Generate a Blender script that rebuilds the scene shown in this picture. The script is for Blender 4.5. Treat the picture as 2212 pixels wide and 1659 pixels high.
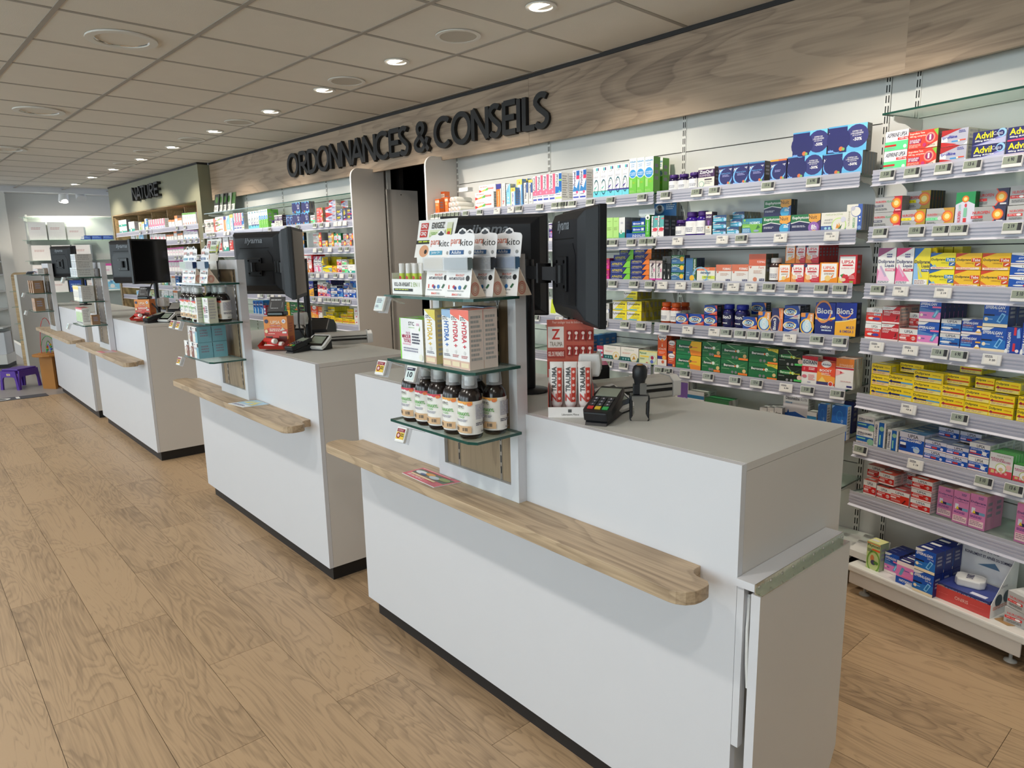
import bpy, math, random
from mathutils import Matrix, Vector
random.seed(7)
for o in list(bpy.data.objects): bpy.data.objects.remove(o)
SC = bpy.context.scene
COL = SC.collection
PI = math.pi
H = 1.5
# ---------------------------------------------------------------- camera
FW = Vector((-0.73797706, 0.64942134, -0.18341696)); RT = Vector((0.66328019, 0.74810665, -0.01989536)); UP = Vector((-0.12429498, 0.13633916, 0.98283386))
cd = bpy.data.cameras.new('camera'); cam = bpy.data.objects.new('camera', cd); COL.objects.link(cam)
cd.sensor_width = 36; cd.lens = 1503.96 / 2212 * 36; cd.clip_start = .02; cd.clip_end = 60
m = Matrix((( RT.x, UP.x, -FW.x, 0), (RT.y, UP.y, -FW.y, 0), (RT.z, UP.z, -FW.z, H), (0, 0, 0, 1)))
cam.matrix_world = m
SC.camera = cam
# ---------------------------------------------------------------- world, exposure, big lights
SC.view_settings.view_transform = 'Standard'; SC.view_settings.look = 'None'
SC.view_settings.gamma = 1; SC.view_settings.use_curve_mapping = False
SC.view_settings.exposure = 0.0
SC.cycles.use_denoising = True
SC.cycles.max_bounces = 7; SC.cycles.diffuse_bounces = 4; SC.cycles.glossy_bounces = 3; SC.cycles.transmission_bounces = 4; SC.cycles.transparent_max_bounces = 12
SC.cycles.sample_clamp_indirect = 6; SC.cycles.caustics_reflective = False; SC.cycles.caustics_refractive = False
W = bpy.data.worlds.new('world'); SC.world = W; W.use_nodes = True
bg = W.node_tree.nodes['Background']; bg.inputs['Color'].default_value = (.75, .85, 1, 1); bg.inputs['Strength'].default_value = 1.2

def look(o, d):
    o.rotation_euler = Vector(d).to_track_quat('-Z', 'Y').to_euler()
def area(name, loc, d, sx, sy, e, col):
    l = bpy.data.lights.new(name, 'AREA'); l.shape = 'RECTANGLE'; l.size = sx; l.size_y = sy; l.energy = e; l.color = col
    o = bpy.data.objects.new(name, l); COL.objects.link(o); o.location = loc; look(o, d); return o
DAY = (.86, .93, 1.0)
WARM = (1.0, .90, .76)
# daylight through the shop windows in the wall behind the photographer
for i, x in enumerate((-9.6, -6.2, -2.8, .4)):
    area('window_daylight', (x, -4.05, 1.55), (0, 1, -.05), 2.6, 2.3, 74, DAY)
area('window_daylight', (-16.3, -1.6, 1.6), (1, .25, 0), 2.4, 2.2, 90, DAY)
def spot(loc, d, e, size=95, blend=.7, r=.04, col=WARM):
    l = bpy.data.lights.new('spot_or_fill_lamp', 'SPOT'); l.energy = e; l.spot_size = math.radians(size); l.spot_blend = blend; l.shadow_soft_size = r; l.color = col
    o = bpy.data.objects.new('spot_or_fill_lamp', l); COL.objects.link(o); o.location = loc; look(o, d); return o
SPOTS = [(1.1, 2.45), (-.1, 2.45), (-1.3, 2.45), (-2.52, 2.445), (-3.72, 2.42), (-4.62, 2.41), (-5.51, 2.407), (-6.62, 2.36), (-7.75, 2.33), (-8.83, 2.31), (-9.95, 2.27), (-11.0, 2.24), (-12.07, 2.23)]
for x, y in SPOTS:
    spot((x, y, 2.585), (0.0, .42, -1), 44, 105, .6)
for i in range(11):
    spot((1.0 - 1.2 * i, -.02, 2.6), (0, .12, -1), 40, 130, .8, .06, (1, .95, .87))

# ---------------------------------------------------------------- colours and materials
def lin(h):
    if len(h) == 3: h = ''.join(c * 2 for c in h)
    v = [int(h[i:i + 2], 16) / 255 for i in (0, 2, 4)]
    return tuple(c / 12.92 if c <= .04045 else ((c + .055) / 1.055) ** 2.4 for c in v)
MATS = {}
def nodes(name):
    mt = bpy.data.materials.new(name); mt.use_nodes = True; nt = mt.node_tree
    return mt, nt, nt.nodes['Principled BSDF']
def mat(name, col, rough=.5, metal=0, spec=.5, emit=None, es=0, bump=0, bs=400, var=.03, vs=6, coat=0):
    if isinstance(col, str): col = lin(col)
    mt, nt, b = nodes(name)
    b.inputs['Roughness'].default_value = rough; b.inputs['Metallic'].default_value = metal; b.inputs['Specular IOR Level'].default_value = spec
    if coat: b.inputs['Coat Weight'].default_value = coat
    tc = nt.nodes.new('ShaderNodeTexCoord'); nz = nt.nodes.new('ShaderNodeTexNoise'); nz.inputs['Scale'].default_value = vs
    nt.links.new(tc.outputs['Object'], nz.inputs['Vector'])
    mx = nt.nodes.new('ShaderNodeMixRGB'); mx.inputs[1].default_value = (*[c * (1 - var) for c in col], 1); mx.inputs[2].default_value = (*[min(1, c * (1 + var)) for c in col], 1)
    nt.links.new(nz.outputs['Fac'], mx.inputs[0]); nt.links.new(mx.outputs[0], b.inputs['Base Color'])
    if emit:
        b.inputs['Emission Color'].default_value = (*emit, 1); b.inputs['Emission Strength'].default_value = es
    if bump:
        n2 = nt.nodes.new('ShaderNodeTexNoise'); n2.inputs['Scale'].default_value = bs; n2.inputs['Detail'].default_value = 3
        bp = nt.nodes.new('ShaderNodeBump'); bp.inputs['Strength'].default_value = bump; bp.inputs['Distance'].default_value = .002
        nt.links.new(tc.outputs['Object'], n2.inputs['Vector']); nt.links.new(n2.outputs['Fac'], bp.inputs['Height']); nt.links.new(bp.outputs[0], b.inputs['Normal'])
    MATS[name] = mt; return mt
def wood(name, dark, light, rough=.5, scale=1.0, rings=14, axis=0, knots=.5, vary=.12):
    """long grain along local axis; each object gets its own offset"""
    mt, nt, b = nodes(name); N = nt.nodes.new; Lk = nt.links.new
    tc = N('ShaderNodeTexCoord'); oi = N('ShaderNodeObjectInfo')
    rnd = N('ShaderNodeVectorMath'); rnd.operation = 'SCALE'; cv = N('ShaderNodeCombineXYZ')
    for i in range(3): Lk(oi.outputs['Random'], cv.inputs[i])
    Lk(cv.outputs[0], rnd.inputs[0]); rnd.inputs['Scale'].default_value = 37.0
    ad = N('ShaderNodeVectorMath'); ad.operation = 'ADD'; Lk(tc.outputs['Object'], ad.inputs[0]); Lk(rnd.outputs[0], ad.inputs[1])
    mp = N('ShaderNodeMapping'); s = [6.5 * scale] * 3; s[axis] = 1.15 * scale; mp.inputs['Scale'].default_value = s; Lk(ad.outputs[0], mp.inputs['Vector'])
    n1 = N('ShaderNodeTexNoise'); n1.inputs['Scale'].default_value = 1.0; n1.inputs['Detail'].default_value = 2.2; n1.inputs['Distortion'].default_value = knots; Lk(mp.outputs[0], n1.inputs['Vector'])
    mu = N('ShaderNodeMath'); mu.operation = 'MULTIPLY'; mu.inputs[1].default_value = rings; Lk(n1.outputs['Fac'], mu.inputs[0])
    fr = N('ShaderNodeMath'); fr.operation = 'FRACT'; Lk(mu.outputs[0], fr.inputs[0])
    rp = N('ShaderNodeValToRGB'); rp.color_ramp.elements[0].position = .0; rp.color_ramp.elements[0].color = (0, 0, 0, 1)
    rp.color_ramp.elements[1].position = .55; rp.color_ramp.elements[1].color = (1, 1, 1, 1)
    e = rp.color_ramp.elements.new(.93); e.color = (.8, .8, .8, 1); e = rp.color_ramp.elements.new(1.0); e.color = (0, 0, 0, 1); Lk(fr.outputs[0], rp.inputs[0])
    m2 = N('ShaderNodeMapping'); s = [150 * scale] * 3; s[axis] = 5 * scale; m2.inputs['Scale'].default_value = s; Lk(ad.outputs[0], m2.inputs['Vector'])
    n2 = N('ShaderNodeTexNoise'); n2.inputs['Scale'].default_value = 1.0; n2.inputs['Detail'].default_value = 3; Lk(m2.outputs[0], n2.inputs['Vector'])
    m3 = N('ShaderNodeMapping'); s = [3.0 * scale] * 3; s[axis] = .9 * scale; m3.inputs['Scale'].default_value = s; Lk(ad.outputs[0], m3.inputs['Vector'])
    n3 = N('ShaderNodeTexNoise'); n3.inputs['Scale'].default_value = 1.0; n3.inputs['Detail'].default_value = 2; Lk(m3.outputs[0], n3.inputs['Vector'])
    f1 = N('ShaderNodeMath'); f1.operation = 'MULTIPLY_ADD'; f1.inputs[1].default_value = .24; f1.inputs[2].default_value = 0; Lk(rp.outputs[0], f1.inputs[0])
    f2 = N('ShaderNodeMath'); f2.operation = 'MULTIPLY_ADD'; f2.inputs[1].default_value = .62; Lk(n2.outputs['Fac'], f2.inputs[0]); Lk(f1.outputs[0], f2.inputs[2])
    f3 = N('ShaderNodeMath'); f3.operation = 'MULTIPLY_ADD'; f3.inputs[1].default_value = .75; Lk(n3.outputs['Fac'], f3.inputs[0]); Lk(f2.outputs[0], f3.inputs[2])
    f4 = N('ShaderNodeMath'); f4.operation = 'MULTIPLY_ADD'; f4.inputs[1].default_value = vary * 2; Lk(oi.outputs['Random'], f4.inputs[0]); Lk(f3.outputs[0], f4.inputs[2])
    cr = N('ShaderNodeValToRGB'); cr.color_ramp.elements[0].position = .42; cr.color_ramp.elements[0].color = (*lin(dark), 1); cr.color_ramp.elements[1].position = 1.18 if False else 1.0; cr.color_ramp.elements[1].color = (*lin(light), 1)
    Lk(f4.outputs[0], cr.inputs[0]); Lk(cr.outputs[0], b.inputs['Base Color'])
    bp = N('ShaderNodeBump'); bp.inputs['Strength'].default_value = .12; bp.inputs['Distance'].default_value = .0015; Lk(f2.outputs[0], bp.inputs['Height']); Lk(bp.outputs[0], b.inputs['Normal'])
    b.inputs['Roughness'].default_value = rough; MATS[name] = mt; return mt
def print_mat(name, rough, spec=.5, coat=0):
    mt, nt, b = nodes(name); a = nt.nodes.new('ShaderNodeAttribute'); a.attribute_name = 'Col'
    nz = nt.nodes.new('ShaderNodeTexNoise'); nz.inputs['Scale'].default_value = 35
    tc = nt.nodes.new('ShaderNodeTexCoord'); nt.links.new(tc.outputs['Object'], nz.inputs['Vector'])
    hs = nt.nodes.new('ShaderNodeHueSaturation'); mp = nt.nodes.new('ShaderNodeMapRange'); mp.inputs[3].default_value = .95; mp.inputs[4].default_value = 1.03
    nt.links.new(nz.outputs['Fac'], mp.inputs[0]); nt.links.new(mp.outputs[0], hs.inputs['Value']); nt.links.new(a.outputs['Color'], hs.inputs['Color'])
    nt.links.new(hs.outputs[0], b.inputs['Base Color']); b.inputs['Roughness'].default_value = rough; b.inputs['Specular IOR Level'].default_value = spec; b.inputs['Coat Weight'].default_value = coat
    MATS[name] = mt; return mt
def clear(name, tint, alpha, rough=.08, gl=.5):
    """thin clear sheet: mostly passes light straight through, with a surface gloss"""
    mt = bpy.data.materials.new(name); mt.use_nodes = True; nt = mt.node_tree; nt.nodes.remove(nt.nodes['Principled BSDF'])
    out = nt.nodes['Material Output']; tr = nt.nodes.new('ShaderNodeBsdfTransparent'); tr.inputs[0].default_value = (*tint, 1)
    pb = nt.nodes.new('ShaderNodeBsdfPrincipled'); pb.inputs['Base Color'].default_value = (*[c * .9 for c in tint], 1); pb.inputs['Roughness'].default_value = rough
    nz = nt.nodes.new('ShaderNodeTexNoise'); nz.inputs['Scale'].default_value = 20; mr = nt.nodes.new('ShaderNodeMapRange'); mr.inputs[3].default_value = max(0, alpha - .02); mr.inputs[4].default_value = alpha + .02
    nt.links.new(nz.outputs['Fac'], mr.inputs[0])
    lw = nt.nodes.new('ShaderNodeLayerWeight'); lw.inputs['Blend'].default_value = .25
    ma = nt.nodes.new('ShaderNodeMath'); ma.operation = 'MULTIPLY_ADD'; ma.inputs[1].default_value = gl; ma.use_clamp = True
    nt.links.new(lw.outputs['Fresnel'], ma.inputs[0]); nt.links.new(mr.outputs[0], ma.inputs[2])
    mx = nt.nodes.new('ShaderNodeMixShader'); nt.links.new(ma.outputs[0], mx.inputs[0]); nt.links.new(tr.outputs[0], mx.inputs[1]); nt.links.new(pb.outputs[0], mx.inputs[2]); nt.links.new(mx.outputs[0], out.inputs[0])
    MATS[name] = mt; return mt
mat('white_laminate', 'd2d3d8', .42, var=.015, bump=.05, bs=900)
mat('grey_worktop', 'c9cac6', .45, var=.02, bump=.05, bs=900)
mat('side_laminate', 'd2cdc8', .5, var=.015)
mat('white_panel', 'd6d6d3', .5, var=.015)
mat('white_metal', 'e0dfdb', .4, var=.01)
mat('plinth_black', '1b1a1c', .5)
mat('shadow_gap', '1e1c1c', .6)
mat('seam', '6a6866', .7)
mat('sage', '86856f', .6, var=.02)
mat('dark_board', '1d1c1f', .6)
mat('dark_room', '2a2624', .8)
mat('black_plastic', '14151a', .42, var=.05)
mat('black_shell', '15181f', .5, var=.04, bump=.15, bs=1500)
mat('black_gloss', '08090a', .12)
mat('screen_glass', '17181a', .08)
mat('white_plastic', 'dcdcdb', .35, var=.01)
mat('grey_plastic', 'b9b7b2', .4, var=.01)
mat('chrome', 'c8c4b8', .22, 1, bump=.5, bs=60)
mat('steel', 'b4b0aa', .3, 1)
mat('ceiling_tile', 'dcd5ca', .9, var=.03, bump=.35, bs=260)
mat('grid_metal', '9d958b', .5)
mat('plaster', 'd4d3cf', .85, var=.015)
mat('letter_black', '141416', .55)
mat('slot_dark', '0c0c0d', .7)
mat('glass_edge', '1f4a40', .15)
mat('lamp_on', 'ffffff', .4, emit=(1, .93, .8), es=16)
mat('lamp_ring', 'd9d5cd', .5)
mat('reflector', 'd8d2ca', .15, .85, bump=.6, bs=25)
mat('grille', 'b9b1a5', .8, bump=.5, bs=700)
mat('grey_floor', '98928e', .4, var=.05, vs=2.5, bump=.1, bs=120)
mat('dark_mat', '4a4a4e', .6)
mat('purple_plastic', '58349a', .35)
mat('orange_wood', 'a9702f', .5, var=.06)
mat('lcd', '8f988a', .25)
mat('ink', '2a2c30', .6)
mat('paper', 'e6e4df', .7)
wood('oak_ledge', '75614c', 'bda689', .5, 1.0, 9, 0, .5, .03)
wood('oak_panel', '65533f', '9c866b', .5, 1.0, 10, 2, .5, .03)
wood('oak_fascia', '69584a', 'a8937d', .55, .55, 9, 0, .7, .03)
wood('oak_floor', '75604a', 'b59877', .42, 1.0, 15, 0, .9, .07)
wood('oak_light', '9c7c52', 'd6b688', .5, 1.0, 8, 0, .4, .03)
print_mat('card', .38); print_mat('gloss_print', .22, .5, .2); print_mat('matte_print', .6, .3)
clear('glass', (.90, .97, .94), .05, .04, .55)
clear('rail_plastic', (.86, .86, .95), .5, .22, .35)
clear('clear_plastic', (.93, .94, .96), .22, .12, .5)
clear('acrylic', (.92, .95, .96), .10, .05, .5)

# ---------------------------------------------------------------- mesh builder
class MB:
    def __init__(s): s.v = []; s.f = []; s.m = []; s.c = []; s.s = []; s.names = []
    def mi(s, n):
        if n not in s.names: s.names.append(n)
        return s.names.index(n)
    def face(s, pts, m='card', c=(1, 1, 1), smooth=False):
        b = len(s.v); s.v += [tuple(p) for p in pts]; s.f.append(tuple(range(b, b + len(pts)))); s.m.append(s.mi(m)); s.c.append(c); s.s.append(smooth)
    def raw(s, vs, fs, m='card', c=(1, 1, 1), smooth=False):
        b = len(s.v); s.v += [tuple(p) for p in vs]; k = s.mi(m)
        for f in fs: s.f.append(tuple(i + b for i in f)); s.m.append(k); s.c.append(c); s.s.append(smooth)
        return s
    def box(s, x0, x1, y0, y1, z0, z1, m='card', c=(1, 1, 1), cs=None):
        """cs: colours for front(-y), right(+x), back, left, top, bottom"""
        v = [(x0, y0, z0), (x1, y0, z0), (x1, y1, z0), (x0, y1, z0), (x0, y0, z1), (x1, y0, z1), (x1, y1, z1), (x0, y1, z1)]
        fs = [(0, 1, 5, 4), (1, 2, 6, 5), (2, 3, 7, 6), (3, 0, 4, 7), (4, 5, 6, 7), (3, 2, 1, 0)]
        b = len(s.v); s.v += v; k = s.mi(m)
        for i, f in enumerate(fs): s.f.append(tuple(j + b for j in f)); s.m.append(k); s.c.append(cs[i] if cs else c); s.s.append(False)
        return s
    def bar(s, p, q, w, h, m, c=(1, 1, 1)):
        p, q = Vector(p), Vector(q); d = (q - p).normalized(); a = Vector((0, 0, 1)) if abs(d.z) < .9 else Vector((1, 0, 0))
        x = d.cross(a).normalized() * w / 2; y = x.cross(d).normalized() * h / 2
        vs = [p - x - y, p + x - y, p + x + y, p - x + y, q - x - y, q + x - y, q + x + y, q - x + y]
        return s.raw(vs, [(3, 2, 1, 0), (4, 5, 6, 7), (0, 1, 5, 4), (1, 2, 6, 5), (2, 3, 7, 6), (3, 0, 4, 7)], m, c)
    def prism(s, outline, lo, hi, m, axis='z', c=(1, 1, 1), mside=None, smooth=False):
        n = len(outline)
        def P(a, b, h): return {'z': (a, b, h), 'y': (a, h, b), 'x': (h, a, b)}[axis]
        vs = [P(a, b, lo) for a, b in outline] + [P(a, b, hi) for a, b in outline]
        s.raw(vs, [tuple(range(n))[::-1], tuple(range(n, 2 * n))], m, c)
        s.raw(vs, [(i, (i + 1) % n, n + (i + 1) % n, n + i) for i in range(n)], mside or m, c, smooth)
        return s
    def lathe(s, prof, cx=0, cy=0, n=20, m='card', c=(1, 1, 1), cap=True, z=0, axis='z'):
        vs = []; fs = []
        for r, h in prof:
            for i in range(n):
                a = 2 * PI * i / n; p = (cx + r * math.cos(a), cy + r * math.sin(a), z + h)
                vs.append(p if axis == 'z' else ((p[0], p[2], p[1]) if axis == 'y' else (p[2], p[1], p[0])))
        k = len(prof)
        for j in range(k - 1):
            for i in range(n): fs.append((j * n + i, j * n + (i + 1) % n, (j + 1) * n + (i + 1) % n, (j + 1) * n + i))
        s.raw(vs, fs, m, c, True)
        if cap:
            s.raw(vs[:n], [tuple(range(n))[::-1]], m, c); s.raw(vs[-n:], [tuple(range(n))], m, c)
        return s
    def tube(s, pts, r, m, n=8, c=(1, 1, 1)):
        pts = [Vector(p) for p in pts]; vs = []; fs = []
        for i, p in enumerate(pts):
            d = (pts[min(i + 1, len(pts) - 1)] - pts[max(i - 1, 0)]).normalized(); a = Vector((0, 0, 1)) if abs(d.z) < .9 else Vector((1, 0, 0))
            x = d.cross(a).normalized(); y = d.cross(x)
            for k in range(n): t = 2 * PI * k / n; vs.append(p + x * r * math.cos(t) + y * r * math.sin(t))
        for j in range(len(pts) - 1):
            for i in range(n): fs.append((j * n + i, j * n + (i + 1) % n, (j + 1) * n + (i + 1) % n, (j + 1) * n + i))
        s.raw(vs, fs, m, c, True); s.raw(vs[:n], [tuple(range(n))], m, c); s.raw(vs[-n:], [tuple(range(n))], m, c)
        return s
    def xf(s, M):
        s.v = [tuple(M @ Vector(p)) for p in s.v]; return s
    def mesh(s, name='mesh', bevel=0):
        me = bpy.data.meshes.new(name); me.from_pydata(s.v, [], s.f)
        for n in s.names: me.materials.append(MATS[n])
        me.polygons.foreach_set('material_index', s.m); me.polygons.foreach_set('use_smooth', s.s)
        a = me.attributes.new('Col', 'FLOAT_COLOR', 'CORNER'); d = []
        for f, c in zip(s.f, s.c): d += [c[0], c[1], c[2], 1.0] * len(f)
        a.data.foreach_set('color', d)
        if bevel:
            import bmesh
            bm = bmesh.new(); bm.from_mesh(me); bmesh.ops.remove_doubles(bm, verts=bm.verts, dist=1e-5)
            es = [e for e in bm.edges if len(e.link_faces) == 2 and e.calc_face_angle(0) > .6]
            bmesh.ops.bevel(bm, geom=es, offset=bevel, segments=2, profile=.6, affect='EDGES', clamp_overlap=True); bm.to_mesh(me); bm.free()
        me.update(); return me
def obj(name, mb, parent=None, loc=(0, 0, 0), rz=0, bevel=0, kind=None):
    me = mb if isinstance(mb, bpy.types.Mesh) else mb.mesh(name, bevel)
    o = bpy.data.objects.new(name, me); COL.objects.link(o); o.location = loc; o.rotation_euler = (0, 0, rz)
    if parent: o.parent = parent
    if kind: o['kind'] = kind
    return o
def tag(o, label, cat, group=None):
    o['label'] = label; o['category'] = cat
    if group: o['group'] = group
    return o
def thing(name, label, cat, loc=(0, 0, 0), rz=0, group=None):
    o = bpy.data.objects.new(name, None); COL.objects.link(o); o.location = loc; o.rotation_euler = (0, 0, rz); o.empty_display_size = .05
    return tag(o, label, cat, group)
def dup(o, loc, rz=None, parent=None):
    c = o.copy(); COL.objects.link(c); c.location = loc
    if rz is not None: c.rotation_euler = (0, 0, rz)
    c.parent = parent
    for ch in list(o.children):
        d = ch.copy(); COL.objects.link(d); d.parent = c
        for g in ch.children:
            e = g.copy(); COL.objects.link(e); e.parent = d
    return c
def struct(name, mb, **k):
    return obj(name, mb, kind='structure', **k)
def part_of(name, mb, parent, **k): return obj(name, mb, parent, **k)

# ---------------------------------------------------------------- lettering
_TX = {}
def glyphs(txt, bold=False, ital=False):
    k = (txt, bold, ital)
    if k in _TX: return _TX[k]
    cu = bpy.data.curves.new('t', 'FONT'); cu.body = txt; cu.resolution_u = 2
    if bold: cu.offset = .022
    if ital: cu.shear = .25
    o = bpy.data.objects.new('t', cu); COL.objects.link(o)
    bpy.context.view_layer.update()
    ev = o.evaluated_get(bpy.context.evaluated_depsgraph_get()); me = ev.to_mesh()
    vs = [(v.co.x, v.co.y) for v in me.vertices]; fs = [tuple(p.vertices) for p in me.polygons]
    ev.to_mesh_clear(); bpy.data.objects.remove(o); bpy.data.curves.remove(cu)
    if vs:
        x0 = min(v[0] for v in vs); x1 = max(v[0] for v in vs); y0 = min(v[1] for v in vs); y1 = max(v[1] for v in vs)
        vs = [((x - x0) / (x1 - x0 or 1), (y - y0) / (y1 - y0 or 1)) for x, y in vs]
    _TX[k] = (vs, fs); return vs, fs
def paint(mb, dsl, w, h, place, m='card', eps=.00025):
    """draws a flat print; place(u, v, lift) maps metres across and up the face to 3-D"""
    lv = 1
    for it in dsl.split(';'):
        p = it.split(' '); t = p[0]; lift = eps * lv; lv += .5
        if t == 'R':
            a, b, c, d = (float(q) for q in p[1:5]); mb.face([place(x * w, y * h, lift) for x, y in ((a, b), (c, b), (c, d), (a, d))], m, lin(p[5]))
        elif t == 'P':
            q = [float(z) for z in p[1].split(',')]; pts = list(zip(q[0::2], q[1::2]))
            ar = sum(pts[i - 1][0] * pts[i][1] - pts[i][0] * pts[i - 1][1] for i in range(len(pts)))
            if ar < 0: pts = pts[::-1]
            mb.face([place(x * w, y * h, lift) for x, y in pts], m, lin(p[2]))
        elif t in 'CE':
            cx, cy, rx = float(p[1]) * w, float(p[2]) * h, float(p[3]); ry = rx
            if t == 'C': rx = ry = rx * min(w, h * 1.2)
            else: ry = float(p[4]) * h; rx *= w
            mb.face([place(cx + rx * math.cos(a * PI / 9), cy + ry * math.sin(a * PI / 9), lift) for a in range(18)], m, lin(p[-1]))
        elif t == 'O':
            cx, cy, rx, ry = float(p[1]) * w, float(p[2]) * h, float(p[3]) * w, float(p[4]) * h
            vs = []
            for a in range(18):
                for k in (1, .82): vs.append(place(cx + k * rx * math.cos(a * PI / 9), cy + k * ry * math.sin(a * PI / 9), lift))
            mb.raw(vs, [(2 * i, (2 * i + 2) % 36, (2 * i + 3) % 36, 2 * i + 1) for i in range(18)], m, lin(p[5]))
        elif t == 'L':
            a, b, c, d = (float(q) for q in p[1:5]); n = int(p[5]); r = random.Random(it)
            for i in range(n):
                y1 = d - (d - b) * i / n; y0 = y1 - (d - b) / n * .55; x = a; e = a + (c - a) * r.uniform(.7, 1)
                while x < e - .02:
                    k = min(e, x + (c - a) * r.uniform(.1, .3)); mb.face([place(u * w, v * h, lift) for u, v in ((x, y0), (k, y0), (k, y1), (x, y1))], m, lin(p[6])); x = k + (c - a) * .03
        elif t in 'TBIWXK':
            a, b, c, d = (float(q) for q in p[1:5]); vs, fs = glyphs(' '.join(p[6:]), t != 'T', t == 'I')
            f = {'W': lambda x, y: (1 - y, x), 'X': lambda x, y: (y, 1 - x), 'K': lambda x, y: (1 - x, 1 - y)}.get(t, lambda x, y: (x, y))
            q = []
            for x, y in vs:
                u, v = f(x, y); q.append(place((a + (c - a) * u) * w, (b + (d - b) * v) * h, lift))
            mb.raw(q, fs, m, lin(p[5]))
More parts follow.
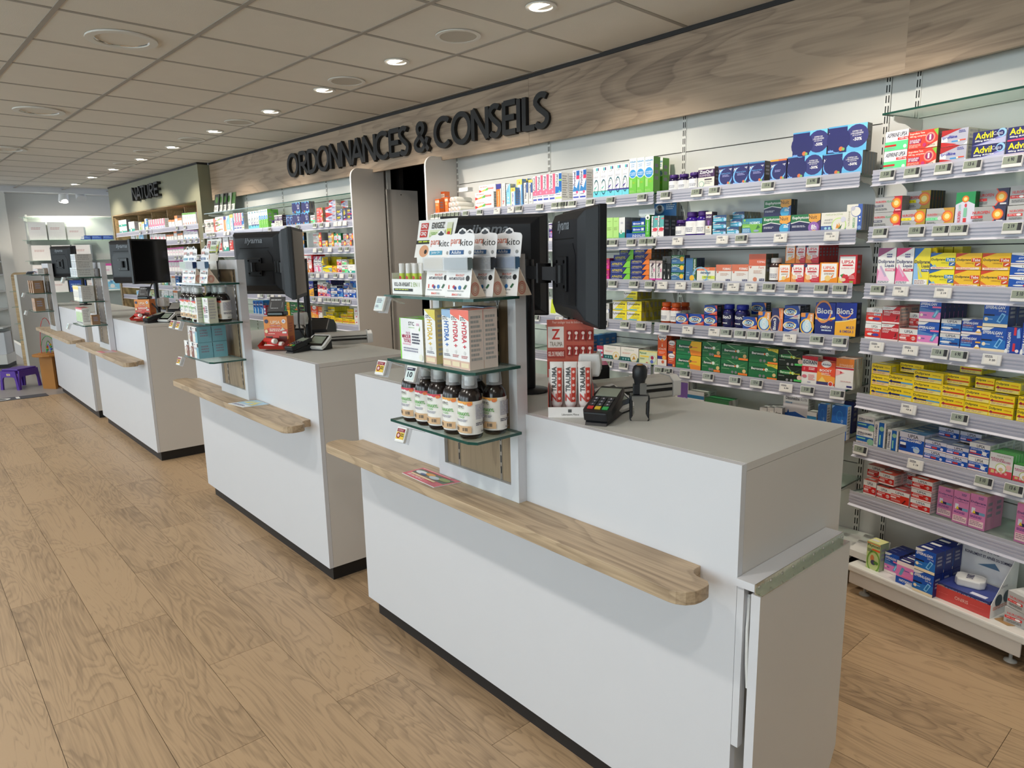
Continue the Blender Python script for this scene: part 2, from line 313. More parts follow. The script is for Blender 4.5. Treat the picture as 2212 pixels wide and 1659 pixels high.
DESIGNS = r'''
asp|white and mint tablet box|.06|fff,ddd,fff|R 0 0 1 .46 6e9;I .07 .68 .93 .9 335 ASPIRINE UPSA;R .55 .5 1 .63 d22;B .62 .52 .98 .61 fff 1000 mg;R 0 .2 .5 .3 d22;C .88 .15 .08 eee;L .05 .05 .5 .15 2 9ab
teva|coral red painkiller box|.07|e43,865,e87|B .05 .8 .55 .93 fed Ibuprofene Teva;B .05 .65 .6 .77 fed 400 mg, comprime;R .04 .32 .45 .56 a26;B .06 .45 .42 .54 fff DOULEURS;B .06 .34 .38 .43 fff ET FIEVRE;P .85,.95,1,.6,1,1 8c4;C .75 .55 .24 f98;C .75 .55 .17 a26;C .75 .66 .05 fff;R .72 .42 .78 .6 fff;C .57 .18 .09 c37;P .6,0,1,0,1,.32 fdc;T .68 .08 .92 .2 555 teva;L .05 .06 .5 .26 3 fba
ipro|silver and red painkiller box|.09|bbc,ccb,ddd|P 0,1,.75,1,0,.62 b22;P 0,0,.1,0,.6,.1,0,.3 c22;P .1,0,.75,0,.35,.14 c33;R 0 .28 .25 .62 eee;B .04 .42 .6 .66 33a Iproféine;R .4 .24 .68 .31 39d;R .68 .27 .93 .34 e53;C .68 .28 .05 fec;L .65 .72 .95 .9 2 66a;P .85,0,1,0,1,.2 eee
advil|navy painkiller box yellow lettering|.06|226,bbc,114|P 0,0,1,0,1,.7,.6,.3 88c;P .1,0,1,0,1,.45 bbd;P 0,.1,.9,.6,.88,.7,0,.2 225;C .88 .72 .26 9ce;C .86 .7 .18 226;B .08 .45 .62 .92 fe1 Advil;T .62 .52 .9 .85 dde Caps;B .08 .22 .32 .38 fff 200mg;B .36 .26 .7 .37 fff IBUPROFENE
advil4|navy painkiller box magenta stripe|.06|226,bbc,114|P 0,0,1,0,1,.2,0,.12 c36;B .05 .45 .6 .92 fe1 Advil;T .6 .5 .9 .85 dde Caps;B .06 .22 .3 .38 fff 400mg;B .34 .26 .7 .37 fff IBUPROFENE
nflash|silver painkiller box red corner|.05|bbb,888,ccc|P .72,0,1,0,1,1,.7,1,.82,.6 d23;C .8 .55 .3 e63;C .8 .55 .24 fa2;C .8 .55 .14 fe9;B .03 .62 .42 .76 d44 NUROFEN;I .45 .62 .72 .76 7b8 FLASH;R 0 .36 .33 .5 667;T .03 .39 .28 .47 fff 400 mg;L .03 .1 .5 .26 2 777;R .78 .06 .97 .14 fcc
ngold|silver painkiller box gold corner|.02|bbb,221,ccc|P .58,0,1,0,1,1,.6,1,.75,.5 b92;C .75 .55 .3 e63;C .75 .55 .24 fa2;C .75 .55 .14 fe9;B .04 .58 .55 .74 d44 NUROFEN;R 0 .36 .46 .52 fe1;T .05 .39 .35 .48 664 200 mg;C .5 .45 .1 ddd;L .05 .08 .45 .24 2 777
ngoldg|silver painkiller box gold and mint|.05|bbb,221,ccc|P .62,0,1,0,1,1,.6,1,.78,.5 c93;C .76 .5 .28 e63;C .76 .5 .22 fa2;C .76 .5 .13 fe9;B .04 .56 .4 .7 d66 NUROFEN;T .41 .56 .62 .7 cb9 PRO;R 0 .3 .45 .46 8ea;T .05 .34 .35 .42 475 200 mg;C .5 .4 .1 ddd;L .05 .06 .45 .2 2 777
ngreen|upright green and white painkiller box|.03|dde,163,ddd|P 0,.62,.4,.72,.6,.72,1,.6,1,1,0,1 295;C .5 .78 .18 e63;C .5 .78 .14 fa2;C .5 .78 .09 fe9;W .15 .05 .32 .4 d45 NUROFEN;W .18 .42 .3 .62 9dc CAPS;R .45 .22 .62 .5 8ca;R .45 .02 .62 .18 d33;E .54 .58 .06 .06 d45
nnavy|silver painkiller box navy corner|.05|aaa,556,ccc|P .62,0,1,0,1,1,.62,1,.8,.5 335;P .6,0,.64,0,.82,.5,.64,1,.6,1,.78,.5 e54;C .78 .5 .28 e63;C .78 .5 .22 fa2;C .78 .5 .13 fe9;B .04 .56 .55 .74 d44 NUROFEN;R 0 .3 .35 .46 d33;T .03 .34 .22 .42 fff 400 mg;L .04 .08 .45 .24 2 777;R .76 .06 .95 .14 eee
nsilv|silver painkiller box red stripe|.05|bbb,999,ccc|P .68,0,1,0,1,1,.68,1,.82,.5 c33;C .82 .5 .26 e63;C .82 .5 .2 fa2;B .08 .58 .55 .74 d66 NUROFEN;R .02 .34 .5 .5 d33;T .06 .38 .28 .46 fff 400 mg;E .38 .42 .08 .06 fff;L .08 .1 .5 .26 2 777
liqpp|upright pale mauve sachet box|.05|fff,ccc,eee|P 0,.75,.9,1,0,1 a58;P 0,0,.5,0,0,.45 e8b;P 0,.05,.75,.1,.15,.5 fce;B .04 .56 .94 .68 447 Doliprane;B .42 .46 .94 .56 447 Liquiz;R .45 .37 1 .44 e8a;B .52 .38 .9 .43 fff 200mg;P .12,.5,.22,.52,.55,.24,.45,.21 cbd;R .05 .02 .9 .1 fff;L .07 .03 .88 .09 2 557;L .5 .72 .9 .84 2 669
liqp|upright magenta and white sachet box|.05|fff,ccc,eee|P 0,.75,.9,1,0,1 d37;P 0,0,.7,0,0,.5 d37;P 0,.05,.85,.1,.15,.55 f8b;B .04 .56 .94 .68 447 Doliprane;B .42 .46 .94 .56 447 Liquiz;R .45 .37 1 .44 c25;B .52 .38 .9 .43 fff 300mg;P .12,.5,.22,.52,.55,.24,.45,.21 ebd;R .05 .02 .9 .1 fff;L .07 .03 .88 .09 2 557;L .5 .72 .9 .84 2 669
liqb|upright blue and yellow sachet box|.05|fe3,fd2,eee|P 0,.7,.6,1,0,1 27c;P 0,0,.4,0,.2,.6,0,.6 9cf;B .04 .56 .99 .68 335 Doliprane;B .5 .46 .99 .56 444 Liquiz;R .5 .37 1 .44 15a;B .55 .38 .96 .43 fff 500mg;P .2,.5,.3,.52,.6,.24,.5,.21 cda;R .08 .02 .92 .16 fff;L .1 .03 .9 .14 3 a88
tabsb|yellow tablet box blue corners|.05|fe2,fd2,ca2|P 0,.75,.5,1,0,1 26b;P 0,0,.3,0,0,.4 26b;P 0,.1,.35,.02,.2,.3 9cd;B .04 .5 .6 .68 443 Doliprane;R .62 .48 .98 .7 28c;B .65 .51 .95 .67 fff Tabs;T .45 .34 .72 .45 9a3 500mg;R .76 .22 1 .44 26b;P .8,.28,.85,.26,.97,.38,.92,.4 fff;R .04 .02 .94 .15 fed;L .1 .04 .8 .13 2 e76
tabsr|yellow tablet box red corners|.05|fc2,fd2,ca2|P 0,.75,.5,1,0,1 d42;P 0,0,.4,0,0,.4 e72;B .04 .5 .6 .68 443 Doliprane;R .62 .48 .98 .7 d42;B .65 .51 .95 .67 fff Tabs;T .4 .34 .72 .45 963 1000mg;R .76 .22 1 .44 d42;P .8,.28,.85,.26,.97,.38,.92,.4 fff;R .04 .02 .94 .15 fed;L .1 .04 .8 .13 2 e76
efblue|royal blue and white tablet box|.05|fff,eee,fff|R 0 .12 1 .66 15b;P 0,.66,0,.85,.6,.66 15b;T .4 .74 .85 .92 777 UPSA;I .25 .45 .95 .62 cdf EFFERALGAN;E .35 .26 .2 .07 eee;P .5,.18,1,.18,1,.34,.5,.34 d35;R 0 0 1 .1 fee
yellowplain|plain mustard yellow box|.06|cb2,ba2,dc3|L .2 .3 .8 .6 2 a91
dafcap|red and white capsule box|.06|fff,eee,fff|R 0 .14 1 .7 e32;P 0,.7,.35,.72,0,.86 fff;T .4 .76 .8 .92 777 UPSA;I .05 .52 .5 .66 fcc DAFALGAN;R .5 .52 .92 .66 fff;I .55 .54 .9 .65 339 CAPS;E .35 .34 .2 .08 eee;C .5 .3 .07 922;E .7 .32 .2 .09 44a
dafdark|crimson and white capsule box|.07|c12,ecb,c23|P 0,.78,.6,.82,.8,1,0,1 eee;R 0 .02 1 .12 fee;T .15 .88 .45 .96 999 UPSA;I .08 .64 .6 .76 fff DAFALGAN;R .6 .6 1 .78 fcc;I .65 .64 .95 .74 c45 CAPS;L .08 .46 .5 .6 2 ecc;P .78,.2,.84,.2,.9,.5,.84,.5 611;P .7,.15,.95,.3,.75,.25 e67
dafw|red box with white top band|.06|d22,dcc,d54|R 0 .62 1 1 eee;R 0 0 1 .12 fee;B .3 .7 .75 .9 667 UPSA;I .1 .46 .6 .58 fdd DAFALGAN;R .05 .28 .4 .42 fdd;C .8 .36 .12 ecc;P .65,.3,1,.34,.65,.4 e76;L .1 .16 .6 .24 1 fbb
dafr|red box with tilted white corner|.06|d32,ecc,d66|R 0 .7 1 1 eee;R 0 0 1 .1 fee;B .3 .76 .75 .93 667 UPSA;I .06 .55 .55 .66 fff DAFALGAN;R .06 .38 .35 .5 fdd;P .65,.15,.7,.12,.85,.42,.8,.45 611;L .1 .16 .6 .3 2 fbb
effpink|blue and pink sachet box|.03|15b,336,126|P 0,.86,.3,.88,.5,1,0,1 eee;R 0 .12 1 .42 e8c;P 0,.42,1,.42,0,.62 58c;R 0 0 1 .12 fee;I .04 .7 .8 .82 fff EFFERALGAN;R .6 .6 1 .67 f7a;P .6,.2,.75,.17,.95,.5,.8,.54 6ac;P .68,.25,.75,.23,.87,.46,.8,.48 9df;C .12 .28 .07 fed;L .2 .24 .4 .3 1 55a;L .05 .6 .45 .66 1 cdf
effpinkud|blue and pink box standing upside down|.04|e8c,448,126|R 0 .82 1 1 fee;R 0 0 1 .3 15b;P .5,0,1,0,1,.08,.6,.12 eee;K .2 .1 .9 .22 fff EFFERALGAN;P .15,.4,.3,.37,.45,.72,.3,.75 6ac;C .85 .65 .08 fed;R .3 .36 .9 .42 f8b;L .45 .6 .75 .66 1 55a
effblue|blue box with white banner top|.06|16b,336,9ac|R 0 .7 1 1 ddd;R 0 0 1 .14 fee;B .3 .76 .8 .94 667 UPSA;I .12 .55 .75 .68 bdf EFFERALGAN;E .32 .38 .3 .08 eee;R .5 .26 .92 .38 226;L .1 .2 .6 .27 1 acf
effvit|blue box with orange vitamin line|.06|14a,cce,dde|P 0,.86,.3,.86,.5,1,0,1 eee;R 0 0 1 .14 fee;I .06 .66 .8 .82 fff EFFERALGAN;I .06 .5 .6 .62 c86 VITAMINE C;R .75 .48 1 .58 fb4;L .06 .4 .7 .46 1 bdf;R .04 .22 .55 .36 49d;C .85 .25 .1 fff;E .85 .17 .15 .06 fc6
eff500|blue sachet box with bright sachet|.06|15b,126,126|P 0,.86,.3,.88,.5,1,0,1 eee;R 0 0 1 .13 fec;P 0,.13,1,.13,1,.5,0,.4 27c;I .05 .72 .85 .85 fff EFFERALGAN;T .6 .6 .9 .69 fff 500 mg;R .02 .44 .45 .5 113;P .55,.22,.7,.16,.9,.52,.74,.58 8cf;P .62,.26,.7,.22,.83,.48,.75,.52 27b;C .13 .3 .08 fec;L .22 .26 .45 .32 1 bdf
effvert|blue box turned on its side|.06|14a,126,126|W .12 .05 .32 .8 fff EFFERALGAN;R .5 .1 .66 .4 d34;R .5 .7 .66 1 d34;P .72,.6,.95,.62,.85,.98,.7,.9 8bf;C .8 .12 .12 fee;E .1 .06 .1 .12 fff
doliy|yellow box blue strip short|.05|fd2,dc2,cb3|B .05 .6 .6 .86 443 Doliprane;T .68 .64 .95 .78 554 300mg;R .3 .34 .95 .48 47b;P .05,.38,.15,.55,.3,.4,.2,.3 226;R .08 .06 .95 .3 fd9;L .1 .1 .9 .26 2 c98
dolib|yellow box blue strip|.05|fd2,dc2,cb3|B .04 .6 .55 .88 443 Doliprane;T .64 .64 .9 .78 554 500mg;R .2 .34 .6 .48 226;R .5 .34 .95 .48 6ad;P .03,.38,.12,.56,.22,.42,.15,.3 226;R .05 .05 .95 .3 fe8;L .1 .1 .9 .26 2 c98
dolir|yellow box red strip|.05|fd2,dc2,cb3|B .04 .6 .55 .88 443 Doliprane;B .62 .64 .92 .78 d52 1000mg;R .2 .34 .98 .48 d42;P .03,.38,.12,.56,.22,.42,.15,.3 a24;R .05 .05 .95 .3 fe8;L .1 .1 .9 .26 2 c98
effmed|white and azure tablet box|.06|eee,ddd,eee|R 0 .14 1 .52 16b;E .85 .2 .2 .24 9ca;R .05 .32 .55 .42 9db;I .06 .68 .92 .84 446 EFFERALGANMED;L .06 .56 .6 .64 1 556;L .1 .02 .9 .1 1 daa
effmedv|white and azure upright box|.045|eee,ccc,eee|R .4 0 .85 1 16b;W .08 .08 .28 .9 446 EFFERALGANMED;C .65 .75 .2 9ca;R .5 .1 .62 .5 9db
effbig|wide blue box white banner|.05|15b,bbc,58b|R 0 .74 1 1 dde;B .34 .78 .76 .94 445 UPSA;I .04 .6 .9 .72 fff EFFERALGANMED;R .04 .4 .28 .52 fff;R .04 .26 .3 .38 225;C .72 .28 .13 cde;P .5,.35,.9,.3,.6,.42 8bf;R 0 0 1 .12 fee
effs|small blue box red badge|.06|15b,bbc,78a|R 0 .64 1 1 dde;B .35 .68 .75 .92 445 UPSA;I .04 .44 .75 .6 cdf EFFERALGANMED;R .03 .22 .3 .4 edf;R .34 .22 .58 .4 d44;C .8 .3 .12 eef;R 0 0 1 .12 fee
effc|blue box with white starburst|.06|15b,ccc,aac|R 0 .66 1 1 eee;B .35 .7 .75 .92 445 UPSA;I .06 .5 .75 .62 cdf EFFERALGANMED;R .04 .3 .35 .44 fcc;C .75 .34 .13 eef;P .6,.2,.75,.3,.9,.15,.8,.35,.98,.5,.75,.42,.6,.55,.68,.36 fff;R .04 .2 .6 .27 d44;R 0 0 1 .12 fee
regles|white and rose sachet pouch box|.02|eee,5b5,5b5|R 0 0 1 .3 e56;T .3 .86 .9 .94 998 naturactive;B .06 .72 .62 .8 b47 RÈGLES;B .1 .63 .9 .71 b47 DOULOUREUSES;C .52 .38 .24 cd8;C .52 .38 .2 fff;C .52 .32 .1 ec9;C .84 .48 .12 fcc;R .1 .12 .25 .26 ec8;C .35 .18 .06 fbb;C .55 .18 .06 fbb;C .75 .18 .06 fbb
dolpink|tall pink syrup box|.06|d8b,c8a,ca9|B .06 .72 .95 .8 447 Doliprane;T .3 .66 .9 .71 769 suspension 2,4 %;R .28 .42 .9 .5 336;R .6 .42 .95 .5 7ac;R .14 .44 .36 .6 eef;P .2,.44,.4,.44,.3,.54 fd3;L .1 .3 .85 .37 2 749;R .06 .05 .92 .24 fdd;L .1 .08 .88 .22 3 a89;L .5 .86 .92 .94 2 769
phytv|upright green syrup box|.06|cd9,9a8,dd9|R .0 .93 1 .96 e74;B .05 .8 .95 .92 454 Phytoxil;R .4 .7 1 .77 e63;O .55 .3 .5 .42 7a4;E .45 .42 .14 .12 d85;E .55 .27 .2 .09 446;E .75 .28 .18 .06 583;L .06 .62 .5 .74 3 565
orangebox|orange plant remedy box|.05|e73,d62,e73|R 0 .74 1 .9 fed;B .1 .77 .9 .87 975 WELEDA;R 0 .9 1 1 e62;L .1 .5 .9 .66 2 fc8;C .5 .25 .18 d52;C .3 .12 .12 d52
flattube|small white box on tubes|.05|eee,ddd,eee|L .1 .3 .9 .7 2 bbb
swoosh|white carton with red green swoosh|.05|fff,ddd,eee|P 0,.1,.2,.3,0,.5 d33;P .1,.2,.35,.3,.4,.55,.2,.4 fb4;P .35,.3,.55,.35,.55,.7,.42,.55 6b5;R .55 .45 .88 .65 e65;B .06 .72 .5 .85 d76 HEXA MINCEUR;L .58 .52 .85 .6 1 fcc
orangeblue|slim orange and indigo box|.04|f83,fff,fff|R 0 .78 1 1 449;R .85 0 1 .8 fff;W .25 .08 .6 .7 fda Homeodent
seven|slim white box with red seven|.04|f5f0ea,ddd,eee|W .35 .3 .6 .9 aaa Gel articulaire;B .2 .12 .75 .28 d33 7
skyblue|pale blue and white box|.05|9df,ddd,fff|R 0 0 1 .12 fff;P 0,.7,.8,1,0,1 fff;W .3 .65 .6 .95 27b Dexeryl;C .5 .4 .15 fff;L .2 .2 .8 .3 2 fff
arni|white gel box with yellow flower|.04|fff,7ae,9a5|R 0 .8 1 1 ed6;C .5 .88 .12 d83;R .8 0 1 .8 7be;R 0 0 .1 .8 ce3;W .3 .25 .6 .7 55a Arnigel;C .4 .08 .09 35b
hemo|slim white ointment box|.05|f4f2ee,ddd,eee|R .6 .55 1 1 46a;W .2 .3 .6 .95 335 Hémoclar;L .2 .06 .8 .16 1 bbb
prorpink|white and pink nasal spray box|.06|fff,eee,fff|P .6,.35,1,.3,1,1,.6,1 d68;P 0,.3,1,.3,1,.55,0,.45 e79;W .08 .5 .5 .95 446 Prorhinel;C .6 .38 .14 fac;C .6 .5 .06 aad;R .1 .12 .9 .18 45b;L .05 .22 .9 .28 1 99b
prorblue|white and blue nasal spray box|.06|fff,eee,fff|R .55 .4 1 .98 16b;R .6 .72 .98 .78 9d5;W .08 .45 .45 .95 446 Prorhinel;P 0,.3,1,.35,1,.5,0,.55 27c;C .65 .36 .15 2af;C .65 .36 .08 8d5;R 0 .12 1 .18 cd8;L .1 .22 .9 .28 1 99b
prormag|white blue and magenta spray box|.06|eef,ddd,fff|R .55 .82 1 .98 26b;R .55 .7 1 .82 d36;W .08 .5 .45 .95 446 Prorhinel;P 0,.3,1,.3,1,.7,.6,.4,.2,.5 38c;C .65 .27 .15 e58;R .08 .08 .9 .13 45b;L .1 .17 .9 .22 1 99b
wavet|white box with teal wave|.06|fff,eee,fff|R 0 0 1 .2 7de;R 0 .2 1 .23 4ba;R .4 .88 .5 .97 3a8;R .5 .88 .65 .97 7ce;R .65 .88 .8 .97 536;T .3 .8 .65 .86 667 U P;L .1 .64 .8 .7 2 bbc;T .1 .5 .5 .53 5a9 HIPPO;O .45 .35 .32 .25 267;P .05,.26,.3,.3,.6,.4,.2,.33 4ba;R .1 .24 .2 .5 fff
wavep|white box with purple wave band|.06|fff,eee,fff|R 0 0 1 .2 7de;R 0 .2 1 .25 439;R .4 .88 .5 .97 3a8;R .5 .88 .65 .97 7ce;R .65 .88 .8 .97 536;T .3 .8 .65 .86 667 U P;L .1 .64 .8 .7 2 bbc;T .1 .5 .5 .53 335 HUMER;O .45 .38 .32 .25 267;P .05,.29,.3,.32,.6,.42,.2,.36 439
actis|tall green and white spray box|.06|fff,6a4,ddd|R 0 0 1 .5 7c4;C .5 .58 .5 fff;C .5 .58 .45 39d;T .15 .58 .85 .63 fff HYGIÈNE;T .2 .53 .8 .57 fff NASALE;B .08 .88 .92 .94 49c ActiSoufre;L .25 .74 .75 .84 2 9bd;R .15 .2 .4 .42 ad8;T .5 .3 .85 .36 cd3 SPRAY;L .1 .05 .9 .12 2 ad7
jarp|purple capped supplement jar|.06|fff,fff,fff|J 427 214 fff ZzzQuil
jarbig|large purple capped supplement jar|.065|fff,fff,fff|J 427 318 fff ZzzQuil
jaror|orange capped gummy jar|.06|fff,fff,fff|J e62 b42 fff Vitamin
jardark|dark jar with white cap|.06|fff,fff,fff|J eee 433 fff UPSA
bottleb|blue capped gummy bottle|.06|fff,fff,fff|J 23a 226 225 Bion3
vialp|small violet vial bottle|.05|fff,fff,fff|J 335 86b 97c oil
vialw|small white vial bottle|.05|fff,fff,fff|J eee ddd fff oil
vialo|small orange vial bottle|.05|fff,fff,fff|J 334 d85 e96 oil
vialb|small blue vial bottle|.05|fff,fff,fff|J 335 58c 69d oil
vialy|small cream vial bottle|.05|fff,fff,fff|J eee cc8 dd9 oil
zzz|cream and purple sleep box|.06|e8e6da,434,cba|R 0 .52 1 .9 425;B .08 .68 .9 .86 fff ZzzQuil;T .08 .56 .8 .66 dcd SOMMEIL;C .22 .2 .16 7a9;C .22 .2 .13 eed;R .4 .38 .85 .44 434;L .4 .16 .9 .32 2 aaa
zzzslim|slim purple and white box|.05|e8e6da,434,eee|R 0 .42 1 .9 425;B .1 .74 .9 .84 fff ZzzQuil;P .4,.44,.6,.44,.7,.64,.3,.64 85a;C .5 .35 .12 b84;L .1 .1 .9 .26 2 aaa
nova|navy sleep aid box moon design|.06|226,333,49c|R 0 .93 1 1 48b;I .06 .66 .94 .82 fff NOVANUIT;O .5 .42 .48 .42 7bf;C .56 .5 .42 226;L .3 .42 .8 .54 2 99c;C .72 .14 .08 d74;C .82 .12 .06 8b6;R .04 .04 .35 .12 7ae;T .2 .57 .85 .63 7bf TRIPLE ACTION
novao|navy sleep aid box orange top|.06|226,333,e93|R 0 .92 .5 1 ea3;R .5 .92 1 1 d74;I .06 .62 .94 .78 fff NOVANUIT;O .5 .4 .45 .4 7bf;C .56 .48 .4 226;L .3 .4 .8 .52 2 99c;C .72 .14 .08 d74;C .82 .12 .06 8b6;R .04 .04 .35 .12 7ae
novaduo|navy and sky blue sleep twinpack|.03|226,777,6bd|R 0 .95 .5 1 5ad;R .5 0 1 1 7cf;R .5 0 1 .25 6be;C .75 .55 .36 337;T .63 .7 .87 .76 fff OFFRE DE;T .59 .62 .91 .68 fff 2 PROGRAMMES;T .64 .54 .86 .6 fff DE 30 JOURS;B .66 .38 .88 .5 fff -50%;B .03 .62 .48 .78 fff NOVANUIT;O .25 .4 .24 .4 7bf;C .28 .48 .38 226;C .36 .14 .07 d74;C .42 .12 .05 8b6;R .02 .04 .16 .12 7ae
fervex|violet cold remedy box|.06|427,fff,eee|P 0,.94,1,1,0,1 fff;B .05 .66 .95 .88 fff FERVEX;C .4 .5 .12 d35;P .2,.2,.8,.3,.9,.6,.5,.5 a8d;R 0 0 1 .2 fee;L .1 .26 .5 .5 3 dce
greenbox|plain pale green box|.06|be8,ad7,cea|L .2 .8 .8 .84 1 8b5;L .15 .4 .8 .56 4 9b6;R .1 .05 .9 .08 9c6
whiteteal|white box with teal base|.06|f6f8f8,999,eee|R 0 0 1 .3 3a9;C .35 .3 .2 fff;L .3 .68 .7 .78 2 bbc;P .3,.25,.5,.3,.4,.45 7a5
blueinh|blue inhaler box with white cap picture|.06|15b,137,26c|R 0 0 1 .18 6c4;R .72 .35 .92 .8 fff;E .15 .55 .08 .2 cdf;I .22 .4 .68 .7 fff Inhaler
greenvic|slim green inhaler pack|.04|5b3,384,eee|E .5 .9 .5 .12 fff;C .5 .88 .2 353;W .35 .3 .65 .75 def Inhaler;C .5 .2 .25 8d6
prorteal|white teal and red spray box|.06|fff,334,776|P .2,.45,1,.5,1,1,.3,1 6bb;W .08 .5 .4 .95 556 Prorhinel;R .6 .84 1 .9 e67;E .6 .38 .4 .08 e45;C .65 .38 .2 e45;L .1 .25 .9 .32 1 e89;C .2 .08 .06 334
donor|sky blue tablet box navy top|.03|4ac,998,7ad|P 0,.55,1,.6,1,1,.3,1 247;P 0,.8,.2,1,0,1 eee;B .04 .52 .6 .72 fff DONORMYL;T .65 .54 .88 .7 fff 15 mg;R .06 .2 .65 .32 cef;C .9 .3 .2 bdf
phyton|blue and lime sleep tablet box|.05|7b4,384,48a|R 0 .66 1 1 38a;P 0,0,.5,0,.4,.4,0,.4 48b;T .05 .62 .38 .8 8c5 PHYTO;I .38 .62 .9 .8 eff NORMYL;T .05 .44 .4 .56 dfa SOMMEIL;L .04 .1 .45 .34 3 bde;E .72 .2 .14 .07 9ac;P .7,.3,.9,.4,.8,.6 373;C .12 .9 .07 8c5
euphn|navy and green night tablet box|.03|225,122,253|P 0,.5,.3,.62,.65,.5,.7,1,0,1 274;P 0,.48,.3,.6,.65,.48,.65,.53,.3,.65,0,.53 eee;P .62,.6,.8,.45,1,.65,1,1,.6,1 ea4;B .05 .7 .62 .9 eee Euphytose;T .62 .72 .92 .94 432 Nuit;P .7,0,1,0,1,.6,.8,.42 46a;C .78 .25 .24 4ad;I .76 .3 .95 .5 fff zzZ;L .05 .25 .4 .38 2 ccd
euph8|navy green and purple night box|.03|225,122,253|P 0,.5,.3,.62,.65,.5,.7,1,0,1 274;P 0,.48,.3,.6,.65,.48,.65,.53,.3,.65,0,.53 eee;P .62,.6,.8,.45,1,.65,1,1,.6,1 ea4;B .05 .7 .62 .9 eee Euphytose;T .62 .72 .88 .94 432 Nuit;P .6,0,1,0,1,.6,.8,.42 637;C .78 .25 .26 96b;B .7 .12 .88 .4 fff 8h;L .05 .25 .55 .38 2 ccd;E .8 .05 .08 .05 fb3
anxi|cream box with blue foot|.05|f2f0e6,ddd,eee|R 0 0 1 .28 46a;T .18 .84 .85 .95 bc9 naturactive;T .14 .56 .46 .66 667 ANXIÉTÉ;C .72 .3 .34 ce8;C .72 .3 .3 f2f0e6;P .6,.12,.65,.4,.75,.15 e93;P .7,.1,.72,.45,.8,.2 ea4;P .68,.1,.85,.35,.8,.1 475;C .88 .6 .12 dde;C .2 .15 .06 ade;C .35 .15 .06 ade;L .12 .4 .5 .5 2 bbb
valer|tall cream box with blue edge|.025|f2f0e6,aaa,eee|R .72 0 1 1 46b;C .62 .72 .34 46b;C .6 .72 .3 f4f2ea;W .1 .15 .24 .75 bba VALÉRIANE;W .42 .1 .58 .5 8b8 MIEUX;C .4 .84 .14 ccd;C .86 .5 .05 fff;C .86 .36 .05 fff;C .86 .1 .12 8ad
allervi|magenta allergy tablet box|.06|b27,a26,c49|P 0,0,1,0,1,.3,0,.5 d39;B .05 .62 .6 .86 fff Allervi;E .5 .45 .4 .12 f98;E .3 .45 .12 .07 fee;R 0 .9 1 1 e63;L .3 .12 .7 .24 2 fbd
apag|navy and lime cold gel box|.04|238,654,7c4|P .62,0,1,0,1,1,.85,1 8d4;P .85,1,.62,0,.55,0,.8,1 114;I .06 .35 .62 .75 dc3 APAISYL;L .08 .12 .5 .25 1 aac
apao|navy and orange cold gel box|.04|238,765,e83|P .62,0,1,0,1,1,.85,1 f83;P .85,1,.62,0,.55,0,.8,1 114;I .06 .35 .62 .75 cb6 APAISYL;L .08 .12 .5 .25 1 aac
onct|white lotion box with pink foot|.05|f4eeee,888,999|R 0 0 1 .1 d3a;R 0 .85 1 1 baa;P .2,.7,.5,.9,.8,.85,.5,.7 545;W .3 .15 .65 .7 555 ONCTOSE;L .7 .3 .9 .6 1 e8b
blackthin|thin black box with white icon|.05|111,111,222|P .35,.12,.65,.12,.5,.4 eee;L .25 .55 .75 .7 2 bbb
greytop|grey carton behind black boxes|.04|777,665,887|R .3 .2 .5 .7 554
euphb|blue tablet box yellow disc|.05|47a,346,253|P 0,.65,.3,.75,.6,.6,1,.8,1,1,0,1 274;P 0,.6,.3,.7,.6,.55,1,.75,1,.8,.6,.6,.3,.75,0,.65 eee;C .8 .55 .24 fc3;B .06 .72 .6 .92 eff Euphytose;L .08 .2 .5 .4 2 acd
euphv|upright blue tablet box green band|.025|47a,235,346|R .68 0 1 1 363;W .72 .3 .95 .95 eee Euphytose;C .6 .14 .22 fc3;L .1 .2 .4 .4 2 9bd
delr|white and orange balm box|.05|f2f4ea,ddd,e74|R 0 .78 1 1 e74;R .3 .18 1 .4 de5;O .2 .45 .45 .6 8bd;B .2 .5 .75 .72 358 delrampi;L .35 .06 .8 .14 1 8ad;L .4 .22 .85 .36 1 9a5;T .1 .84 .7 .94 fed CRAMPES MUSCULAIRES
form|white magnesium box orange head|.06|f2f0ee,ddd,d86|R 0 .62 1 1 d75;B .45 .68 .95 .82 fff FORMAG;P .05,.6,.2,.6,.12,.48 d64;L .3 .34 .85 .5 3 dba;R .65 .05 .95 .15 226;T .68 .07 .92 .13 fff PiLeJe
formf|tall white magnesium box orange head|.06|f2f0ee,665,d86|R 0 .58 1 1 d64;T .5 .68 .95 .76 fff FORMAG;T .6 .48 .9 .56 d64 Fort;P .03,.56,.2,.56,.12,.48 d64;C .4 .1 .12 d86;R .65 .05 .95 .13 226;L .3 .3 .85 .42 3 dba;T .68 .065 .92 .12 fff PiLeJe
upsao|small white and orange vitamin box|.05|f90,d72,e94|P .08,.1,.92,.3,.92,.95,.08,.95 fff;B .18 .68 .82 .82 e64 UPSA;R .2 .56 .8 .64 e73;L .25 .4 .8 .5 2 a97;C .45 .25 .16 fd8;P .6,.3,.7,.25,.8,.5 f94
upsar|small white red and yellow vitamin box|.05|d23,b11,c33|P .06,.1,.94,.35,.94,.96,.06,.96 fff;P 0,0,.5,0,0,.6 f94;B .16 .68 .84 .82 d34 UPSA;R .2 .56 .8 .64 c34;T .3 .44 .75 .53 d66 1000 MG;C .25 .3 .16 fda;C .06 .92 .12 336;L .5 .1 .95 .4 3 e67
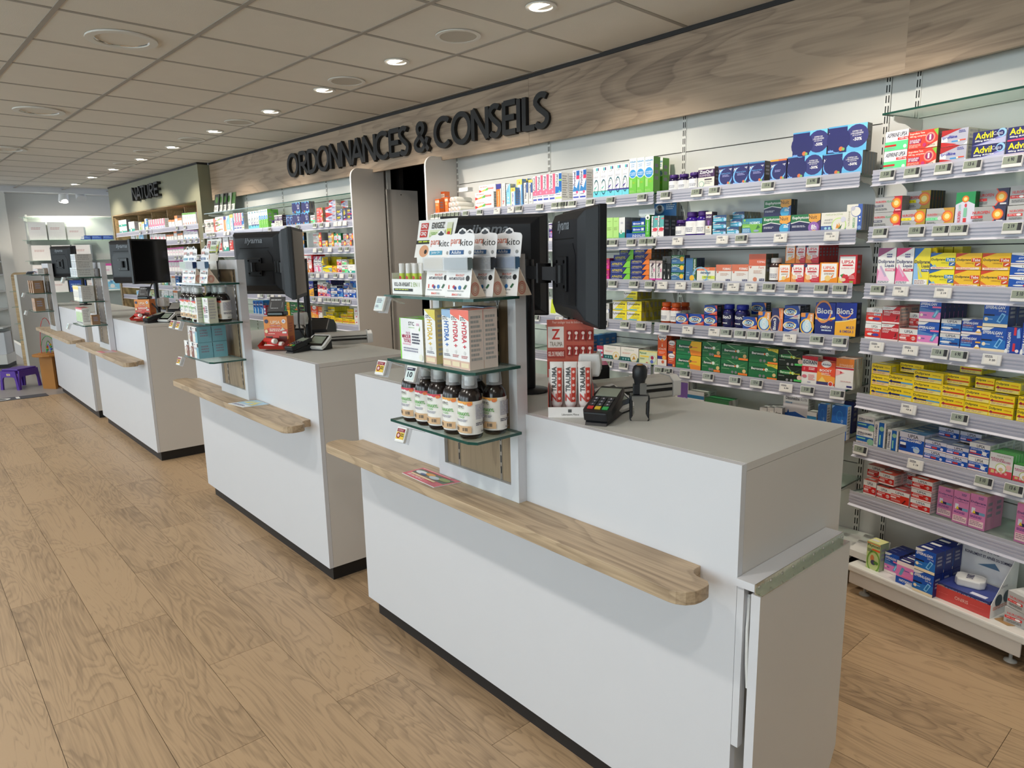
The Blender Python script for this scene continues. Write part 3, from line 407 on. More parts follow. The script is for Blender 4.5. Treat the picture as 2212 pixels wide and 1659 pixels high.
upsat|tall white and red vitamin box|.05|d23,b11,d22|P .05,.06,.9,.4,.9,.95,.05,.95 fff;P 0,0,.3,0,0,.25 fc4;B .14 .7 .84 .82 d45 UPSA;R .2 .62 .78 .67 d34;T .14 .52 .84 .58 e67 ACÉROLA 1000;C .3 .26 .13 d34;C .45 .26 .1 d34;E .25 .14 .18 .06 fdb;P .1,.3,.3,.36,.2,.22 494;L .6 .16 .95 .3 3 fbb;R .65 .04 .85 .1 9b4
strep|yellow and white lozenge box|.05|f4f4ee,fff,eee|P .1,.1,.5,.1,.6,.9,.2,.9 de3;W .65 .1 .9 .9 445 Strepsils
greybox|grey sided carton|.05|999,888,999|L .2 .2 .8 .8 5 666
bluewhite|grey white box with blue label|.05|ccc,777,999|R 0 .42 1 .62 35a;C .75 .5 .2 fff;C .25 .1 .14 e44;R .2 .2 .4 .42 eee;T .1 .84 .8 .93 667 DentiBaume
lyso|yellow throat lozenge box|.045|fe3,a92,dc4|P 0,.1,.1,.1,.6,.95,0,.95 eee;B .03 .52 .88 .84 333 Lysopaïne;L .35 .34 .9 .44 1 cb4;P .05,.06,.7,.06,.7,.18,.2,.18 6bd;L .4 .22 .9 .3 1 cb4
bion|royal blue and red vitamin box|.05|14a,124,127|P .3,0,1,0,1,.4 d43;P .8,1,1,1,1,.55 d44;O .4 .5 .42 .3 fff;O .42 .55 .36 .24 fc4;I .1 .38 .85 .66 dff BION3;L .6 .1 .95 .26 2 fc9
biono|royal blue and orange vitamin box|.05|14a,124,127|P .3,0,1,0,1,.4 f84;P .85,1,1,1,1,.55 f94;O .38 .5 .42 .3 fff;O .4 .55 .36 .24 fc4;I .08 .38 .8 .66 dff BION3;L .6 .1 .95 .26 2 fda
bions|royal blue and silver vitamin box|.05|14a,124,127|P .3,0,1,0,1,.4 ccc;P .85,1,1,1,1,.55 aab;O .38 .5 .42 .3 fff;O .4 .55 .36 .24 fc4;I .08 .38 .8 .66 dff BION3;L .6 .1 .95 .26 2 e88
bionv|upright blue vitamin box orange corner|.05|15b,124,ddd|P .35,.5,1,.25,1,1,.6,1 e94;R 0 .8 .35 1 e94;E .5 .35 .36 .3 cef;O .5 .34 .55 .4 fc4;W .35 .1 .65 .68 fff BION3;W .72 .6 .9 .95 fff ENERGIE
bione|upright navy and orange vitamin box|.05|226,124,ddd|R .75 0 1 1 f84;P .6,0,.8,0,.8,1,.6,1,.72,.5 f84;O .35 .3 .5 .4 ca9;W .15 .05 .42 .55 fff Bion3;W .78 .55 .95 .95 fda ENERGIE
bion3o|large royal blue capsule box|.05|13a,113,127|P 0,.48,.5,.42,1,.5,1,.58,.5,.46,0,.56 fd6;R 0 0 1 .44 127;B .06 .66 .86 .84 fff Bion;O .4 .72 .42 .36 e95;C .4 .76 .36 13a;B .08 .66 .82 .84 fff Bion;B .3 .2 .88 .3 fff OMÉGA 3;L .35 .08 .88 .16 1 cde;E .8 .46 .08 .03 a43;L .4 .46 .68 .5 1 aac
bion3m|large blue and amber capsule box|.05|13a,113,127|P 0,0,1,0,1,.52,.5,.44,0,.4 fb3;P 0,.4,.5,.44,1,.52,1,.56,.5,.47,0,.43 fe9;C .45 .74 .34 e95;C .45 .77 .32 13a;B .05 .66 .84 .84 fff Bion3;B .55 .22 .92 .3 658 MULTI;B .25 .1 .9 .18 658 & OMEGA 3;E .78 .5 .1 .03 fc7;L .35 .46 .62 .54 2 aac
purplegreen|purple and lime bottle box|.04|426,eee,334|R 0 0 1 .45 9c4;C .5 .35 .25 e95;B .2 .55 .85 .75 fff 6
cream|cream box with orange fruit|.05|eed,ddd,eee|C .6 .65 .2 e96;R 0 0 1 .12 7bb;C .6 .3 .22 8b6;L .2 .8 .8 .9 2 cba
hexblue|bright blue hexagon box|.06|17c,26a,38c|P .5,.95,.85,.8,.85,.65,.5,.5,.15,.65,.15,.8 138;B .1 .66 .9 .76 fff HEXOMED;R 0 0 1 .06 bcd;R .1 .2 .4 .36 49d;R .6 .06 .8 .38 eff;P .6,.38,.8,.38,.7,.48 eff;L .3 .42 .7 .48 1 def
redjar|raspberry gummy box|.05|b35,a34,245|R .1 .15 .9 .7 def;C .5 .4 .28 47b;C .8 .45 .12 d34;P 0,.85,1,.85,1,1,0,1 c46;L .3 .5 .7 .62 2 fff
natg|white herbal sachet box green foot|.06|f4f2ec,bbb,eee|R 0 0 1 .3 266;T .2 .78 .75 .9 bcb naturactive;L .1 .5 .6 .62 2 eba;C .75 .28 .27 ed9;C .75 .28 .22 f4eedd;P .65,.15,.75,.45,.85,.2 c94;C .15 .15 .06 8bb;C .3 .15 .06 8bb;C .45 .15 .06 8bb;L .7 .06 .95 .1 1 9bb
phytox|pale yellow green lozenge box|.05|e4eec0,dda,dec|R 0 .92 1 1 ed8;B .03 .68 .4 .88 486 Phytoxil;R .05 .5 .55 .6 fd5;E .75 .4 .2 .3 bcd;E .75 .4 .17 .25 e8f0d8;C .74 .5 .12 a35;C .72 .2 .12 67c;L .05 .3 .4 .42 2 9a8;R .4 .06 .5 .12 d45
alvit|tall orange and white syrup box|.06|e63,b53,d75|E .5 .92 .45 .14 fff;B .1 .84 .88 .93 336 Alvityl;E .5 .8 .15 .04 f94;R 0 0 1 .2 f4eee8;R 0 .2 .6 .3 338;C .72 .26 .2 fb5;B .08 .5 .92 .57 fdc VITALITÉ;L .2 .36 .85 .44 2 fba;P .42,.6,.58,.6,.5,.72 fdc;C .6 .12 .15 d64
alvs|small orange red tablet box|.05|d53,a44,c64|E .5 .88 .42 .2 fff;B .14 .76 .86 .9 336 Alvityl;L .2 .5 .8 .6 1 fdb;L .2 .36 .8 .44 1 fb9;R 0 .04 .65 .24 447;C .8 .14 .12 fb6
berocco|green and orange effervescent box|.06|285,253,364|P .6,0,1,0,1,1,.62,1,.52,.55 f93;P .55,.4,1,.3,1,1,.62,1 fc3;E .35 .58 .32 .13 154;B .12 .5 .52 .66 fff Berocca;P .52,.5,.6,.58,.52,.66 f93;L .05 .25 .4 .38 2 9c9;L .62 .5 .9 .6 1 e75;C .52 .2 .07 999
beroccg|dark green effervescent box|.06|274,243,353|E .35 .62 .34 .14 153;B .12 .54 .52 .7 fff Berocca;P .52,.52,.62,.62,.52,.68 e73;P .2,.98,.3,.98,.63,.62 8b8;P .62,.62,.95,.9,.65,.6 7b7;P .62,.62,.95,.3,.6,.58 5a5;C .63 .62 .1 cec;C .63 .62 .06 fff;I .7 .5 .92 .62 9c9 énergie;C .45 .18 .08 888;C .58 .18 .08 888;C .88 .32 .11 ec8;R .66 .04 1 .18 f83;L .05 .32 .35 .4 1 8b8
beroccy|green effervescent box yellow badge|.06|274,243,353|P .55,1,1,.72,1,1 ed4;E .35 .62 .34 .14 153;B .1 .54 .52 .7 fff Berocca;P .52,.52,.62,.62,.52,.68 e73;C .63 .6 .1 cec;C .63 .6 .06 fff;P .62,.62,.95,.4,.6,.58 5a5;I .68 .48 .92 .6 9c9 énergie;C .42 .16 .08 888;C .55 .16 .08 888;R .66 0 1 .12 f83;C .9 .3 .1 ec8;R .66 .86 1 1 ed4;T .7 .89 .97 .98 652 PACK
beroccb|black and green effervescent box|.06|121,221,232|E .35 .6 .34 .14 173;B .1 .52 .5 .68 dfd Berocca;P .5,.5,.62,.6,.5,.68 dc3;C .63 .58 .08 df9;P .62,.6,.35,.98,.4,.98 9c8;P .62,.6,.95,.9,.65,.58 575;B .66 .52 .92 .62 dd4 Boost;C .9 .34 .13 ecb;R .68 .08 1 .2 5c6;C .4 .12 .07 999;C .58 .12 .07 999;L .04 .3 .35 .38 1 9a9
isox|white and red iron supplement box|.05|f4f2ee,ccb,e8d8d8|R 0 .9 1 1 c23;P 0,.9,1,.84,1,.95 c23;B .06 .72 .94 .86 224 iSOXAN;R 0 .44 1 .64 c23;L .45 .5 .92 .6 2 fdd;R .12 .5 .22 .6 e67;E .2 .28 .16 .06 d78;L .45 .14 .9 .36 4 e99;L .4 .04 .7 .1 1 99b
isoxs|small white red striped carton|.08|e8e4e6,cbb,ccc|R 0 .75 1 1 b46;B .15 .35 .75 .65 335 iSOXAN
boost|red and amber boost sachet box|.05|e53,b54,e64|P 0,.15,1,.15,1,.4,0,.6 fa4;P 0,.1,.6,.12,.3,.4 fd7;E .5 .92 .28 .14 fff;B .28 .84 .74 .94 336 Alvityl;B .15 .6 .8 .7 fff BOOST;L .25 .44 .8 .56 2 fdc;R 0 .06 .75 .18 447;R 0 0 1 .05 eee;C .78 .12 .14 fff;C .78 .12 .11 d43
dyna|white box with orange head|.025|f4f2f0,ddd,ecb|R 0 .72 1 1 e83;B .2 .74 .95 .82 fca DYNABIANE;R 0 .64 1 .7 c34;P 0,.4,.5,.53,0,.64 fbb;P .25,.48,.4,.53,.25,.58 c34;L .3 .2 .9 .26 1 dbb;R .65 .05 .95 .11 337
ophta|white and purple eye drop box|.06|eee,ddd,435|R 0 .88 1 1 435;P 0,0,1,.1,1,.4,.2,0 536;B .1 .64 .85 .74 445 Ophtacia;L .1 .52 .5 .58 1 778
purplebox|white edged purple box|.02|eee,aaa,bbb|R .2 0 .95 .94 86b;O .75 .3 .2 .16 a9d
whiteblueband|white box with blue band|.06|eee,ddd,f4f4ee|R 0 .66 1 .82 38b;L .1 .4 .7 .5 1 9ab
sensi|flat white and green lens box|.03|e8eee4,bbb,4a6|R 0 .7 1 1 374;B .06 .36 .4 .58 345 Sensinoptic;R .6 .1 .98 .6 eee;B .66 .3 .94 .5 444 Cromedil;R .6 .1 .98 .18 c34
dawn|small white eye drop carton|.05|e8e8e6,999,ddd|B .15 .66 .85 .8 333 dawn;B .15 .46 .85 .62 333 drop
desom|large white and blue antiseptic box|.07|d8d6da,ccc,ddd|P 0,0,1,0,1,.36,.5,.5,0,.42 15a;B .1 .82 .65 .92 445 Désomédine;T .7 .82 .95 .9 667 0,1%;L .1 .68 .4 .76 1 79b;P .15,.4,.22,.55,.28,.4 15a
bluebox|blue and white contact lens box|.04|26b,eee,48c|W .55 .1 .75 .6 8ad fluide;P 0,.9,.2,1,0,1 9cf;O .5 .7 .2 .16 38c
navybox|dark navy carton|.05|237,227,126|W .6 .1 .8 .6 57a lens
toplex|white syrup carton with red line|.06|eeeae6,ddd,eee|B .1 .66 .75 .82 444 Toplexil;R 0 .5 1 .6 d65;L .1 .2 .8 .4 2 bbb
tubeflat|long white tube box|.05|e8e4de,ccc,eee|R .85 0 1 1 e76;L .1 .4 .7 .6 1 c99
whitered|white carton with red mark|.05|f0ecec,ddd,eee|P .3,.3,.9,.4,.6,.6 c35;L .1 .7 .8 .8 1 bbb
orangetop|white box with orange top|.06|f6f4f0,ddd,e95|R 0 .72 1 1 e84;L .2 .3 .8 .5 2 ccc
greenwhite|white box with green head|.06|f6f4f0,ddd,7b5|R 0 .86 1 1 7b4;C .5 .16 .2 e96;P .1,.1,.5,.3,.3,.1 58c;L .2 .5 .8 .7 3 bcb
pinkpat|white box with pink drawing|.06|f4f0ee,ddd,eee|C .5 .4 .25 e89;C .3 .25 .12 ecc;L .2 .75 .8 .85 1 bbb
purplewhite|white box with lilac head|.06|f6f4f6,ddd,c9c|R 0 .85 1 1 b7b;P .1,0,.8,0,.4,.25 5ac;L .2 .5 .8 .7 2 bbc
pinkwhite|white box with magenta cap band|.06|f8f4f6,eee,d7a|R 0 .8 1 1 d5a;R .2 .35 .8 .5 ecd
mincer|white slimming pack green edges|.05|f4f4f6,ccb,8d4|R 0 0 .05 1 8d4;B .4 .84 .65 .93 333 STC;T .4 .78 .66 .81 8c5 nutrition;T .28 .62 .46 .68 c69 PACK;B .1 .52 .48 .61 b25 MINCEUR;B .16 .42 .48 .51 b25 TOTALE;T .12 .36 .48 .4 d69 PERTE DE POIDS;L .54 .38 .92 .66 4 556;L .15 .18 .85 .3 2 99a;C .9 .1 .08 eed;P .85,.75,.9,.85,.88,.72 7b4;L .75 .84 .9 .9 2 c8a
hydray|tall yellow electrolyte box|.05|f2f2f2,ddc88a,d9c050|R 0 0 1 .14 dba;B .12 .84 .6 .9 333 STC;P .4,.9,1,.8,1,1,0,1 dc5;X .25 .34 .7 .82 db4 HYDRA +;C .5 .28 .12 ddd;L .15 .18 .85 .23 2 778;R .1 .03 .9 .11 edb
hydrab|tall blue electrolyte box|.045|f2f2f2,ddd,46a|R 0 0 1 .14 dba;B .1 .82 .65 .88 333 STC;P 0,.9,1,.85,1,1,0,1 9bd;X .25 .36 .75 .8 26b HYDRA +;C .5 .28 .12 ddd;L .15 .18 .85 .23 2 778;R .1 .03 .9 .11 edb
hydrar|tall red electrolyte box|.045|f2f2f2,e8d8d0,e76|R 0 0 1 .14 dba;B .1 .82 .65 .88 333 STC;P 0,.92,1,.82,1,1,0,1 e76;X .25 .36 .75 .8 c34 HYDRA +;C .5 .28 .12 ddd;L .15 .18 .85 .23 2 b66;R .1 .03 .9 .11 edb
cubebr|white and brown protein box|.07|f0eeec,964,ccc|R .45 0 1 .75 854;T .5 .35 .7 .6 fff 24;R .35 .72 1 .92 fff;C .3 .3 .2 dcb;L .08 .5 .4 .6 2 b88;R .7 .75 .95 .95 222
cubebl|white and blue protein box|.075|f0eeec,7ab0c0,8ab|R .55 0 1 .7 7ab0c0;C .4 .3 .2 eed;L .08 .55 .6 .68 2 98a;R .75 .72 1 .95 222;L .1 .8 .5 .9 1 b9a
kraft|brown kraft carton|.045|caa88c,8a6a4e,9a7a5c|L .2 .3 .8 .7 4 765
greybig|pale grey carton printed side|.06|cdd2d2,c8c8c6,aaa|L .1 .2 .9 .85 7 889;R 0 0 .1 1 8bb
yellowstripe|slim white box yellow stripe|.05|f4f0dc,ddd,ed8|R 0 .75 1 .95 fd5;L .2 .2 .8 .6 4 99a
greenred|slim white box lime stripe|.05|f6f4f0,eee,e55|R 0 .9 1 1 d34;P 0,.1,.6,.2,1,.8,.4,.7 8c3;R .2 .04 .8 .14 334
blueorange|blue and orange sachet bag box|.05|238,275,174|R 0 .7 1 1 2ad;C .5 .4 .3 f93;R 0 0 1 .15 25b;L .2 .8 .8 .92 1 fff
tinpur|purple and red baby food tub|.06|639,528,7a4|R 0 .45 1 .6 7c4;E .5 .25 .45 .22 c24;R .1 .65 .9 .85 84b;R 0 0 1 .06 fff
tinyel|purple and yellow baby food tub|.06|639,528,7a4|R 0 .45 1 .6 7c4;E .5 .25 .45 .22 fc2;R .1 .65 .9 .85 84b;R 0 0 1 .06 fff
tinnavy|navy and amber baby food pack|.06|226,224,334|C .7 .3 .35 d94;R .05 .6 .7 .8 36b;L .1 .64 .6 .76 1 fff
redpack|red and white powder pack|.06|d34,b23,c44|R .1 .55 .9 .75 fcc;R 0 0 1 .2 f86;C .6 .35 .2 fb7
bluepack|blue pouch of wipes|.06|48b,236,57a|R .2 .5 .8 .75 bde;R 0 0 1 .3 236;L .25 .3 .7 .4 1 9cd
blackpack|black bottle pack white cap|.06|223,112,ddd|R 0 .7 1 1 ddd;L .2 .3 .8 .5 2 659
bigwhite|large white nappy carton|.08|f4f2f2,ddd,eee|R .05 .05 .95 .95 faf6f6;L .15 .55 .7 .7 2 dbb
bluestack|blue stacked carton|.07|35a,248,46a|L .1 .3 .9 .7 2 8ad
'''
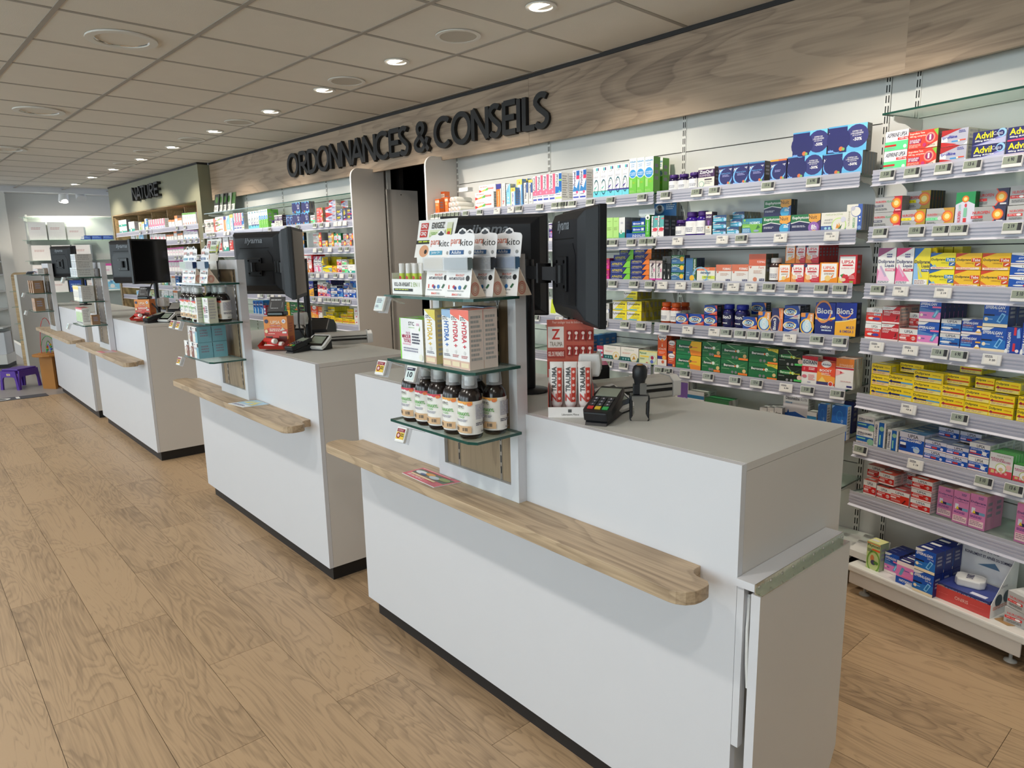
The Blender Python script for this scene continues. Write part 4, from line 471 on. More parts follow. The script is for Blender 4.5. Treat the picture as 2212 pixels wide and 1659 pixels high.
STOCK = '''
C1:orangebox,-4.386,0.050,1.806,0.108,0.228,1,1;orangebox,-4.428,0.070,1.806,0.166,0.160,1,1;orangebox,-4.263,0.035,1.806,0.113,0.228,1,1;flattube,-4.127,0.103,1.946,0.028,0.200,1,1;swoosh,-3.908,0.200,1.806,0.115,0.228,2,2;swoosh,-3.933,0.179,1.918,0.057,0.170,1,1;orangeblue,-3.680,0.050,1.806,0.157,0.228,1,1;seven,-3.625,0.037,1.806,0.156,0.228,1,1;skyblue,-3.578,0.041,1.806,0.148,0.228,1,1;arni,-3.535,0.046,1.806,0.121,0.228,1,1;arni,-3.515,0.052,1.806,0.174,0.190,1,1;arni,-3.514,0.049,1.806,0.179,0.140,1,1;arni,-3.459,0.042,1.806,0.170,0.140,1,1;hemo,-3.406,0.039,1.806,0.142,0.228,1,1;hemo,-3.361,0.036,1.806,0.138,0.228,1,1;prorpink,-3.321,0.039,1.806,0.172,0.228,1,2;prorpink,-3.281,0.051,1.806,0.174,0.228,1,2;prorpink,-3.229,0.052,1.806,0.174,0.228,1,2;prorpink,-3.175,0.053,1.806,0.174,0.228,1,2;prorblue,-3.120,0.053,1.806,0.175,0.228,1,3;prormag,-2.974,0.054,1.806,0.175,0.228,1,2;prormag,-2.919,0.054,1.806,0.176,0.228,1,3;wavet,-2.811,0.054,1.806,0.175,0.228,1,2;wavet,-2.756,0.054,1.806,0.174,0.228,1,2;wavep,-2.702,0.051,1.806,0.176,0.228,1,2;wavep,-2.650,0.053,1.806,0.176,0.228,1,2;wavep,-2.596,0.048,1.806,0.175,0.228,1,2;actis,-2.546,0.050,1.806,0.195,0.228,1,2;actis,-2.495,0.052,1.806,0.194,0.228,1,2;actis,-2.442,0.060,1.806,0.192,0.228,1,1;actis,-2.445,0.028,1.806,0.197,0.100,1,1
B1:jarp,-2.295,0.057,1.806,0.085,0.228,1,1;jarp,-2.236,0.059,1.806,0.084,0.228,1,1;jarp,-2.174,0.067,1.806,0.086,0.228,1,1;zzz,-2.103,0.094,1.806,0.102,0.228,1,1;nova,-1.988,0.079,1.806,0.100,0.228,1,1;nova,-1.908,0.082,1.806,0.100,0.228,1,1;nova,-1.825,0.083,1.806,0.100,0.228,1,1;novao,-1.715,0.080,1.806,0.098,0.228,1,1;novaduo,-1.631,0.161,1.806,0.102,0.228,1,1;novaduo,-1.468,0.168,1.806,0.095,0.228,1,5;novaduo,-1.611,0.156,1.898,0.111,0.228,1,1;novaduo,-1.452,0.164,1.899,0.112,0.228,1,1
C2:fervex,-3.181,0.057,1.571,0.116,0.228,1,1;fervex,-3.122,0.052,1.571,0.116,0.228,1,1;greenbox,-2.751,0.039,1.571,0.122,0.228,1,1;greenbox,-2.710,0.050,1.571,0.123,0.228,1,1;greenbox,-2.659,0.042,1.571,0.122,0.228,1,1;whiteteal,-2.616,0.043,1.571,0.120,0.228,1,3;blueinh,-2.545,0.089,1.571,0.096,0.200,3,1;greenvic,-2.431,0.031,1.571,0.124,0.228,1,1;prorteal,-2.389,0.040,1.571,0.115,0.228,1,1;prorteal,-2.348,0.040,1.571,0.116,0.228,1,3
B2:jarp,-2.247,0.060,1.571,0.087,0.228,1,1;jarbig,-2.186,0.068,1.571,0.125,0.228,1,1;jarbig,-2.118,0.063,1.571,0.126,0.228,1,1;zzzslim,-2.053,0.037,1.571,0.119,0.228,1,1;donor,-2.010,0.076,1.571,0.099,0.228,3,2;donor,-1.930,0.066,1.571,0.040,0.228,1,1;donor,-1.936,0.063,1.609,0.040,0.190,1,1;donor,-1.936,0.065,1.647,0.037,0.170,1,5;phyton,-1.847,0.105,1.571,0.074,0.228,1,1;euphn,-1.740,0.138,1.571,0.079,0.228,1,1;euphn,-1.752,0.135,1.647,0.078,0.200,1,2;euph8,-1.601,0.138,1.571,0.080,0.228,1,1;anxi,-1.461,0.111,1.571,0.081,0.228,1,1;valer,-1.351,0.066,1.571,0.110,0.228,1,5
C3:allervi,-2.812,0.127,1.342,0.124,0.228,2,1;apag,-2.678,0.145,1.342,0.107,0.228,3,1;apag,-2.678,0.145,1.447,0.037,0.200,1,1;apag,-2.676,0.103,1.482,0.036,0.150,1,1;apao,-2.531,0.131,1.342,0.116,0.228,4,1;apao,-2.541,0.126,1.456,0.060,0.190,2,4;onct,-2.398,0.040,1.342,0.109,0.228,1,1;onct,-2.354,0.041,1.342,0.108,0.228,1,1;blackthin,-2.311,0.026,1.342,0.089,0.228,1,1;blackthin,-2.284,0.027,1.342,0.089,0.228,1,1;greytop,-2.333,0.055,1.433,0.040,0.200,1,2
B3:euphb,-2.255,0.083,1.342,0.135,0.228,3,1;euphv,-2.164,0.066,1.342,0.120,0.228,1,3;delr,-2.095,0.107,1.342,0.072,0.228,1,1;form,-1.983,0.087,1.342,0.086,0.228,1,1;form,-1.894,0.091,1.342,0.087,0.228,1,1;formf,-1.803,0.089,1.342,0.136,0.228,1,2;jardark,-1.706,0.060,1.342,0.116,0.228,1,1;upsao,-1.649,0.060,1.342,0.087,0.228,1,1;upsar,-1.587,0.063,1.342,0.088,0.228,1,1;upsar,-1.523,0.070,1.342,0.088,0.228,1,1;upsao,-1.633,0.048,1.432,0.085,0.200,1,1;upsar,-1.583,0.047,1.432,0.084,0.200,1,1;upsar,-1.535,0.062,1.432,0.085,0.200,1,6;upsao,-1.453,0.082,1.342,0.094,0.228,1,1;upsat,-1.369,0.077,1.342,0.126,0.228,1,1
C4:strep,-3.186,0.116,1.113,0.113,0.228,1,1;greybox,-2.809,0.024,1.113,0.104,0.180,1,2;bluewhite,-2.740,0.056,1.113,0.093,0.228,1,2;lyso,-2.658,0.104,1.113,0.110,0.228,2,2;lyso,-2.553,0.104,1.113,0.112,0.228,2,6;lyso,-2.598,0.096,1.230,0.051,0.200,1,3
B4:jaror,-2.330,0.061,1.113,0.113,0.228,1,1;jaror,-2.267,0.060,1.113,0.112,0.228,1,1;jaror,-2.272,0.053,1.113,0.108,0.130,1,1;bion,-2.211,0.076,1.113,0.059,0.235,1,1;bion,-2.137,0.093,1.113,0.060,0.228,1,1;bion,-2.043,0.075,1.173,0.050,0.228,1,2;bion,-2.042,0.076,1.113,0.058,0.228,1,2;bottleb,-1.947,0.061,1.113,0.117,0.228,1,1;bottleb,-1.881,0.071,1.113,0.116,0.228,1,1;biono,-1.822,0.076,1.113,0.061,0.228,1,1;biono,-1.840,0.079,1.177,0.060,0.120,1,1;bionv,-1.741,0.064,1.113,0.091,0.228,1,1;bione,-1.672,0.058,1.113,0.111,0.228,1,1;bions,-1.610,0.077,1.113,0.126,0.228,2,2;bionv,-1.528,0.061,1.113,0.095,0.228,1,1;bion3o,-1.461,0.090,1.113,0.145,0.228,1,1;bion3m,-1.370,0.091,1.113,0.148,0.228,1,1
C5:purplegreen,-2.935,0.029,0.877,0.127,0.228,1,1;cream,-2.904,0.036,0.877,0.123,0.228,1,1;hexblue,-2.865,0.051,0.877,0.129,0.228,1,4;redjar,-2.780,0.051,0.877,0.074,0.228,1,1;natg,-2.727,0.129,0.877,0.081,0.228,1,3;natg,-2.596,0.131,0.877,0.082,0.228,1,3;phytox,-2.461,0.125,0.877,0.075,0.228,1,1
B5:alvit,-2.333,0.061,0.877,0.178,0.228,1,2;alvs,-2.265,0.050,0.877,0.140,0.228,2,1;berocco,-2.212,0.157,0.877,0.152,0.228,2,2;beroccg,-2.050,0.111,0.877,0.156,0.228,2,2;beroccg,-1.937,0.152,0.877,0.151,0.228,2,3;beroccy,-1.782,0.153,0.877,0.151,0.228,2,2;beroccb,-1.627,0.120,0.877,0.151,0.228,2,1;isox,-1.510,0.074,0.877,0.134,0.228,1,1;isox,-1.455,0.071,0.877,0.127,0.150,1,1;boost,-1.438,0.084,0.877,0.113,0.228,1,1;isoxs,-1.477,0.077,1.014,0.031,0.140,1,1;dyna,-1.353,0.079,0.877,0.137,0.228,1,4
B6:ophta,-2.295,0.075,0.645,0.172,0.228,1,1;purplebox,-2.213,0.087,0.645,0.167,0.228,1,4;whiteblueband,-2.132,0.103,0.645,0.118,0.228,1,2;sensi,-2.024,0.143,0.645,0.093,0.228,1,3;dawn,-1.711,0.039,0.645,0.089,0.228,1,2;dawn,-1.671,0.035,0.645,0.095,0.228,1,2;dawn,-1.635,0.041,0.645,0.100,0.228,1,2;desom,-1.606,0.124,0.645,0.174,0.200,1,1;bluebox,-1.422,0.042,0.645,0.149,0.228,1,1;whiteblueband,-1.472,0.045,0.645,0.104,0.228,1,1;bluebox,-1.353,0.070,0.645,0.156,0.240,1,1;navybox,-1.359,0.044,0.645,0.152,0.100,1,1
C6:toplex,-2.534,0.068,0.645,0.154,0.228,1,1;toplex,-2.591,0.054,0.645,0.136,0.228,1,1;toplex,-2.410,0.077,0.645,0.165,0.228,1,2
A1:asp,0.033,0.098,1.805,0.154,0.228,2,1;teva,0.131,0.119,1.805,0.138,0.228,2,2;ipro,0.263,0.098,1.805,0.123,0.228,2,2;advil,0.378,0.114,1.805,0.100,0.228,2,1;advil4,0.497,0.110,1.805,0.098,0.228,2,1
A2:nflash,0.007,0.119,1.577,0.125,0.228,2,1;ngold,0.106,0.100,1.646,0.072,0.170,1,5;ngold,0.129,0.099,1.577,0.066,0.228,1,1;ngoldg,0.230,0.108,1.577,0.065,0.228,1,1;ngreen,0.340,0.070,1.577,0.118,0.228,1,1;nnavy,0.396,0.113,1.638,0.062,0.200,1,1;nnavy,0.400,0.117,1.577,0.060,0.228,1,1;nsilv,0.511,0.102,1.636,0.068,0.200,1,1;nsilv,0.522,0.102,1.577,0.057,0.228,1,1
A3:liqpp,0.041,0.079,1.343,0.152,0.228,1,1;liqp,0.122,0.074,1.343,0.151,0.228,1,1;liqb,0.198,0.064,1.343,0.149,0.228,1,1;tabsb,0.262,0.097,1.343,0.129,0.228,2,1;tabsr,0.360,0.093,1.343,0.127,0.228,2,1;tabsr,0.455,0.096,1.343,0.126,0.228,2,1;efblue,0.552,0.097,1.343,0.127,0.228,3,1;yellowplain,0.208,0.038,1.343,0.153,0.120,1,1;yellowplain,0.248,0.037,1.343,0.151,0.120,1,1;yellowplain,0.287,0.034,1.343,0.152,0.120,1,1
A4:dafcap,0.005,0.073,1.108,0.136,0.228,2,1;dafdark,0.079,0.077,1.108,0.145,0.228,2,3;dafw,0.159,0.078,1.108,0.060,0.228,1,1;dafw,0.162,0.044,1.167,0.062,0.170,1,4;effpink,0.236,0.086,1.108,0.187,0.228,2,6;effblue,0.327,0.076,1.108,0.110,0.228,2,2;effvit,0.405,0.074,1.108,0.117,0.228,2,1;eff500,0.479,0.085,1.108,0.185,0.228,2,2;effvert,0.563,0.051,1.108,0.098,0.228,1,1;effvert,0.614,0.045,1.108,0.117,0.228,1,1
A5:doliy,0.049,0.087,0.867,0.140,0.228,3,4;dolib,0.127,0.114,0.867,0.105,0.228,2,2;dolib,0.139,0.101,0.977,0.040,0.170,1,8;dolib,0.236,0.120,0.867,0.136,0.228,3,1;dolir,0.353,0.090,0.867,0.094,0.228,2,1;dolir,0.349,0.091,0.962,0.040,0.200,1,1;dolir,0.355,0.084,0.999,0.041,0.120,1,2;dolir,0.443,0.091,0.867,0.091,0.228,2,1;dolir,0.455,0.069,0.960,0.043,0.190,1,1;dolir,0.529,0.087,0.867,0.087,0.228,2,4;dolir,0.531,0.086,0.957,0.044,0.200,1,4;dolir,0.626,0.077,0.867,0.094,0.228,2,2
A6:effmed,0.000,0.081,0.645,0.124,0.228,2,2;effmedv,0.083,0.053,0.645,0.111,0.228,1,3;effmedv,0.145,0.048,0.645,0.089,0.228,1,7;effbig,0.199,0.105,0.645,0.094,0.228,1,5;effs,0.306,0.087,0.645,0.082,0.228,2,2;effs,0.301,0.082,0.722,0.044,0.130,1,3;effs,0.387,0.081,0.721,0.045,0.130,1,4;effs,0.393,0.084,0.645,0.080,0.228,2,1;effc,0.478,0.074,0.645,0.111,0.228,2,4;regles,0.554,0.080,0.645,0.091,0.228,1,5;regles,0.637,0.073,0.645,0.063,0.228,1,2
A7:dafw,0.053,0.060,0.418,0.068,0.228,1,3;dafw,0.116,0.066,0.418,0.057,0.228,1,1;dafw,0.116,0.070,0.485,0.050,0.220,1,3;dafw,-0.007,0.084,0.463,0.059,0.120,1,7;dafr,0.176,0.087,0.418,0.060,0.228,1,3;dafw,0.268,0.084,0.418,0.136,0.228,3,2;dafw,0.169,0.053,0.463,0.076,0.130,2,3;dafw,0.246,0.086,0.515,0.033,0.080,1,1;dolpink,0.362,0.061,0.418,0.123,0.200,1,2;dolpink,0.439,0.061,0.418,0.134,0.228,1,2;dolpink,0.501,0.061,0.418,0.139,0.228,1,2;dolpink,0.664,0.058,0.418,0.151,0.228,1,1
A8:phytv,0.160,0.061,0.135,0.124,0.330,1,1;effpink,0.224,0.064,0.135,0.091,0.300,1,4;effpinkud,0.309,0.077,0.135,0.098,0.350,1,3;eff500,0.386,0.082,0.135,0.186,0.360,2,3
D1:tubeflat,-5.304,0.330,1.812,0.160,0.228,3,1;swoosh,-4.966,0.225,1.812,0.173,0.228,3,1;orangeblue,-4.729,0.063,1.812,0.170,0.228,1,1;skyblue,-4.651,0.083,1.812,0.170,0.228,1,1;arni,-4.561,0.090,1.812,0.181,0.228,1,1;prorpink,-4.459,0.068,1.812,0.188,0.228,1,1;prorpink,-4.387,0.063,1.812,0.187,0.228,1,1;prorpink,-4.320,0.066,1.812,0.186,0.228,1,1;prorblue,-4.250,0.054,1.812,0.185,0.228,1,3;wavet,-4.085,0.071,1.812,0.186,0.228,1,1;wavep,-4.011,0.063,1.812,0.185,0.228,1,1;wavep,-3.945,0.062,1.812,0.186,0.228,1,1;wavep,-3.879,0.047,1.812,0.185,0.228,1,1;actis,-3.825,0.053,1.812,0.188,0.228,1,1;actis,-3.768,0.049,1.812,0.188,0.228,1,1;actis,-3.716,0.049,1.812,0.188,0.228,1,1;actis,-3.663,0.045,1.812,0.189,0.228,1,2;jarp,-3.592,0.106,1.812,0.071,0.228,1,1;zzz,-3.473,0.083,1.812,0.117,0.228,1,1;zzz,-3.388,0.086,1.812,0.116,0.228,1,2;nova,-3.223,0.071,1.812,0.104,0.228,1,1;nova,-3.149,0.065,1.812,0.102,0.228,1,1;novaduo,-3.078,0.139,1.812,0.107,0.228,1,1;novaduo,-2.924,0.149,1.812,0.109,0.228,1,2;novaduo,-3.084,0.160,1.923,0.102,0.228,1,1;novaduo,-2.898,0.148,1.918,0.104,0.228,1,2;asp,-2.737,0.078,1.812,0.079,0.228,1,1;teva,-2.620,0.110,1.812,0.137,0.228,2,1;ipro,-2.459,0.180,1.812,0.137,0.228,2,1;ipro,-2.433,0.111,1.946,0.062,0.200,1,1;ipro,-2.312,0.114,1.933,0.060,0.150,1,1;advil,-2.272,0.097,1.812,0.103,0.228,2,1;advil4,-2.154,0.044,1.812,0.106,0.228,1,1;advil4,-2.092,0.073,1.812,0.102,0.228,2,1
D2:whiteteal,-5.193,0.109,1.592,0.166,0.228,1,1;dafw,-5.007,0.164,1.592,0.161,0.228,1,1;whiteteal,-4.803,0.152,1.592,0.163,0.228,1,1;dafr,-4.622,0.127,1.592,0.178,0.228,1,1;euphn,-3.030,0.138,1.592,0.152,0.228,2,1;nflash,-2.715,0.154,1.592,0.139,0.228,2,3;ngold,-2.552,0.102,1.592,0.064,0.228,1,1;ngold,-2.439,0.097,1.592,0.130,0.228,2,1;ngreen,-2.338,0.116,1.592,0.121,0.228,2,1;nnavy,-2.218,0.076,1.592,0.059,0.228,1,1;nnavy,-2.183,0.094,1.648,0.058,0.228,1,1;nsilv,-2.140,0.093,1.592,0.058,0.228,1,1;nsilv,-2.084,0.067,1.647,0.057,0.228,1,1
D3:upsat,-3.182,0.266,1.362,0.172,0.140,1,6;upsao,-3.023,0.050,1.362,0.085,0.228,1,1;upsao,-2.968,0.055,1.362,0.092,0.228,1,1;upsao,-2.908,0.059,1.362,0.095,0.228,1,1;upsat,-2.841,0.070,1.362,0.130,0.228,1,1;liqpp,-2.737,0.071,1.362,0.154,0.228,1,1;liqp,-2.663,0.064,1.362,0.153,0.228,1,1;liqb,-2.593,0.035,1.362,0.142,0.228,1,1;yellowplain,-2.737,0.123,1.362,0.150,0.120,1,1;yellowplain,-2.608,0.101,1.362,0.147,0.120,1,1;yellowplain,-2.502,0.087,1.362,0.144,0.120,1,1;tabsb,-2.577,0.170,1.362,0.068,0.228,1,1;tabsr,-2.403,0.077,1.362,0.065,0.228,1,1;dafcap,-2.320,0.078,1.362,0.122,0.228,2,1;asp,-2.238,0.099,1.362,0.075,0.228,1,1;asp,-2.229,0.076,1.437,0.046,0.228,1,1;yellowplain,-2.193,0.094,1.440,0.045,0.200,1,1;whiteteal,-2.135,0.118,1.362,0.077,0.228,1,1
D4:bionv,-3.075,0.084,1.140,0.131,0.228,1,1;bion3o,-2.965,0.090,1.140,0.143,0.228,1,1;bion3m,-2.869,0.094,1.140,0.146,0.228,1,1;dafcap,-2.697,0.099,1.140,0.134,0.228,2,1;dafcap,-2.595,0.065,1.140,0.120,0.228,2,1;effpink,-2.672,0.091,1.242,0.070,0.150,1,5;effpink,-2.528,0.064,1.140,0.080,0.228,1,1;effblue,-2.458,0.112,1.140,0.107,0.228,2,1;eff500,-2.342,0.103,1.140,0.087,0.228,1,2;effvit,-2.289,0.092,1.220,0.053,0.190,1,1;effs,-2.233,0.095,1.140,0.081,0.228,1,1;effbig,-2.134,0.108,1.140,0.081,0.228,1,1;eff500,-2.243,0.101,1.219,0.097,0.150,1,1
D5:hexblue,-4.145,0.076,0.911,0.146,0.228,1,1;hexblue,-4.066,0.067,0.911,0.149,0.228,1,1;hexblue,-3.994,0.101,0.911,0.154,0.228,1,2;redjar,-3.892,0.049,0.911,0.105,0.228,1,1;alvit,-3.516,0.071,0.911,0.158,0.228,1,1;berocco,-3.442,0.151,0.911,0.156,0.228,2,1;beroccg,-3.284,0.159,0.911,0.159,0.228,2,1;beroccb,-3.117,0.154,0.911,0.162,0.228,2,1;isox,-2.942,0.078,0.911,0.148,0.228,1,1;boost,-2.856,0.134,0.911,0.135,0.228,1,1;isoxs,-2.963,0.111,1.051,0.028,0.150,1,1;dyna,-2.715,0.071,0.911,0.133,0.228,1,1;doliy,-2.621,0.091,0.911,0.052,0.228,1,1;dolib,-2.558,0.134,0.911,0.060,0.228,1,1;doliy,-2.623,0.131,0.965,0.033,0.200,1,3;dolib,-2.653,0.125,1.000,0.044,0.160,1,6;dolir,-2.419,0.130,0.911,0.046,0.228,1,1;dolir,-2.283,0.110,0.911,0.046,0.228,1,1;dolir,-2.375,0.105,0.955,0.036,0.190,1,1;dolir,-2.269,0.105,0.957,0.043,0.190,1,1;dolir,-2.308,0.103,1.001,0.039,0.160,1,1;dolir,-2.171,0.098,0.911,0.045,0.228,1,1;whitered,-2.081,0.058,0.911,0.150,0.228,3,1
N1:whiteteal,-3.501,0.386,1.935,0.195,-0.050,2,1;whiteteal,-3.017,0.273,1.935,0.151,-0.050,1,2;cream,-2.551,0.129,1.935,0.124,-0.050,1,2;arni,-2.405,0.110,1.935,0.123,-0.050,1,1;prorblue,-2.267,0.124,1.935,0.160,-0.050,1,1;prorpink,-2.107,0.093,1.935,0.137,-0.050,1,1;prorpink,-2.009,0.092,1.935,0.136,-0.050,1,1;prorpink,-1.914,0.091,1.935,0.135,-0.050,1,1;prorpink,-1.819,0.089,1.935,0.134,-0.050,1,1;prorpink,-1.726,0.088,1.935,0.134,-0.050,1,1;prorpink,-1.634,0.087,1.935,0.133,-0.050,1,1;prorpink,-1.544,0.086,1.935,0.132,-0.050,1,1;orangetop,-1.306,0.108,1.935,0.099,-0.050,1,1;orangetop,-1.188,0.106,1.935,0.095,-0.050,1,1;orangetop,-1.068,0.097,1.935,0.141,-0.050,1,1;orangetop,-0.963,0.146,1.935,0.105,-0.050,1,1;greenwhite,-0.792,0.076,1.935,0.158,-0.050,1,1;greenwhite,-0.713,0.075,1.935,0.156,-0.050,1,1;greenwhite,-0.635,0.074,1.935,0.155,-0.050,1,1;greenwhite,-0.557,0.074,1.935,0.153,-0.050,1,1;greenwhite,-0.481,0.073,1.935,0.151,-0.050,1,1;greenwhite,-0.405,0.072,1.935,0.149,-0.050,1,1
N2:whiteteal,-2.978,0.191,1.765,0.148,-0.050,1,1;cream,-2.757,0.163,1.765,0.186,-0.050,1,1;skyblue,-2.589,0.194,1.765,0.144,-0.050,1,1;pinkpat,-2.118,0.161,1.765,0.111,-0.050,1,1;pinkpat,-1.950,0.157,1.765,0.105,-0.050,1,1;pinkpat,-1.785,0.154,1.765,0.100,-0.050,1,1;pinkpat,-1.625,0.150,1.765,0.094,-0.050,1,1;orangetop,-1.447,0.095,1.765,0.081,-0.050,1,1;orangetop,-1.345,0.087,1.765,0.080,-0.050,1,1;orangetop,-1.251,0.078,1.765,0.080,-0.050,1,1;orangetop,-1.158,0.112,1.765,0.127,-0.050,1,1;orangetop,-1.025,0.096,1.765,0.082,-0.050,1,1;orangetop,-0.921,0.085,1.765,0.086,-0.050,1,1;purplewhite,-0.807,0.119,1.765,0.130,-0.050,1,2;purplewhite,-0.682,0.117,1.765,0.120,-0.050,1,2;purplewhite,-0.560,0.115,1.765,0.111,-0.050,1,2;purplewhite,-0.440,0.113,1.765,0.102,-0.050,1,2
N3:vialp,-2.184,0.090,1.565,0.086,-0.050,1,1;vialw,-2.087,0.089,1.565,0.085,-0.050,1,1;vialo,-1.990,0.087,1.565,0.083,-0.050,1,1;vialo,-1.895,0.086,1.565,0.081,-0.050,1,1;vialb,-1.801,0.085,1.565,0.080,-0.050,1,1;vialy,-1.709,0.084,1.565,0.078,-0.050,1,1;vialw,-1.618,0.083,1.565,0.077,-0.050,1,1;pinkwhite,-1.485,0.103,1.565,0.106,-0.050,1,2;pinkwhite,-1.375,0.101,1.565,0.107,-0.050,1,2;pinkwhite,-1.266,0.100,1.565,0.109,-0.050,1,2;pinkwhite,-1.159,0.098,1.565,0.110,-0.050,1,2;pinkwhite,-1.053,0.097,1.565,0.112,-0.050,1,2;pinkwhite,-0.949,0.095,1.565,0.113,-0.050,1,2;orangetop,-0.793,0.099,1.565,0.098,-0.050,1,1;whiteteal,-0.684,0.120,1.565,0.098,-0.050,1,1
N4:vialw,-2.148,0.126,1.360,0.118,-0.050,1,2;vialw,-2.010,0.123,1.360,0.118,-0.050,1,2;vialw,-1.875,0.121,1.360,0.117,-0.050,1,2;vialw,-1.743,0.118,1.360,0.116,-0.050,1,2;vialw,-1.613,0.116,1.360,0.116,-0.050,1,2;pinkwhite,-1.469,0.099,1.360,0.155,-0.050,1,2;pinkwhite,-1.362,0.098,1.360,0.155,-0.050,1,2;pinkwhite,-1.258,0.096,1.360,0.154,-0.050,1,2;pinkwhite,-1.155,0.095,1.360,0.153,-0.050,1,2;pinkwhite,-1.053,0.093,1.360,0.152,-0.050,1,2;pinkwhite,-0.953,0.092,1.360,0.151,-0.050,1,2
N5:vialw,-2.210,0.154,1.170,0.140,-0.050,1,1;vialw,-2.045,0.151,1.170,0.141,-0.050,1,1;vialy,-1.883,0.147,1.170,0.142,-0.050,1,1;whiteteal,-1.725,0.144,1.170,0.143,-0.050,1,1;vialw,-1.570,0.141,1.170,0.145,-0.050,1,1;orangetop,-1.419,0.138,1.170,0.146,-0.050,1,1;hexblue,-1.272,0.135,1.170,0.147,-0.050,1,1
N6:skyblue,-3.021,0.203,1.000,0.073,-0.050,1,1;whiteteal,-2.799,0.197,1.000,0.078,-0.050,1,1;vialw,-2.584,0.191,1.000,0.082,-0.050,1,1;phytv,-2.375,0.186,1.000,0.087,-0.050,1,1;cream,-2.171,0.181,1.000,0.092,-0.050,1,1;vialw,-1.974,0.176,1.000,0.096,-0.050,1,1;whiteteal,-1.782,0.171,1.000,0.101,-0.050,1,1;whiteteal,-1.595,0.166,1.000,0.105,-0.050,1,1;orangetop,-1.413,0.162,1.000,0.109,-0.050,1,1
'''
TAGDATA = '''
C1:-4.367d,-4.319d,-4.268d,-4.217d,-4.171d,-4.122d,-4.073d,-3.975d,-3.817d,-3.634w,-3.495w,-3.416d,-3.223d,-3.088d,-3.032d,-3.009d,-2.944d,-2.802d,-2.648d,-2.428d
B1:-2.274d,-2.085d,-1.983d,-1.702d,-1.488d
C2:-2.686d,-2.627d,-2.497d,-2.413d,-2.362d
B2:-2.193w,-1.931w,-1.827d,-1.628w,-1.394w
C3:-2.707d,-2.628d,-2.477d,-2.367d
B3:-2.284w,-2.168w,-2.068d,-1.949d,-1.861w,-1.766w,-1.673d,-1.562d,-1.425d,-1.343d
C4:-3.271d,-3.062w,-2.697d,-2.538d,-2.424d
B4:-2.265d,-2.117w,-1.958w,-1.890d,-1.812d,-1.743d,-1.668d,-1.559w,-1.431d,-1.329d
C5:-2.883d,-2.816d,-2.750d,-2.660d,-2.544d,-2.409w
B5:-2.292d,-2.238d,-2.126d,-1.986d,-1.831d,-1.715d,-1.564w,-1.461d,-1.324d
A1:0.078d,0.181d,0.302d,0.407d,0.540d
A2:0.066d,0.219d,0.314d,0.381d,0.563d
A3:0.074d,0.174w,0.344w,0.615d
A4:0.089w,0.235w,0.353d,0.426d,0.542w
A5:0.249w,0.451d
A6:0.050d,0.297w,0.560d,0.663d
D1:-5.133d,-5.042d,-4.953d,-4.641w,-4.548w,-3.523d,-3.165d,-2.935d,-2.603d,-2.480d,-2.373w,-2.236w,-2.164w,-2.082w
D2:-2.917d,-2.635w,-2.531d,-2.363w,-2.181d,-2.069d
D3:-2.904d,-2.824d,-2.711d,-2.612w,-2.460w,-2.294d,-2.185w,-2.041d
D4:-3.900w,-3.827d,-3.668d,-3.581w,-3.420w,-3.044w,-2.885w,-2.717d,-2.603w,-2.499d,-2.431d,-2.351d,-2.285d,-2.175d,-2.099d
D5:-3.112w,-2.965d,-2.853w,-2.607w,-2.374d
N1:-2.366d,-2.060d,-0.887d,-0.607d,0.007d,0.159d,0.277d,0.393d
N2:-1.648d,-1.470d,-0.873d,-0.663d,-0.460d,-0.264d,-0.074d,0.110d,0.258d,0.375d
N3:-1.050d,-0.905d,-0.764d,-0.558d,-0.391d,-0.261d,-0.103d,0.021d,0.142d,0.231d
N4:-1.083d,-0.938d,-0.796d,-0.590d,-0.389d,-0.196d
N5:-1.217d,-1.017d,-0.823d,-0.636d,-0.454d,-0.277d
N6:-1.174d,-0.976d,-0.784d,-0.597d,-0.417d,-0.241d
'''
LETTERS = 'O -3.297 -3.082,R -3.055 -2.901,D -2.888 -2.714,O -2.714 -2.497,N -2.485 -2.308,N -2.296 -2.123,A -2.112 -1.946,N -1.936 -1.744,C -1.753 -1.548,E -1.545 -1.403,S -1.409 -1.294,& -1.206 -1.035,C -0.963 -0.767,O -0.757 -0.544,N -0.533 -0.361,S -0.353 -0.241,E -0.213 -0.094,I -0.084 -0.049,L -0.023 0.080,S 0.080 0.200'
